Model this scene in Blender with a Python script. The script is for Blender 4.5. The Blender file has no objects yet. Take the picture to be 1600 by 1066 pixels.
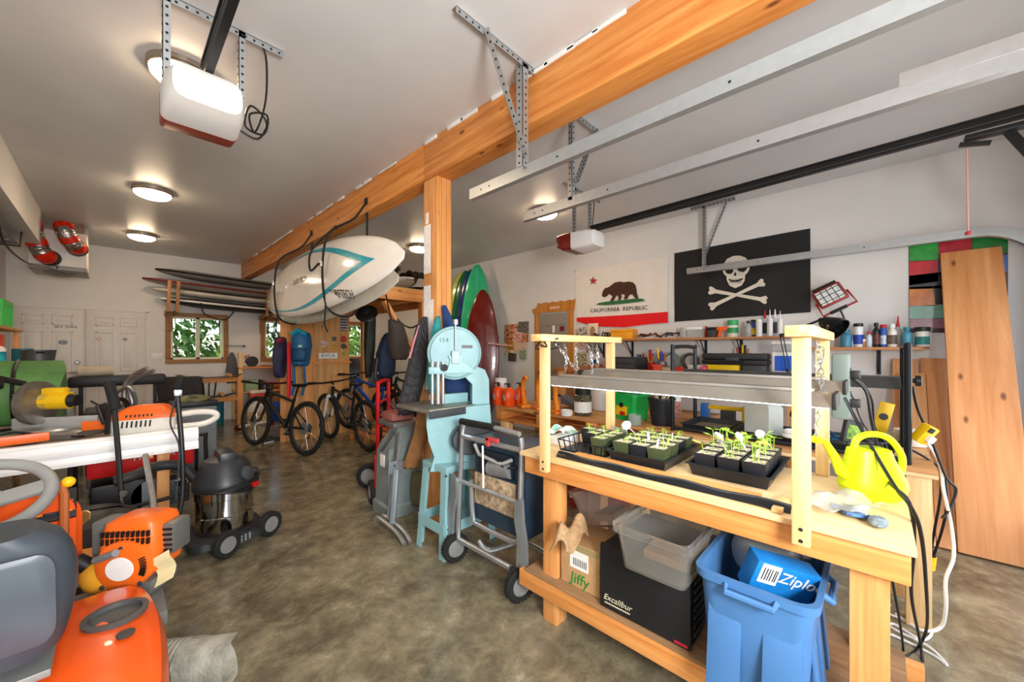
import bpy, bmesh, math, random
from mathutils import Vector, Matrix, Euler
random.seed(7)
SC = bpy.context.scene
COL = SC.collection
PI = math.pi
def R(d): return math.radians(d)

# ------------------------------------------------------------------ camera
F_PX, CX, HY, CAM_H, YAW = 595.0, 800.0, 545.0, 1.4, R(46.3)
cam_d = bpy.data.cameras.new('camera')
cam_d.sensor_fit = 'HORIZONTAL'; cam_d.sensor_width = 36.0
cam_d.lens = F_PX / 1600 * 36
cam_d.shift_y = (HY - 533.0) / 1600
cam_d.clip_start = 0.02; cam_d.clip_end = 300
cam = bpy.data.objects.new('camera', cam_d); COL.objects.link(cam)
cam.location = (0, 0, CAM_H); cam.rotation_euler = (R(90), 0, -YAW)
SC.camera = cam
SC.view_settings.view_transform = 'Standard'
SC.view_settings.look = 'None'
SC.view_settings.exposure = 0.24
SC.view_settings.gamma = 1
SC.view_settings.use_curve_mapping = False
SC.cycles.use_denoising = True
SC.cycles.max_bounces = 10
SC.cycles.diffuse_bounces = 5

# ------------------------------------------------------------------ world, sun, area lights added at the two garage openings
w = bpy.data.worlds.new('world'); SC.world = w; w.use_nodes = True
nt = w.node_tree; bg = nt.nodes['Background']
sky = nt.nodes.new('ShaderNodeTexSky'); sky.sky_type = 'NISHITA'
sky.sun_disc = False; sky.sun_elevation = R(55); sky.sun_rotation = R(200)
nt.links.new(sky.outputs[0], bg.inputs[0]); bg.inputs[1].default_value = 0.35
def lamp(name, kind, loc, rot, energy, color=(1, 1, 1), **kw):
    d = bpy.data.lights.new(name, kind); d.energy = energy; d.color = color
    for k, v in kw.items(): setattr(d, k, v)
    o = bpy.data.objects.new(name, d); COL.objects.link(o)
    o.location = loc; o.rotation_euler = rot
    return o
lamp('sun', 'SUN', (-10, 5, 20), (R(-34), R(-30), 0), 5.0, (1, .96, .9), angle=R(0.6))
lamp('added_area_light', 'AREA', (0.15, -1.05, 1.62), (R(98), 0, R(-8)), 105, (1, .985, .97), shape='RECTANGLE', size=.8, size_y=.6)  # compact added light, standing in for a flash near the camera
lamp('added_area_light', 'AREA', (0.25, -1.12, 1.2), (R(100), 0, 0), 10, (1, .985, .97), shape='RECTANGLE', size=2.4, size_y=1.9)  # broad weak area light added in the left opening, in place of daylight
lamp('added_area_light', 'AREA', (3.2, -1.12, 1.2), (R(100), 0, R(14)), 26, (1, .985, .97), shape='RECTANGLE', size=2.2, size_y=1.9)  # same for the right opening: added area light in place of daylight

# ------------------------------------------------------------------ pixel helpers (a pixel gives a direction; the distance comes from what it touches)
_S, _C = math.sin(YAW), math.cos(YAW)
def ray(x, y):
    t = (x - CX) / F_PX
    return Vector((_S + _C * t, _C - _S * t, (HY - y) / F_PX))
def pz(x, y, z):
    r = ray(x, y); r = r * ((z - CAM_H) / r.z); return Vector((r.x, r.y, z))
def pX(x, y, X):
    r = ray(x, y); r = r * (X / r.x); return Vector((X, r.y, CAM_H + r.z))
def pY(x, y, Y):
    r = ray(x, y); r = r * (Y / r.y); return Vector((r.x, Y, CAM_H + r.z))
def pd(x, y, d):
    r = ray(x, y) * d; return Vector((r.x, r.y, CAM_H + r.z))

# ------------------------------------------------------------------ materials
MATS = {}
def _new(name):
    m = bpy.data.materials.new(name); m.use_nodes = True
    return m, m.node_tree, m.node_tree.nodes['Principled BSDF']
def lin(c):
    if isinstance(c, str):
        c = [int(c[i:i+2], 16) / 255 for i in (0, 2, 4)]
        return tuple(((v + .055) / 1.055) ** 2.4 if v > .04045 else v / 12.92 for v in c)
    return tuple(c)
def M(name, color='808080', rough=.5, metal=0, var=.06, vscale=9, bump=0, bscale=60, trans=0, alpha=1, coat=0, emit=0, ior=1.45, spec=None):
    """plain procedural material: slight noise variation of colour and optional fine bump"""
    if name in MATS: return MATS[name]
    m, t, b = _new(name); c = lin(color)
    b.inputs['Roughness'].default_value = rough; b.inputs['Metallic'].default_value = metal
    b.inputs['Base Color'].default_value = (*c, 1)
    b.inputs['IOR'].default_value = ior
    if trans: b.inputs['Transmission Weight'].default_value = trans
    if coat: b.inputs['Coat Weight'].default_value = coat
    if spec is not None: b.inputs['Specular IOR Level'].default_value = spec
    if alpha < 1: b.inputs['Alpha'].default_value = alpha
    if emit:
        b.inputs['Emission Color'].default_value = (*c, 1); b.inputs['Emission Strength'].default_value = emit
    if var or bump:
        tc = t.nodes.new('ShaderNodeTexCoord')
        n = t.nodes.new('ShaderNodeTexNoise'); n.inputs['Scale'].default_value = vscale; n.inputs['Detail'].default_value = 4
        t.links.new(tc.outputs['Object'], n.inputs['Vector'])
        if var:
            cr = t.nodes.new('ShaderNodeValToRGB')
            cr.color_ramp.elements[0].position = .3; cr.color_ramp.elements[1].position = .7
            cr.color_ramp.elements[0].color = (*[v * (1 - var * 2) for v in c], 1)
            cr.color_ramp.elements[1].color = (*[min(1, v * (1 + var)) for v in c], 1)
            t.links.new(n.outputs[0], cr.inputs[0]); t.links.new(cr.outputs[0], b.inputs['Base Color'])
        if bump:
            n2 = t.nodes.new('ShaderNodeTexNoise'); n2.inputs['Scale'].default_value = bscale; n2.inputs['Detail'].default_value = 3
            t.links.new(tc.outputs['Object'], n2.inputs['Vector'])
            bp = t.nodes.new('ShaderNodeBump'); bp.inputs['Strength'].default_value = bump; bp.inputs['Distance'].default_value = .01
            t.links.new(n2.outputs[0], bp.inputs['Height']); t.links.new(bp.outputs[0], b.inputs['Normal'])
    MATS[name] = m
    return m
def WOOD(name, c1, c2, axis=1, rough=.55, scale=5.0, knots=True, stretch=.06):
    """timber with grain along the given object axis, fine streaks and knots"""
    if name in MATS: return MATS[name]
    m, t, b = _new(name); a, d = lin(c1), lin(c2)
    tc = t.nodes.new('ShaderNodeTexCoord'); mp = t.nodes.new('ShaderNodeMapping')
    s = [scale * 6] * 3; s[axis] = scale * 6 * stretch
    mp.inputs['Scale'].default_value = s
    t.links.new(tc.outputs['Object'], mp.inputs[0])
    n = t.nodes.new('ShaderNodeTexNoise'); n.inputs['Scale'].default_value = 1; n.inputs['Detail'].default_value = 6
    n.inputs['Roughness'].default_value = .6; n.inputs['Distortion'].default_value = .6
    t.links.new(mp.outputs[0], n.inputs['Vector'])
    cr = t.nodes.new('ShaderNodeValToRGB')
    cr.color_ramp.elements[0].position = .32; cr.color_ramp.elements[1].position = .68
    cr.color_ramp.elements[0].color = (*d, 1); cr.color_ramp.elements[1].color = (*a, 1)
    t.links.new(n.outputs[0], cr.inputs[0])
    out = cr.outputs[0]
    if knots:
        mp2 = t.nodes.new('ShaderNodeMapping'); s2 = [7] * 3; s2[axis] = 3.2
        mp2.inputs['Scale'].default_value = s2; t.links.new(tc.outputs['Object'], mp2.inputs[0])
        v = t.nodes.new('ShaderNodeTexVoronoi'); v.inputs['Scale'].default_value = 1.0; v.inputs['Randomness'].default_value = 1
        t.links.new(mp2.outputs[0], v.inputs['Vector'])
        k = t.nodes.new('ShaderNodeValToRGB'); k.color_ramp.elements[0].position = .05; k.color_ramp.elements[1].position = .13
        k.color_ramp.elements[0].color = (1, 1, 1, 1); k.color_ramp.elements[1].color = (0, 0, 0, 1)
        t.links.new(v.outputs['Distance'], k.inputs[0])
        mx = t.nodes.new('ShaderNodeMix'); mx.data_type = 'RGBA'
        t.links.new(k.outputs[0], mx.inputs['Factor']); t.links.new(out, mx.inputs['A'])
        mx.inputs['B'].default_value = (d[0] * .35, d[1] * .28, d[2] * .25, 1)
        out = mx.outputs['Result']
    t.links.new(out, b.inputs['Base Color'])
    b.inputs['Roughness'].default_value = rough
    bp = t.nodes.new('ShaderNodeBump'); bp.inputs['Strength'].default_value = .08
    t.links.new(n.outputs[0], bp.inputs['Height']); t.links.new(bp.outputs[0], b.inputs['Normal'])
    MATS[name] = m
    return m
def GLOW(name, color, strength):
    if name in MATS: return MATS[name]
    m, t, b = _new(name); c = lin(color)
    b.inputs['Base Color'].default_value = (*c, 1); b.inputs['Emission Color'].default_value = (*c, 1)
    b.inputs['Emission Strength'].default_value = strength
    MATS[name] = m
    return m

# ------------------------------------------------------------------ mesh builder
def frame(direction, up=(0, 0, 1)):
    z = Vector(direction).normalized(); u = Vector(up)
    if abs(z.dot(u)) > .98: u = Vector((1, 0, 0))
    x = u.cross(z).normalized(); y = z.cross(x)
    return x, y, z
class MB:
    def __init__(s): s.bm = bmesh.new()
    def raw(s, verts, faces):
        vs = [s.bm.verts.new(v) for v in verts]
        for f in faces:
            try: s.bm.faces.new([vs[i] for i in f])
            except ValueError: pass
        return vs
    def box(s, c, d, rot=None, bev=0, taper=1):
        hx, hy, hz = d[0] / 2, d[1] / 2, d[2] / 2
        co = [Vector((x * hx * (taper if z < 0 else 1), y * hy * (taper if z < 0 else 1), z * hz)) for z in (-1, 1) for x, y in ((-1, -1), (1, -1), (1, 1), (-1, 1))]
        m = Euler(rot).to_matrix() if rot else None
        co = [(m @ v if m else v) + Vector(c) for v in co]
        vs = s.raw(co, ((3, 2, 1, 0), (4, 5, 6, 7), (0, 1, 5, 4), (1, 2, 6, 5), (2, 3, 7, 6), (3, 0, 4, 7)))
        if bev:
            es = {e for v in vs for e in v.link_edges}
            bmesh.ops.bevel(s.bm, geom=list(es), offset=bev, segments=2, affect='EDGES', profile=.6)
        return s
    def mm(s, a, b, bev=0):
        return s.box([(a[i] + b[i]) / 2 for i in range(3)], [abs(b[i] - a[i]) for i in range(3)], bev=bev)
    def bar(s, p0, p1, wd, ht, up=(0, 0, 1), bev=0):
        p0, p1 = Vector(p0), Vector(p1); x, y, z = frame(p1 - p0, up)
        co = [p + x * a * wd / 2 + y * b * ht / 2 for p in (p0, p1) for a, b in ((-1, -1), (1, -1), (1, 1), (-1, 1))]
        vs = s.raw(co, ((3, 2, 1, 0), (4, 5, 6, 7), (0, 1, 5, 4), (1, 2, 6, 5), (2, 3, 7, 6), (3, 0, 4, 7)))
        if bev:
            es = {e for v in vs for e in v.link_edges}
            bmesh.ops.bevel(s.bm, geom=list(es), offset=bev, segments=2, affect='EDGES', profile=.6)
        return s
    def cyl(s, p0, p1, r0, r1=None, n=16, cap=True):
        p0, p1 = Vector(p0), Vector(p1); r1 = r0 if r1 is None else r1
        x, y, z = frame(p1 - p0)
        vs = []
        for p, r in ((p0, r0), (p1, r1)):
            for i in range(n):
                a = 2 * PI * i / n; vs.append(p + x * r * math.cos(a) + y * r * math.sin(a))
        f = [(i, (i + 1) % n, n + (i + 1) % n, n + i) for i in range(n)]
        if cap: f += [tuple(range(n - 1, -1, -1)), tuple(range(n, 2 * n))]
        s.raw(vs, f); return s
    def tube(s, pts, r, n=8, closed=False, smooth=0):
        pts = [Vector(p) for p in pts]
        if smooth: pts = spline(pts, smooth, closed)
        k = len(pts); vs = []; px = None
        for i, p in enumerate(pts):
            a = pts[(i - 1) % k] if (closed or i > 0) else p
            b = pts[(i + 1) % k] if (closed or i < k - 1) else p
            t = (b - a)
            if t.length < 1e-9: t = Vector((0, 0, 1))
            t.normalize()
            if px is None: px = frame(t)[0]
            px = px - t * px.dot(t)
            if px.length < 1e-6: px = frame(t)[0]
            px.normalize(); y = t.cross(px)
            rr = r[i] if isinstance(r, (list, tuple)) and len(r) == k else (r if not isinstance(r, (list, tuple)) else r[0] + (r[1] - r[0]) * i / (k - 1))
            for j in range(n):
                q = 2 * PI * j / n; vs.append(p + px * rr * math.cos(q) + y * rr * math.sin(q))
        f = []
        for i in range(k if closed else k - 1):
            i2 = (i + 1) % k
            for j in range(n):
                j2 = (j + 1) % n; f.append((i * n + j, i * n + j2, i2 * n + j2, i2 * n + j))
        if not closed: f += [tuple(range(n - 1, -1, -1)), tuple(range((k - 1) * n, k * n))]
        s.raw(vs, f); return s
    def lathe(s, prof, c=(0, 0, 0), axis=(0, 0, 1), n=24, sx=1, sy=1):
        """prof: (radius, height) pairs along axis"""
        x, y, z = frame(axis); c = Vector(c); vs = []
        if abs(z.z) > .98: x, y = Vector((1, 0, 0)), Vector((0, 1, 0)) * (1 if z.z > 0 else -1)
        for r, h in prof:
            for i in range(n):
                a = 2 * PI * i / n; vs.append(c + x * r * sx * math.cos(a) + y * r * sy * math.sin(a) + z * h)
        f = []
        for k in range(len(prof) - 1):
            for i in range(n):
                i2 = (i + 1) % n; f.append((k * n + i, k * n + i2, (k + 1) * n + i2, (k + 1) * n + i))
        loop = tuple(prof[0]) == tuple(prof[-1])
        if prof[0][0] > 1e-6 and not loop: f.append(tuple(range(n - 1, -1, -1)))
        if prof[-1][0] > 1e-6 and not loop: f.append(tuple(range((len(prof) - 1) * n, len(prof) * n)))
        s.raw(vs, f); return s
    def ball(s, c, r, sc=(1, 1, 1), n=14, rot=None):
        m = Euler(rot).to_matrix() if rot else Matrix.Identity(3)
        vs = []; f = []; k = n // 2; c = Vector(c)
        for i in range(1, k):
            th = PI * i / k
            for j in range(n):
                a = 2 * PI * j / n
                vs.append(c + m @ Vector((r * sc[0] * math.sin(th) * math.cos(a), r * sc[1] * math.sin(th) * math.sin(a), r * sc[2] * math.cos(th))))
        for i in range(k - 2):
            for j in range(n):
                j2 = (j + 1) % n; f.append((i * n + j, (i + 1) * n + j, (i + 1) * n + j2, i * n + j2))
        top = len(vs); vs += [c + m @ Vector((0, 0, r * sc[2])), c + m @ Vector((0, 0, -r * sc[2]))]
        for j in range(n):
            j2 = (j + 1) % n; f.append((top, j, j2)); f.append((top + 1, (k - 2) * n + j2, (k - 2) * n + j))
        s.raw(vs, f); return s
    def torus(s, c, Rr, r, axis=(0, 0, 1), n=28, m=8, sx=1, sy=1):
        x, y, z = frame(axis); c = Vector(c)
        pts = [c + x * Rr * sx * math.cos(2 * PI * i / n) + y * Rr * sy * math.sin(2 * PI * i / n) for i in range(n)]
        return s.tube(pts, r, m, closed=True)
    def prism(s, poly, o, ux, uy, th):
        """2-D outline poly in the plane (o, ux, uy), thickness th along ux x uy (centred)"""
        o, ux, uy = Vector(o), Vector(ux).normalized(), Vector(uy).normalized(); nrm = ux.cross(uy)
        k = len(poly); vs = [o + ux * p[0] + uy * p[1] + nrm * sgn * th / 2 for sgn in (-1, 1) for p in poly]
        f = [tuple(range(k - 1, -1, -1)), tuple(range(k, 2 * k))] + [(i, (i + 1) % k, k + (i + 1) % k, k + i) for i in range(k)]
        s.raw(vs, f); return s
    def loft(s, rings, cap=True):
        n = len(rings[0]); vs = [Vector(p) for r in rings for p in r]; f = []
        for k in range(len(rings) - 1):
            for i in range(n):
                i2 = (i + 1) % n; f.append((k * n + i, k * n + i2, (k + 1) * n + i2, (k + 1) * n + i))
        if cap: f += [tuple(range(n - 1, -1, -1)), tuple(range((len(rings) - 1) * n, len(rings) * n))]
        s.raw(vs, f); return s
    def sheet(s, fn, nu, nv, th=0):
        vs = [Vector(fn(i / nu, j / nv)) for i in range(nu + 1) for j in range(nv + 1)]
        f = [(i * (nv + 1) + j, (i + 1) * (nv + 1) + j, (i + 1) * (nv + 1) + j + 1, i * (nv + 1) + j + 1) for i in range(nu) for j in range(nv)]
        if th:
            a = MB(); a.raw(vs, f); a.bm.normal_update()
            nv_ = [v.co + v.normal * th for v in a.bm.verts]; a.bm.free()
            k = len(vs); allv = vs + nv_
            ff = [tuple(reversed(q)) for q in f] + [tuple(i + k for i in q) for q in f]
            edge = [i * (nv + 1) for i in range(nu + 1)] + [nu * (nv + 1) + j for j in range(1, nv + 1)] + [i * (nv + 1) + nv for i in range(nu - 1, -1, -1)] + [j for j in range(nv - 1, 0, -1)]
            m = len(edge); ff += [(edge[i], edge[(i + 1) % m], edge[(i + 1) % m] + k, edge[i] + k) for i in range(m)]
            s.raw(allv, ff)
        else: s.raw(vs, f)
        return s
    def build(s, name, mat, parent=None, smooth=True, angle=35):
        bmesh.ops.recalc_face_normals(s.bm, faces=s.bm.faces)
        me = bpy.data.meshes.new(name); s.bm.to_mesh(me); s.bm.free()
        if smooth:
            for p in me.polygons: p.use_smooth = True
            me.set_sharp_from_angle(angle=R(angle))
        me.materials.append(mat)
        o = bpy.data.objects.new(name, me); COL.objects.link(o)
        if parent is not None: o.parent = parent
        return o
def spline(pts, k=6, closed=False):
    out = []; n = len(pts)
    for i in range(n if closed else n - 1):
        g = lambda j: pts[j % n] if closed else pts[max(0, min(n - 1, j))]
        p0, p1, p2, p3 = g(i - 1), g(i), g(i + 1), g(i + 2)
        for j in range(k):
            t = j / k
            out.append(.5 * ((2 * p1) + (p2 - p0) * t + (2 * p0 - 5 * p1 + 4 * p2 - p3) * t * t + (3 * p1 - p0 - 3 * p2 + p3) * t ** 3))
    if not closed: out.append(pts[-1])
    return out
def tag(o, label, cat, group=None):
    o['label'] = label; o['category'] = cat
    if group: o['group'] = group
    return o
def thing(name, label, cat, loc=(0, 0, 0), rz=0, group=None, rot=None, sc=None):
    o = bpy.data.objects.new(name, None); COL.objects.link(o)
    o.location = loc; o.rotation_euler = rot if rot else (0, 0, rz); o.empty_display_size = .1
    if sc: o.scale = (sc, sc, sc)
    return tag(o, label, cat, group)
def struct(o):
    o['kind'] = 'structure'; return o
def put(o, loc, rot=(0, 0, 0)):
    o.location = loc; o.rotation_euler = rot; return o
def dup(root, loc, rot=(0, 0, 0), label=None, group=None):
    r = root.copy(); COL.objects.link(r); r.location = loc; r.rotation_euler = rot
    if label: r['label'] = label
    if group: r['group'] = group
    for ch in list(root.children):
        c = ch.copy(); COL.objects.link(c); c.parent = r
        for g in list(ch.children):
            d = g.copy(); COL.objects.link(d); d.parent = c
    return r
def text(name, body, size, mat, parent, o, ux, uy, th=.001, align='CENTER', shear=0, spacing=1):
    """flat lettering standing proud of a surface: origin o, reading direction ux, up uy"""
    cu = bpy.data.curves.new(name, 'FONT'); cu.body = body; cu.size = size; cu.extrude = th
    cu.align_x = align; cu.align_y = 'CENTER'; cu.shear = shear; cu.space_character = spacing; cu.resolution_u = 3
    tmp = bpy.data.objects.new(name + '_tmp', cu); COL.objects.link(tmp)
    dg = bpy.context.evaluated_depsgraph_get(); me = bpy.data.meshes.new_from_object(tmp.evaluated_get(dg))
    bpy.data.objects.remove(tmp); bpy.data.curves.remove(cu)
    ux, uy = Vector(ux).normalized(), Vector(uy).normalized(); n = ux.cross(uy)
    mt = Matrix(((ux.x, uy.x, n.x, o[0]), (ux.y, uy.y, n.y, o[1]), (ux.z, uy.z, n.z, o[2]), (0, 0, 0, 1)))
    me.transform(mt); me.materials.clear(); me.materials.append(mat)
    ob = bpy.data.objects.new(name, me); COL.objects.link(ob)
    if parent is not None: ob.parent = parent
    return ob

# common materials
BLACK = M('black_plastic', '161616', .45, var=.1); RUBBER = M('black_rubber', '1b1b1a', .8, var=.15, bump=.2, bscale=120)
STEEL = M('galvanised_steel', 'b6babc', .36, .8, var=.03, vscale=25); CHROME = M('chrome', 'd8d8d8', .12, 1, var=0)
WHITE = M('white_plastic', 'e8e6e0', .4, var=.02); GREY = M('grey_plastic', '7d8284', .5, var=.06)
DGREY = M('dark_grey_plastic', '3c3e40', .5, var=.1); RED = M('red_plastic', 'c01a16', .4, var=.06)
ORANGE = M('orange_plastic', 'f2601a', .38, var=.05); BLUE = M('blue_plastic', '1c55b8', .4)
YELLOW = M('yellow_plastic', 'f0c012', .4); ALU = M('brushed_aluminium', 'c4c6c6', .3, .9, var=.08, vscale=40)
PAPER = M('white_paper', 'eceae4', .7, var=.03); GREEN = M('green_plastic', '16b04a', .4)
TEALP = M('teal_plastic', '1c7f92', .45); CARD = M('cardboard', 'b58a5c', .8, var=.08, vscale=20)
FIR_Y = WOOD('fir_timber_along_y', 'e8a45c', 'c97a34', 1); FIR_X = WOOD('fir_timber_along_x', 'e8a45c', 'c97a34', 0)
FIR_Z = WOOD('fir_timber_along_z', 'e6a663', 'cb8240', 2)
PINE_X = WOOD('pale_pine_along_x', 'f2cf96', 'dba75f', 0, knots=False); PINE_Z = WOOD('pale_pine_along_z', 'f4d29a', 'e0b070', 2)
PINE_Y = WOOD('pale_pine_along_y', 'f2cf96', 'dba75f', 1)
# ================================================================== STRUCTURE
XL, XR, YB, YF, ZC = -1.1, 5.0, 9.3, -1.1, 3.1
def wallmat(name, c, rough=.6, bump=.05):
    return M(name, c, rough, var=.025, vscale=2.2, bump=bump, bscale=180)
WALL = wallmat('painted_wall', 'dcdad7'); CEIL = wallmat('satin_ceiling_paint', 'cdccca', .38, .03)
# floor: polished stained concrete
m, t, b = _new('polished_concrete')
tc = t.nodes.new('ShaderNodeTexCoord')
def noise(scale, det=6, ro=.6, dist=0, src=None):
    n = t.nodes.new('ShaderNodeTexNoise'); n.inputs['Scale'].default_value = scale; n.inputs['Detail'].default_value = det
    n.inputs['Roughness'].default_value = ro; n.inputs['Distortion'].default_value = dist
    t.links.new(tc.outputs['Object'], n.inputs['Vector']); return n
n1 = noise(1.3, 8, .7, .2); n2 = noise(6, 9, .74, .25); n3 = noise(45, 4)
def ramp(src, stops):
    c = t.nodes.new('ShaderNodeValToRGB'); e = c.color_ramp.elements
    while len(e) < len(stops): e.new(.5)
    for q, (p, col) in zip(e, stops): q.position = p; q.color = (*lin(col), 1)
    t.links.new(src, c.inputs[0]); return c
r1 = ramp(n1.outputs[0], ((.3, '3e382c'), (.44, '6a614e'), (.55, '8a8068'), (.68, 'b8ad90')))
r2 = ramp(n2.outputs[0], ((.32, '2c271d'), (.46, '665e49'), (.58, '938a6c'), (.72, 'd4c8a8')))
mx = t.nodes.new('ShaderNodeMix'); mx.data_type = 'RGBA'; mx.inputs['Factor'].default_value = .5
t.links.new(r1.outputs[0], mx.inputs['A']); t.links.new(r2.outputs[0], mx.inputs['B'])
t.links.new(mx.outputs['Result'], b.inputs['Base Color'])
rr = t.nodes.new('ShaderNodeMapRange'); rr.inputs['To Min'].default_value = .10; rr.inputs['To Max'].default_value = .28
t.links.new(n2.outputs[0], rr.inputs['Value']); t.links.new(rr.outputs[0], b.inputs['Roughness'])
bp = t.nodes.new('ShaderNodeBump'); bp.inputs['Strength'].default_value = .04; t.links.new(n3.outputs[0], bp.inputs['Height'])
t.links.new(bp.outputs[0], b.inputs['Normal'])
CONC = m
fl = MB()
for x0, x1, y0, y1 in ((XL - .15, 1.86, YF - .2, 3.9), (1.866, XR + .15, YF - .2, 3.9), (XL - .15, 1.86, 3.906, YB + .15), (1.866, XR + .15, 3.906, YB + .15)):
    fl.mm((x0, y0, -.1), (x1, y1, 0))
fl.mm((XL - .15, YF - .2, -.12), (XR + .15, YB + .15, -.012))     # bottom of the saw-cut joints
struct(fl.build('floor', CONC, smooth=False))
struct(MB().mm((XL - .15, YF - .15, ZC), (XR + .15, YB + .15, ZC + .15)).build('ceiling', CEIL, smooth=False))
def wall_with_holes(name, fixed, lo, hi, z0, z1, holes, axis, th, mat):
    """wall along axis (0: x, 1: y); holes are (a0, a1, z0, z1)"""
    mb = MB(); cuts = sorted({lo, hi, *[h[0] for h in holes], *[h[1] for h in holes]})
    for a0, a1 in zip(cuts[:-1], cuts[1:]):
        zs = [(z0, z1)]
        for h in holes:
            if h[0] <= a0 + 1e-6 and h[1] >= a1 - 1e-6:
                zs = [q for z in zs for q in ((z[0], min(z[1], h[2])), (max(z[0], h[3]), z[1])) if q[1] - q[0] > 1e-4]
        for q in zs:
            if axis == 0: mb.mm((a0, fixed, q[0]), (a1, fixed + th, q[1]))
            else: mb.mm((fixed, a0, q[0]), (fixed + th, a1, q[1]))
    return struct(mb.build(name, mat, smooth=False))
WIN = [(0.72, 1.50, 1.20, 1.99), (2.20, 2.98, 1.20, 1.99), (3.55, 4.33, 1.20, 1.99)]
wall_with_holes('wall_back', YB, XL, XR, 0, ZC, WIN, 0, .15, WALL)
struct(MB().mm((XR, YF - .15, 0), (XR + .15, YB + .15, ZC)).build('wall_right', WALL, smooth=False))
struct(MB().mm((XL - .15, YF - .15, 0), (XL, YB + .15, ZC)).build('wall_left', WALL, smooth=False))
wall_with_holes('wall_front', YF - .15, XL, XR, 0, ZC, [(-.95, 1.5, 0, 2.35), (2.3, 4.75, 0, 2.35)], 0, .15, WALL)
struct(MB().mm((XL, YF, 2.69), (-.62, 7.46, ZC)).build('trim_1', WALL, smooth=False))      # boxed-in soffit
# windows
TRIMW = WOOD('brown_window_trim', 'a87840', '8a5c2c', 0, knots=False); VINYL = M('cream_vinyl', 'e6e2c4', .4, var=.02)
GLASS = M('clear_glass', 'ffffff', .02, var=0, trans=1, ior=1.02)
for i, (x0, x1, z0, z1) in enumerate(WIN):
    wn = MB()
    for a, c in (((x0 - .075, YB - .02, z0 - .075), (x1 + .075, YB, z0)), ((x0 - .075, YB - .02, z1), (x1 + .075, YB, z1 + .075)),
                 ((x0 - .075, YB - .02, z0), (x0, YB, z1)), ((x1, YB - .02, z0), (x1 + .075, YB, z1))): wn.mm(a, c, bev=.003)
    wo = struct(wn.build('window_%d' % (i + 1), TRIMW))
    fr = MB(); y0, y1 = YB + .03, YB + .09; q = .035; xm = (x0 + x1) / 2
    for a, c in (((x0, y0, z0), (x1, y1, z0 + q)), ((x0, y0, z1 - q), (x1, y1, z1)), ((x0, y0, z0), (x0 + q, y1, z1)), ((x1 - q, y0, z0), (x1, y1, z1)), ((xm - .03, y0, z0), (xm + .03, y1, z1))): fr.mm(a, c, bev=.003)
    fr.build('window_frame', VINYL, wo)
    for a, c in ((x0 + q, xm - .03), (xm + .03, x1 - q)): MB().mm((a, YB + .055, z0 + q), (c, YB + .061, z1 - q)).build('pane', GLASS, wo, smooth=False)
# double six-panel doors in the back wall
DOORM = M('white_door_paint', 'd8d4d0', .4, var=.02)
GAP = M('dark_gap', '3a3836', .8)
ink = M('dark_sticker_ink', '3a3a3c', .6); inkw = M('white_sticker_ink', 'f6f6f6', .5)
def panel_door(n, x0, x1, ztop, cols, first_hidden=False):
    y = YB - .035
    d = MB().mm((x0, y, .02), (x1, YB - .002, ztop), bev=.004).build('door_%d' % n, DOORM); struct(d)
    wq = (x1 - x0)
    for cx in (x0 + wq * .30, x0 + wq * .70):
        for za, zb in ((1.78, 1.93), (1.02, 1.68), (.22, .88)):
            hw = wq * .15
            pm = MB()
            for k, (e, dep) in enumerate(((0, .009), (.022, .004))):
                pass
            # raised moulding ring and raised field
            for a, c in (((cx - hw, y - .008, za), (cx + hw, y, za + .018)), ((cx - hw, y - .008, zb - .018), (cx + hw, y, zb)), ((cx - hw, y - .008, za), (cx - hw + .018, y, zb)), ((cx + hw - .018, y - .008, za), (cx + hw, y, zb))): pm.mm(a, c, bev=.003)
            pm.mm((cx - hw + .045, y - .006, za + .045), (cx + hw - .045, y, zb - .045), bev=.003)
            pm.build('panel', DOORM, d)
    return d
d1 = panel_door(1, -1.06, -.34, 2.03, 2); d2 = panel_door(2, -.31, .39, 2.03, 2)
fr = MB()
fr.mm((-1.09, YB - .02, 2.035), (.43, YB, 2.055)); fr.mm((.395, YB - .02, 0), (.43, YB, 2.05))
struct(fr.build('trim_2', DOORM))
for d, items in ((d1, (('SEX WAX', -.52, 1.745, .055, ink),)), (d2, (('KORL4', -.13, 1.735, .06, inkw), ('SURF', .1, 1.735, .04, inkw)))):
    for s_, x, z, sz, mm_ in items: text('sticker', s_, sz, mm_, d, (x, YB - .037, z), (1, 0, 0), (0, 0, 1))
for d, x, z, r, c in ((d1, -.55, 1.5, .05, 'silver'), (d2, -.165, 1.56, .04, 'pink'), (d2, .135, 1.56, .032, 'grey')):
    MB().lathe(((r, 0), (r, .002)), (x, YB - .042, z), (0, -1, 0), 20, sy=.75).build('sticker', M('sticker_' + c, {'silver': '8a9096', 'pink': 'd8b4bc', 'grey': '9a9090'}[c], .4, var=.3, vscale=60), d)
for z, pr in ((1.18, ((.033, 0), (.033, .015), (.02, .03))), (1.02, ((.032, 0), (.03, .01), (.014, .02), (.014, .05), (.028, .055), (.03, .07), (.02, .085)))):
    MB().lathe(pr, (-.40, YB - .036, z), (0, -1, 0), 18).build('door_knob', CHROME, d1)
MB().tube([(-.40, YB - .1, 1.02), (-.50, YB - .1, 1.015)], .01).build('door_lever', CHROME, d1)
# light switch on the back wall
sw = tag(MB().mm((.47, YB - .008, 1.2), (.60, YB, 1.32), bev=.003).build('light_switch', WHITE), 'white double light switch plate between door and window', 'light switch')
for x in (.505, .565): MB().mm((x - .008, YB - .014, 1.24), (x + .008, YB - .008, 1.28), bev=.002).build('toggle', WHITE, sw)
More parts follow.
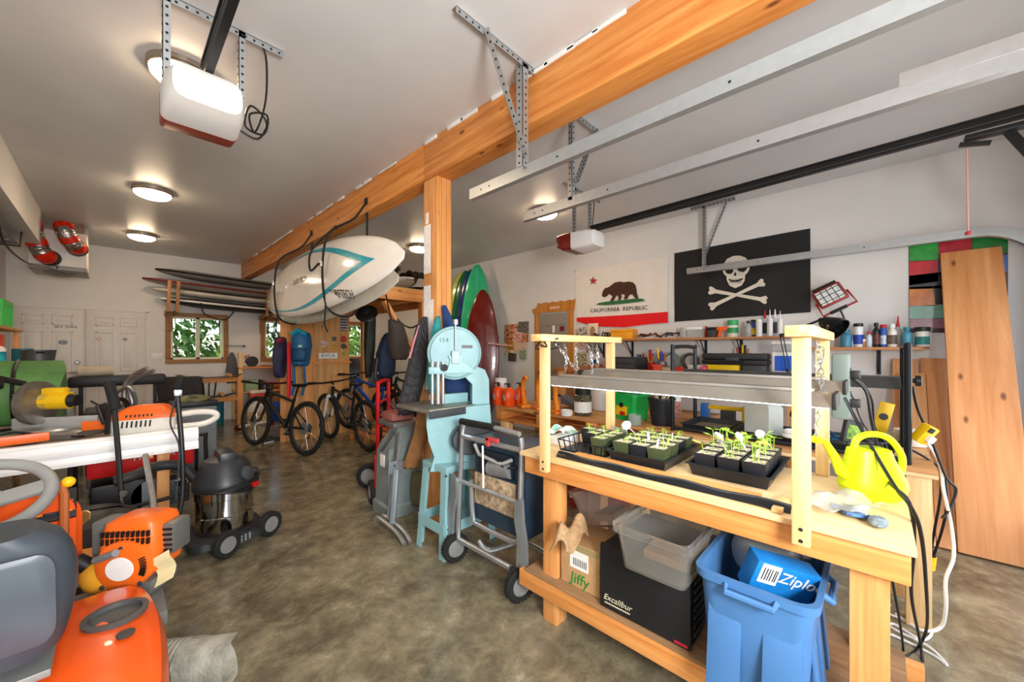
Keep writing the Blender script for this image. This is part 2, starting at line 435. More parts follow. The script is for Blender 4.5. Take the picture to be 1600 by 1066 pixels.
# beam in two lengths with the built-up post
BEAM = WOOD('orange_fir_beam', 'e09a50', 'bd6c26', 1, .5, 3.2)  # orange fir colours with plain timber grain
struct(MB().mm((1.785, 2.70, 2.80), (1.93, YB, ZC), bev=.004).build('ceiling_beam', BEAM))
struct(MB().mm((1.775, YF, 2.79), (1.94, 2.698, ZC), bev=.004).build('ceiling_beam', BEAM))
pw = MB()
for y in [YF + .02 + .16 * i for i in range(64)]:
    if random.random() < .62: pw.box((1.770, y, ZC - .008 - random.random() * .008), (.012, .16 + random.random() * .06, .012 + random.random() * .02), bev=.003)
struct(pw.build('trim_3', M('white_drywall_edge', 'e9e7e2', .7)))
post = thing('timber_post', 'built-up timber post of upright planks carrying the ceiling beam', 'post', (1.79, 2.54, 0)); post['kind'] = 'structure'
del post['category']
for a, c in ((0, .044), (.048, .092), (.096, .14)): MB().mm((a, .0, 0), (c, .19, 2.79), bev=.004).build('plank', FIR_Z, post)
wp = MB()
for z0, z1, y0, y1 in ((2.02, 2.42, .09, .185), (.95, 1.92, .09, .187), (2.43, 2.52, .12, .16), (1.5, 1.8, .05, .089)): wp.mm((-.0015, y0, z0), (.002, y1, z1))
wp.build('white_paint_patch', M('white_paint_smear', 'efece8', .7, var=.06, vscale=30), post)
# outside: driveway, bank of shrubs beyond the windows
struct(MB().mm((-14, -22, -.2), (20, YF - .2, -.02)).build('ground_1', M('pale_driveway', 'b8b4aa', .9, var=.08, vscale=1)))
struct(MB().mm((-14, YB + .3, -.2), (20, 30, .0)).build('ground_2', M('forest_floor', '8a8a6a', .95, var=.3, vscale=2)))
LEAFS = [M('leaf_green_a', '4f7a2a', .5, var=.3, vscale=3), M('leaf_green_b', '86a838', .5, var=.3, vscale=3), M('leaf_green_c', '2c5220', .5, var=.3, vscale=3)]
def shrub(x, y, z, r, h, k, label, n=420):
    o = thing('garden_shrub', label, 'shrub', (x, y, 0), group='shrubs outside the windows')
    MB().tube([(0, 0, 0), (.05, 0, h * .5), (-.03, .05, h * .85)], (.05, .02)).build('trunk', M('bark', '5a4632', .9), o)
    vs, fs = [], []
    for i in range(n):
        th = random.random() * 2 * PI; ph = math.acos(2 * random.random() - 1); q = .55 + .45 * random.random()
        c = Vector((r * q * math.sin(ph) * math.cos(th), r * q * math.sin(ph) * math.sin(th), z + (h - z) * (.5 + .5 * q * math.cos(ph))))
        a, bb, _ = frame((random.gauss(0, 1), random.gauss(0, 1), random.gauss(.6, .6)), (random.random(), random.random(), .3)); s_ = .07 + .07 * random.random()
        i0 = len(vs); vs += [c - a * s_, c + bb * s_ * .45, c + a * s_, c - bb * s_ * .45]; fs.append((i0, i0 + 1, i0 + 2, i0 + 3))
    mb = MB(); mb.raw(vs, fs); f = mb.build('foliage', LEAFS[k], o, smooth=False); f['kind'] = 'stuff'
for i in range(6): shrub(-.3 + 1.25 * i, 11.1 + .12 * (i % 2), .3, .58, 1.9 + .15 * (i % 3), (1, 0, 1, 2, 1, 0)[i], ['mid green leafy shrub close outside the back windows', 'sunlit yellow green shrub close outside the back windows', 'dark green shrub close outside the back windows'][(1, 0, 1, 2, 1, 0)[i]])
for i in range(4): shrub(.2 + 1.75 * i, 12.7, .6, .82, 3.3, (2, 0, 2, 0)[i], ['taller mid green tree farther off beyond the windows', '', 'taller dark green tree farther off beyond the windows'][(2, 0, 2, 0)[i]], 700)
# ================================================================== CEILING FIXTURES
NICKEL = M('brushed_nickel', 'b9b0a2', .3, 1, var=.05)
LAMPG = GLOW('lit_lamp_glass', 'ffe0ba', 46)
def ceiling_lamp(loc, label):
    o = thing('ceiling_lamp', label, 'ceiling lamp', loc, group='round flush ceiling lamps')
    MB().lathe(((.165, 0), (.165, -.03), (.158, -.034), (.158, -.045), (.15, -.045), (.15, 0)), n=40).build('metal_rim', NICKEL, o)
    MB().lathe(((.15, -.04), (.148, -.055), (.13, -.075), (.09, -.09), (.04, -.097), (0.0, -.099)), n=40).build('glass_dome', LAMPG, o)
    return o
for p, l in (((.29, 3.06), 'round flush ceiling lamp lit behind the white-and-red garage door opener'), ((.29, 5.59), 'round flush ceiling lamp, middle one of the row leading to the white double doors'),
             ((.29, 7.87), 'round flush ceiling lamp close to the back wall and heater'), ((3.66, 2.94), 'round flush ceiling lamp glowing behind the end of the steel door track'),
             ((3.5, 5.48), 'ceiling lamp glowing above the board loft behind the timber post'), ((3.5, 7.9), 'ceiling lamp in the far corner above the windows and the loft')):
    ceiling_lamp((p[0], p[1], ZC), l)
HOLE = M('dark_punched_hole', '202224', .9, var=0)
def angle_iron(name, parent, p0, p1, side, up, wd=.035, mat=STEEL, holes=True):
    """slotted L-profile from p0 to p1: one flange along side, the other along up"""
    p0, p1 = Vector(p0), Vector(p1); t = (p1 - p0).normalized(); s_, u_ = Vector(side).normalized(), Vector(up).normalized()
    mb = MB(); th = .003
    for a, b_ in ((s_, u_), (u_, s_)):
        co = [p + a * i * wd + b_ * j * th for p in (p0, p1) for i, j in ((0, 0), (1, 0), (1, 1), (0, 1))]
        mb.raw(co, ((3, 2, 1, 0), (4, 5, 6, 7), (0, 1, 5, 4), (1, 2, 6, 5), (2, 3, 7, 6), (3, 0, 4, 7)))
    o = mb.build(name, mat, parent, smooth=False)
    if holes:
        h = MB(); L = (p1 - p0).length; k = max(2, int(L / .04))
        for i in range(k):
            c = p0 + t * (L * (i + .5) / k)
            for a, b_ in ((s_, u_), (u_, s_)):
                q = c + a * wd * .55; h.cyl(q - b_ * .0012, q + b_ * (th + .0012), .0065, n=8)
        h.build('punched_holes', HOLE, o)['kind'] = 'stuff'
    return o
def track(name, label, pts, web_dir, group='galvanised garage door tracks'):
    """C-channel swept along pts (in a plane X = const)"""
    o = thing(name, label, 'door track', pts[0], group=group)
    prof = [(0, .035), (0, -.035), (.028, -.042), (.034, -.034), (.034, -.028), (.031, -.03), (.026, -.037), (.004, -.032), (.004, .031), (.03, .033), (.03, .037)]
    P = [Vector(p) - Vector(pts[0]) for p in pts]; rings = []
    for i, p in enumerate(P):
        tg = (P[min(i + 1, len(P) - 1)] - P[max(i - 1, 0)]).normalized(); sx = Vector((web_dir, 0, 0)); up = sx.cross(tg); up = up if up.z > -.01 and abs(up.z) > abs(up.y) - .2 else up
        if i == 0: sign = 1 if up.z >= 0 else -1
        up = up * sign
        rings.append([p + sx * a + up * b_ for a, b_ in prof])
    MB().loft(rings).build('channel', STEEL, o, smooth=False)
    hb = MB()
    for y in (.12, .2, .75, 1.6): hb.cyl((-.002 * web_dir, -y, 0), (.001 * web_dir, -y, 0), .006, n=8)
    hb.build('bolt_holes', HOLE, o)['kind'] = 'stuff'
    return o
def curve_down(X, y0, y1, z, r=.32, zend=0.02):
    pts = [(X, y0, z), (X, y1 + r, z)]
    for k in range(1, 9):
        a = k / 8 * PI / 2; pts.append((X, y1 + r - r * math.sin(a), z - r + r * math.cos(a)))
    pts.append((X, y1, zend)); return pts
t1 = track('garage_door_track', 'steel garage door track hung beside the timber beam by a slotted bracket', curve_down(1.69, 2.02, -1.03, 2.46), 1)
t2 = track('garage_door_track', 'steel garage door track with a splice plate, hung just beyond the beam', curve_down(2.25, 2.03, -1.03, 2.45), 1)
t3 = track('garage_door_track', 'steel garage door track bending down in front of the flag wall', curve_down(4.86, 1.68, -.95, 2.35, .36), 1)
MB().bar((0, -2.1, .06), (0, -2.6, .05), .004, .06).build('splice_plate', STEEL, t2)
# hangers
h = thing('track_hanger', 'slotted steel hanger with diagonal brace in front of the timber beam', 'bracket', (1.69, 1.5, ZC), group='slotted steel hangers')
angle_iron('ceiling_angle', h, (-.52, 0, -.001), (.08, 0, -.001), (0, 1, 0), (0, 0, -1))
angle_iron('upright', h, (-.03, 0, -.01), (-.03, 0, -.62), (1, 0, 0), (0, 1, 0), .05)
angle_iron('brace', h, (-.34, -.004, -.02), (-.02, -.004, -.58), (.87, 0, .5), (0, -1, 0), .035)
h = thing('track_hanger', 'slotted steel hanger with diagonal brace beyond the timber beam', 'bracket', (2.25, 1.56, ZC), group='slotted steel hangers')
angle_iron('ceiling_angle', h, (-.05, 0, -.001), (.42, 0, -.001), (0, 1, 0), (0, 0, -1))
angle_iron('upright', h, (.0, 0, -.01), (.0, 0, -.64), (1, 0, 0), (0, 1, 0))
angle_iron('brace', h, (.3, -.004, -.02), (.03, -.004, -.52), (-.9, 0, -.4), (0, -1, 0))
h = thing('track_hanger', 'slotted steel hanger in front of the black pirate flag', 'bracket', (4.82, 1.44, ZC), group='slotted steel hangers')
angle_iron('upright', h, (0, 0, -.02), (0, 0, -.73), (0, 1, 0), (-1, 0, 0), .05)
angle_iron('brace', h, (.02, -.22, -.03), (.0, .0, -.6), (0, 1, 0), (-1, 0, 0), .03)
angle_iron('ceiling_angle', h, (0, -.3, -.001), (0, .18, -.001), (-1, 0, 0), (0, 0, -1))
# openers
REDP = M('dark_red_opener_shell', '7a1d16', .35, var=.1); LENS = M('frosted_lens', 'f2f1ee', .35, var=.01, trans=.25)
RAILB = M('black_opener_rail', '232222', .4, .3, var=.1)
def opener(label, loc, red, rail_len, group='garage door openers', rail_up=.02):
    o = thing('garage_door_opener', label, 'door opener', loc, group=group)
    def ring(y, wx, z0, z1, rnd):
        pts = []
        for sx, sz in ((-1, -1), (1, -1), (1, 1), (-1, 1)):
            cx, cz = sx * (wx - rnd), (z0 + rnd if sz < 0 else z1 - rnd); a0 = {(-1, -1): PI, (1, -1): 1.5 * PI, (1, 1): 0, (-1, 1): .5 * PI}[(sx, sz)]
            for k in range(4):
                a = a0 + k / 3 * PI / 2; pts.append((cx + rnd * math.cos(a), y, cz + rnd * math.sin(a)))
        return pts
    MB().loft([ring(-.26, .10, -.05, .05, .03), ring(-.245, .13, -.085, .07, .05), ring(-.18, .15, -.10, .08, .05), ring(-.02, .155, -.105, .085, .03), ring(0, .155, -.105, .085, .03)]).build('light_lens', LENS, o)
    MB().loft([ring(.001, .152, -.105, .08, .02), ring(.12, .15, -.095, .08, .02), ring(.2, .135, -.05, .075, .02), ring(.215, .12, -.02, .06, .02)]).build('motor_cover', red, o)
    MB().bar((0, -.16, .10), (0, -rail_len, .10 + rail_up), .03, .055).bar((0, -.16, .132), (0, -rail_len, .132 + rail_up), .052, .01).build('drive_rail', RAILB, o)
    MB().tube([(-.022, -.2, .09), (-.022, -rail_len + .05, .09 + rail_up)], .003, 6).build('chain', DGREY, o)
    top = ZC - loc[2]
    for x in (-.15, .15): angle_iron('hanger_strap', o, (x, -.05, .06), (x, -.05, top), (1, 0, 0), (0, 1, 0), .03)
    angle_iron('ceiling_angle', o, (-.32, -.05, top - .001), (.36, -.05, top - .001), (0, 1, 0), (0, 0, -1))
    c = [(.15, .05, .0), (.26, .06, -.02), (.30, .05, .09), (.22, .03, .14), (.2, .06, .03), (.29, .06, .02), (.3, .03, .12), (.22, .05, .1), (.25, .07, .02), (.29, .02, .2), (.28, -.02, top - .05), (.22, -.04, top - .01)]
    MB().tube(c, .006, 6, smooth=5).build('power_cable', BLACK, o)
    return o
opener('garage door opener with a rust-red cover hanging below the lit lamp', (.31, 2.5, 2.62), M('rust_red_cover', 'a03018', .4, var=.12), 3.5)
o2 = opener('garage door opener with a maroon cover hanging before the flag wall', (3.5, 2.34, 2.56), REDP, 3.35, rail_up=.06)
tr = MB().box((0, -2.86, .085), (.07, .28, .03), bev=.006).bar((0, -2.7, .06), (.0, -2.82, .03), .03, .02).build('trolley', BLACK, o2)
MB().bar((.02, -2.88, .09), (.02, -3.12, -.42), .045, .006, up=(1, 0, 0)).build('door_arm', RAILB, tr)
MB().tube([(0, -2.73, .03), (0, -2.735, -.47)], .004, 6).build('pull_cord', M('red_white_cord', 'd89a94', .8), tr)
MB().bar((-.035, -2.735, -.48), (.035, -2.735, -.47), .02, .022, bev=.006).build('pull_handle', RED, tr)
# heater with taped ducts
CREAMM = M('cream_enamel', 'dcd4ca', .4, var=.03)
o = thing('unit_heater', 'cream gas unit heater hung from the ceiling in the corner', 'heater', (-.5, 8.1, 2.45))
MB().mm((-.25, -.35, 0), (.25, .35, .5), bev=.012).build('casing', CREAMM, o)
MB().mm((-.253, -.353, -.012), (.253, .353, .04), bev=.006).build('bottom_pan', M('grey_enamel', '8d8884', .4), o)
MB().mm((.06, -.356, .14), (.19, -.35, .24), bev=.004).build('rating_label', PAPER, o)
MB().mm((-.02, -.36, -.005), (.0, -.35, .035)).build('latch', BLACK, o)
for x in (.22, -.22): angle_iron('hanger_bracket', o, (x, -.3, .48), (x, -.3, .65), (0, 1, 0), (-1, 0, 0), .05, M('rusty_steel', '8a6a5a', .6, .4, var=.2), holes=False)
MB().mm((.12, -.2, .5), (.25, .2, .62), bev=.005).build('exhaust_housing', M('grey_enamel', '8d8884', .4), o)
MB().ball((.0, .0, -.02), .16, (1, 1, .3)).build('fan_guard', M('grey_enamel', '8d8884', .4), o)
FOIL = M('crinkled_foil', 'a9a5a0', .25, .9, var=.25, vscale=30, bump=.8, bscale=40); TAPE = M('red_duct_tape', 'd8240c', .25, var=.15, vscale=20, bump=.5, bscale=40)
for i, pts in enumerate((((-.71, 7.58, 3.0), (-.69, 7.57, 2.84), (-.65, 7.57, 2.68), (-.60, 7.60, 2.58), (-.56, 7.71, 2.57)), ((-.44, 7.56, 2.99), (-.43, 7.52, 2.9), (-.38, 7.55, 2.79), (-.34, 7.61, 2.74), (-.33, 7.71, 2.73)))):
    d = thing('flexible_duct', ['foil duct wrapped in red tape joining the heater low down', 'short foil duct joining the heater near its top'][i], 'duct', pts[0])
    P = [Vector(p) - Vector(pts[0]) for p in pts]; sp = spline(P, 8); n = len(sp)
    MB().tube(sp, [.085 + .006 * (k % 2) for k in range(n)], 16).build('duct_hose', FOIL, d)
    for a, c in ((1, 7), (12, 17), (21, 28)):
        MB().tube(sp[a:c], .094, 16).build('tape_band', TAPE, d)
    e = sp[-1]; MB().tube([sp[-5], sp[-3], sp[-1]], .1, 16).build('black_collar', M('sooty_collar', '35302c', .4, .5, var=.3, vscale=20), d)
# snowboard and cable below the soffit
sb = tag(MB().loft([[(X * wd, y, z + (X * X) * 0 + dz) for X, dz in ((-1, 0), (1, 0), (1, .012), (-1, .012))] for y, wd, z in ((4.6, .02, .10), (4.75, .11, .05), (5.0, .14, .012), (6.0, .125, 0), (6.9, .14, .012), (7.15, .11, .05), (7.3, .02, .1))]).build('snowboard', M('patterned_black_board', '1a1a1e', .3, var=.0), smooth=False), 'black patterned snowboard slung under the boxed soffit', 'snowboard')
put(sb, (-.86, 0, 2.53))
MATS['patterned_black_board'].node_tree.nodes['Principled BSDF'].inputs['Roughness'].default_value = .25
pt = MB()
for y in (4.9, 5.3, 5.7, 6.1, 6.5, 6.9): pt.box((.02 * math.sin(y * 9), y, -.001), (.05, .2, .003), rot=(0, 0, y * 5)).box((-.05, y + .12, -.001), (.03, .12, .003), rot=(0, 0, y * 3))
pt.build('printed_pattern', M('white_board_print', 'c9c9c9', .4), sb)['kind'] = 'stuff'
for y in (5.2, 6.8): MB().tube([(-.16, y, .17), (-.15, y, -.005), (.15, y, -.005), (.16, y, .17)], .008, 6).build('strap', BLACK, sb)
c = tag(MB().tube([(-.66, 5.2, 2.69), (-.66, 5.4, 2.35), (-.62, 6.2, 2.28), (-.55, 7.0, 2.36), (-.42, 7.5, 2.36), (-.40, 7.72, 2.40)], .009, 6, smooth=6).build('power_cable', BLACK), 'black cable sagging from the soffit to the heater', 'cable')
# ================================================================== RIGHT WALL
def wall_poly(px, X, mat, name, parent, th=.004):
    """flat print on the wall plane X: outline given in photo pixels"""
    pts = [pX(x, y, X) for x, y in px]; o = Vector(parent.location) if parent else Vector((0, 0, 0))
    return MB().prism([(-p.y, p.z) for p in pts], (X - o.x, -o.y, -o.z), (0, -1, 0), (0, 0, 1), th).build(name, mat, parent, smooth=False)
def zA(zx, zy): return (860 + zx / 3.636, 330 + zy / 3.636)
# ---- flags
def flag(name, label, mat, TL, TR, BR, BL, X, ripple=.006, mod=None, nu=36, nv=18):
    c = [pX(*q, X) for q in (TL, TR, BR, BL)]; o = thing(name, label, 'flag', c[0])
    def fn(u, v):
        p = c[0].lerp(c[1], u).lerp(c[3].lerp(c[2], u), v) - c[0]
        if mod: p = p + mod(u, v)
        p.x += -ripple * (.5 + .5 * math.sin(u * 17 + v * 5)) * (.3 + .7 * v) - .002
        return p
    MB().sheet(fn, nu, nv, .0015).build('cloth', mat, o)
    for k in (0, 3): MB().cyl((.0, c[k].y - c[0].y, c[k].z - c[0].z), (-.014, c[k].y - c[0].y, c[k].z - c[0].z), .008, n=10).build('grommet', ALU, o)
    return o
XW = XR - .006
CLOTHW = M('white_flag_cloth', 'e4ddd4', .8, var=.02); CLOTHB = M('black_flag_cloth', '151414', .65, var=.1, vscale=4)
fr_ = M('red_flag_cloth', 'e2131a', .75, var=.03); BROWN = M('bear_brown', '4a2a1c', .8, var=.15, vscale=30); GRASS = M('flag_green', '2e6b3c', .8)
INKF = M('flag_ink', '2a2420', .8); BONE = M('bone_print', 'd9cfc0', .8, var=.04)
cf = flag('cloth_flag', 'white California flag with brown bear, red star and red stripe', CLOTHW, (899, 425), (1044, 400), (1043, 496), (902, 506), XW)
XF = XW - .014
wall_poly([zA(*q) for q in ((150, 605), (300, 598), (460, 588), (668, 572), (668, 634), (560, 642), (420, 660), (260, 655), (150, 628))], XF, fr_, 'red_stripe', cf)
wall_poly([zA(*q) for q in ((293, 478), (298, 455), (310, 438), (328, 433), (345, 422), (365, 406), (395, 400), (420, 404), (445, 400), (470, 405), (484, 422), (489, 445), (492, 470), (501, 492), (488, 497), (477, 490), (468, 476), (455, 472), (445, 482), (438, 498), (424, 503), (418, 496), (423, 482), (420, 472), (402, 474), (404, 490), (398, 505), (384, 507), (388, 490), (382, 478), (372, 482), (366, 498), (356, 512), (338, 512), (346, 500), (353, 488), (346, 478), (332, 470), (323, 482), (308, 490), (298, 487))], XF, BROWN, 'bear', cf)
wall_poly([zA(*q) for q in ((258, 533), (275, 522), (320, 514), (370, 509), (430, 503), (480, 496), (520, 497), (540, 508), (500, 516), (440, 523), (380, 529), (320, 534))], XF - .003, GRASS, 'grass_patch', cf)
wall_poly([zA(243 + (24 if k % 2 == 0 else 10) * math.sin(k * PI / 5), 396 - (24 if k % 2 == 0 else 10) * math.cos(k * PI / 5)) for k in range(10)], XF, M('star_red', 'b03038', .8), 'star', cf)
a, b_ = pX(*zA(240, 566), XF), pX(*zA(551, 548), XF); dv = b_ - a
for wd_, f_ in (('CALIFORNIA', .235), ('REPUBLIC', .79)): text('lettering', wd_, .081, INKF, cf, a.lerp(b_, f_) - Vector(cf.location), dv, dv.cross(Vector((1, 0, 0))), spacing=1.06)
pf = flag('cloth_flag', 'black pirate flag with skull and crossbones', CLOTHB, (1054, 396), (1266, 357), (1267, 488), (1054, 503), XW, .01)
XF = XW - .02
sk = [(977, 330), (982, 305), (1003, 272), (1038, 255), (1076, 253), (1110, 265), (1129, 293), (1131, 328), (1120, 350), (1107, 362), (1103, 395), (1086, 422), (1050, 438), (1018, 424), (1003, 395), (1000, 370), (984, 356)]
wall_poly([zA(*q) for q in sk], XF, BONE, 'skull', pf)
def blob(cx, cy, rx, ry, rot=0, n=14): return [zA(cx + rx * math.cos(2 * PI * k / n) * math.cos(rot) - ry * math.sin(2 * PI * k / n) * math.sin(rot), cy + rx * math.cos(2 * PI * k / n) * math.sin(rot) + ry * math.sin(2 * PI * k / n) * math.cos(rot)) for k in range(n)]
wall_poly(blob(1017, 340, 22, 17, -.1), XF - .004, CLOTHB, 'eye_socket', pf)
wall_poly([zA(*q) for q in ((1055, 318), (1078, 306), (1120, 300), (1116, 330), (1098, 347), (1070, 342))], XF - .004, CLOTHB, 'eye_patch', pf)
wall_poly([zA(*q) for q in ((985, 312), (1030, 300), (1060, 306), (1125, 288), (1126, 295), (1062, 315), (1030, 307), (986, 320))], XF - .004, CLOTHB, 'patch_strap', pf)
wall_poly([zA(*q) for q in ((1050, 345), (1058, 362), (1050, 370), (1042, 362))], XF - .004, CLOTHB, 'nose_hole', pf)
wall_poly([zA(*q) for q in ((1012, 383), (1030, 392), (1060, 393), (1092, 380), (1094, 388), (1062, 402), (1030, 402), (1014, 392))], XF - .004, CLOTHB, 'mouth_line', pf)
for x in (1024, 1036, 1048, 1060, 1072, 1083): wall_poly([zA(x - 1, 384), zA(x + 1, 384), zA(x + 1, 410), zA(x - 1, 410)], XF - .004, CLOTHB, 'tooth_gap', pf)
for (x0, y0, x1, y1) in ((915, 452, 1215, 504), (918, 540, 1200, 408)):
    L = math.hypot(x1 - x0, y1 - y0); ux, uy = (x1 - x0) / L, (y1 - y0) / L
    def bp_(a, c): return zA(x0 + ux * a - uy * c, y0 + uy * a + ux * c)
    wall_poly([bp_(*q) for q in ((-18, -14), (-8, -24), (6, -20), (24, -11), (L * .5, -8), (L - 24, -11), (L - 6, -20), (L + 8, -24), (L + 18, -12), (L + 10, 0), (L + 18, 12), (L + 8, 24), (L - 6, 20), (L - 24, 11), (L * .5, 8), (24, 11), (6, 20), (-8, 24), (-18, 14), (-10, 0))], XF - (.0 if y0 < 500 else .004), BONE, 'bone', pf)
# ---- wooden-framed grey door
OAK = WOOD('orange_oak_trim', 'cf8a34', 'a8641c', 2, knots=True); DGRY = M('grey_door_paint', '8e857c', .5, var=.04)
y0, y1 = 3.52, 4.12
gd = MB().mm((XR - .03, y0, .01), (XR - .001, y1, 1.98), bev=.004).build('door_3', DGRY); struct(gd)
for yc in (y0 + .16, y1 - .16):
    for za, zb in ((1.62, 1.8), (.95, 1.5), (.2, .82)):
        pm = MB()
        for q in (((XR - .038, yc - .1, za), (XR - .03, yc + .1, za + .014)), ((XR - .038, yc - .1, zb - .014), (XR - .03, yc + .1, zb)), ((XR - .038, yc - .1, za), (XR - .03, yc - .086, zb)), ((XR - .038, yc + .086, za), (XR - .03, yc + .1, zb))): pm.mm(*q, bev=.003)
        pm.build('panel', DGRY, gd)
MB().lathe(((.03, 0), (.028, .01), (.013, .02), (.013, .045), (.028, .055), (.026, .075)), (XR - .03, y1 - .06, 1.0), (-1, 0, 0)).build('door_knob', CHROME, gd)
MB().mm((XR - .034, 3.77, 1.66), (XR - .031, 3.83, 1.78)).build('sticker', PAPER, gd); MB().mm((XR - .034, 3.58, 1.68), (XR - .031, 3.68, 1.76)).build('sticker', M('dark_red_sticker', '7a2230', .5, var=.4, vscale=60), gd)
tr3 = thing('trim_4', 'x', 'x', (XR, 0, 0)); del tr3['category']; del tr3['label']; struct(tr3)
MB().mm((-.035, y0 - .09, 0), (-.001, y0, 2.0), bev=.006).build('jamb_board', OAK, tr3); MB().mm((-.035, y1, 0), (-.001, y1 + .09, 2.0), bev=.006).build('jamb_board', OAK, tr3)
wv = [(-y1 - .14, 2.07), (-y1 - .12, 2.0), (-y0 + .1, 2.0), (-y0 + .12, 2.18)] + [(-y0 + .1 - (y1 - y0 + .12) * k / 24, 2.15 + .022 * abs(math.sin(k / 24 * PI * 4.5))) for k in range(25)] + [(-y1 - .05, 2.09)]
MB().prism(wv, (-.02, 0, 0), (0, -1, 0), (0, 0, 1), .035).build('scalloped_header', OAK, tr3)
MB().mm((-.04, 3.68, 2.05), (-.037, 3.88, 2.09)).build('bumper_sticker', M('pink_sticker', 'e8b8a0', .6, var=.2, vscale=90), tr3)
# ---- pinned cards and photos
def card(name, label, px, X, mat, group):
    ps = [pX(x, y, X) for x, y in px]; c = sum(ps, Vector()) / len(ps); o = MB().prism([(-(p.y - c.y), p.z - c.z) for p in ps], (0, 0, 0), (0, -1, 0), (0, 0, 1), .003).build(name, mat, smooth=False)
    o.location = c; return tag(o, label, 'card', group)
GRP = 'cards and photos pinned beside the door'
def PHOTO(n, c1, c2, sc=25):
    m_ = M(n, c1, .5, var=0)
    if 'done' in m_: return m_
    t_ = m_.node_tree; b__ = t_.nodes['Principled BSDF']; tc_ = t_.nodes.new('ShaderNodeTexCoord'); v_ = t_.nodes.new('ShaderNodeTexNoise'); v_.inputs['Scale'].default_value = sc; v_.inputs['Detail'].default_value = 2
    r_ = t_.nodes.new('ShaderNodeValToRGB'); r_.color_ramp.elements[0].position = .42; r_.color_ramp.elements[1].position = .56
    r_.color_ramp.elements[0].color = (*lin(c1), 1); r_.color_ramp.elements[1].color = (*lin(c2), 1)
    t_.links.new(tc_.outputs['Object'], v_.inputs['Vector']); t_.links.new(v_.outputs[0], r_.inputs[0]); t_.links.new(r_.outputs[0], b__.inputs['Base Color']); m_['done'] = 1
    return m_
XC = XR - .004
for i, (px, mt, lb) in enumerate((
    (((788, 508), (826, 505), (826, 535), (788, 536)), PHOTO('photo_red', '8a3a20', 'd8a070'), 'warm red and orange poster print pinned beside the wooden door frame'),
    (((803, 512), (818, 520), (812, 545), (800, 538)), PHOTO('photo_white_red', 'c82a20', 'e8d8c8', 40), 'red and white torn print pinned over the orange poster'),
    (((810, 503), (826, 502), (826, 522), (808, 518)), PHOTO('photo_grey', '3a3634', '8a8078', 40), 'grey crumpled photo on the upper corner of the orange poster'),
    (((787, 537), (806, 533), (803, 552), (788, 556)), PHOTO('photo_yellow', 'd89a30', 'e8e0c8'), 'yellow and white card pinned below the poster'),
    (((804, 534), (824, 537), (818, 553), (802, 550)), PHOTO('photo_cream', 'e8d4c0', 'c89a80', 60), 'cream flower-shaped card pinned below the poster'),
    (((794, 551), (807, 553), (806, 565), (794, 564)), PHOTO('photo_dark', '2a2624', '6a5a50', 50), 'small dark photo pinned lowest below the poster'),
    (((811, 548), (822, 546), (822, 562), (812, 561)), PHOTO('photo_green', '5a7a4a', 'a8b890', 50), 'small green card pinned beside the door jamb'))):
    o = card('pinned_card', lb, px, XC - .004 * i, mt, GRP)
GR2 = 'cards and photos on the wall behind the grow frame'
for i, (px, mt, lb) in enumerate((
    (((898, 536), (914, 531), (914, 545), (899, 546)), PHOTO('photo_a', 'b07a5a', 'e8d8c8', 50), 'brown photo card pinned highest behind the hanging chains'),
    (((915, 532), (925, 530), (925, 550), (916, 552)), PHOTO('photo_b', '5a5048', 'c8b8a0', 50), 'narrow dark photo pinned behind the grow frame'),
    (((927, 534), (940, 533), (940, 552), (928, 553)), PHOTO('photo_c', '3a5a58', 'b8c0b0', 50), 'teal and grey photo pinned behind the grow frame'),
    (((902, 552), (917, 550), (918, 572), (903, 573)), PHOTO('photo_d', '6a6a40', 'd8c8a8', 40), 'olive landscape photo pinned behind the grow frame'),
    (((923, 562), (935, 562), (935, 569), (923, 569)), M('blue_card', '1f6a90', .5, var=.2, vscale=60), 'small blue card pinned behind the grow frame'),
    (((953, 537), (960, 536), (960, 547), (953, 548)), M('lime_note', 'b8d840', .7), 'lime sticky note pinned under the upper shelf'),
    (((952, 560), (956, 560), (956, 568), (952, 568)), M('orange_note', 'e0683a', .7), 'tiny orange note pinned under the upper shelf'),
    (((919, 570), (941, 569), (941, 585), (919, 586)), M('orange_folder', 'd88030', .6), 'orange folder pinned low beside the wooden door'))):
    card('pinned_card', lb, px, XC - .003 * (i % 4), mt, GR2)
# ---- poster of coloured panels (plain blocks)
po = thing('paper_poster', 'glossy poster of red, green, blue and orange blocks behind the tall plank', 'poster', pX(1420, 375, XC))
wall_poly([(1420, 375), (1575, 359), (1575, 520), (1420, 520)], XC, M('poster_base', '4a2830', .25), 'sheet', po, .002)
for nm, c, px in (('g', '2f9a3e', ((1421, 376), (1466, 371), (1466, 406), (1421, 408))), ('r', 'b02030', ((1467, 371), (1518, 366), (1518, 400), (1467, 405))), ('g2', '1c7a34', ((1519, 366), (1574, 360), (1574, 395), (1519, 399))),
                  ('r2', 'c02834', ((1421, 409), (1466, 407), (1466, 440), (1421, 446))), ('b', '4a6ab0', ((1467, 406), (1574, 398), (1574, 425), (1467, 432))), ('k', '2c2a30', ((1421, 431), (1497, 422), (1497, 450), (1421, 452))),
                  ('o', 'd07830', ((1421, 449), (1457, 447), (1462, 478), (1421, 478))), ('k2', '241f26', ((1458, 447), (1574, 440), (1574, 470), (1463, 476))), ('t', '7ab0a0', ((1421, 479), (1574, 470), (1574, 496), (1421, 498))), ('p', '9a6a80', ((1421, 499), (1574, 497), (1574, 512), (1421, 513)))):
    wall_poly(px, XC - .002, M('poster_' + nm, c, .25, var=.12, vscale=18), 'colour_block', po, .0015)
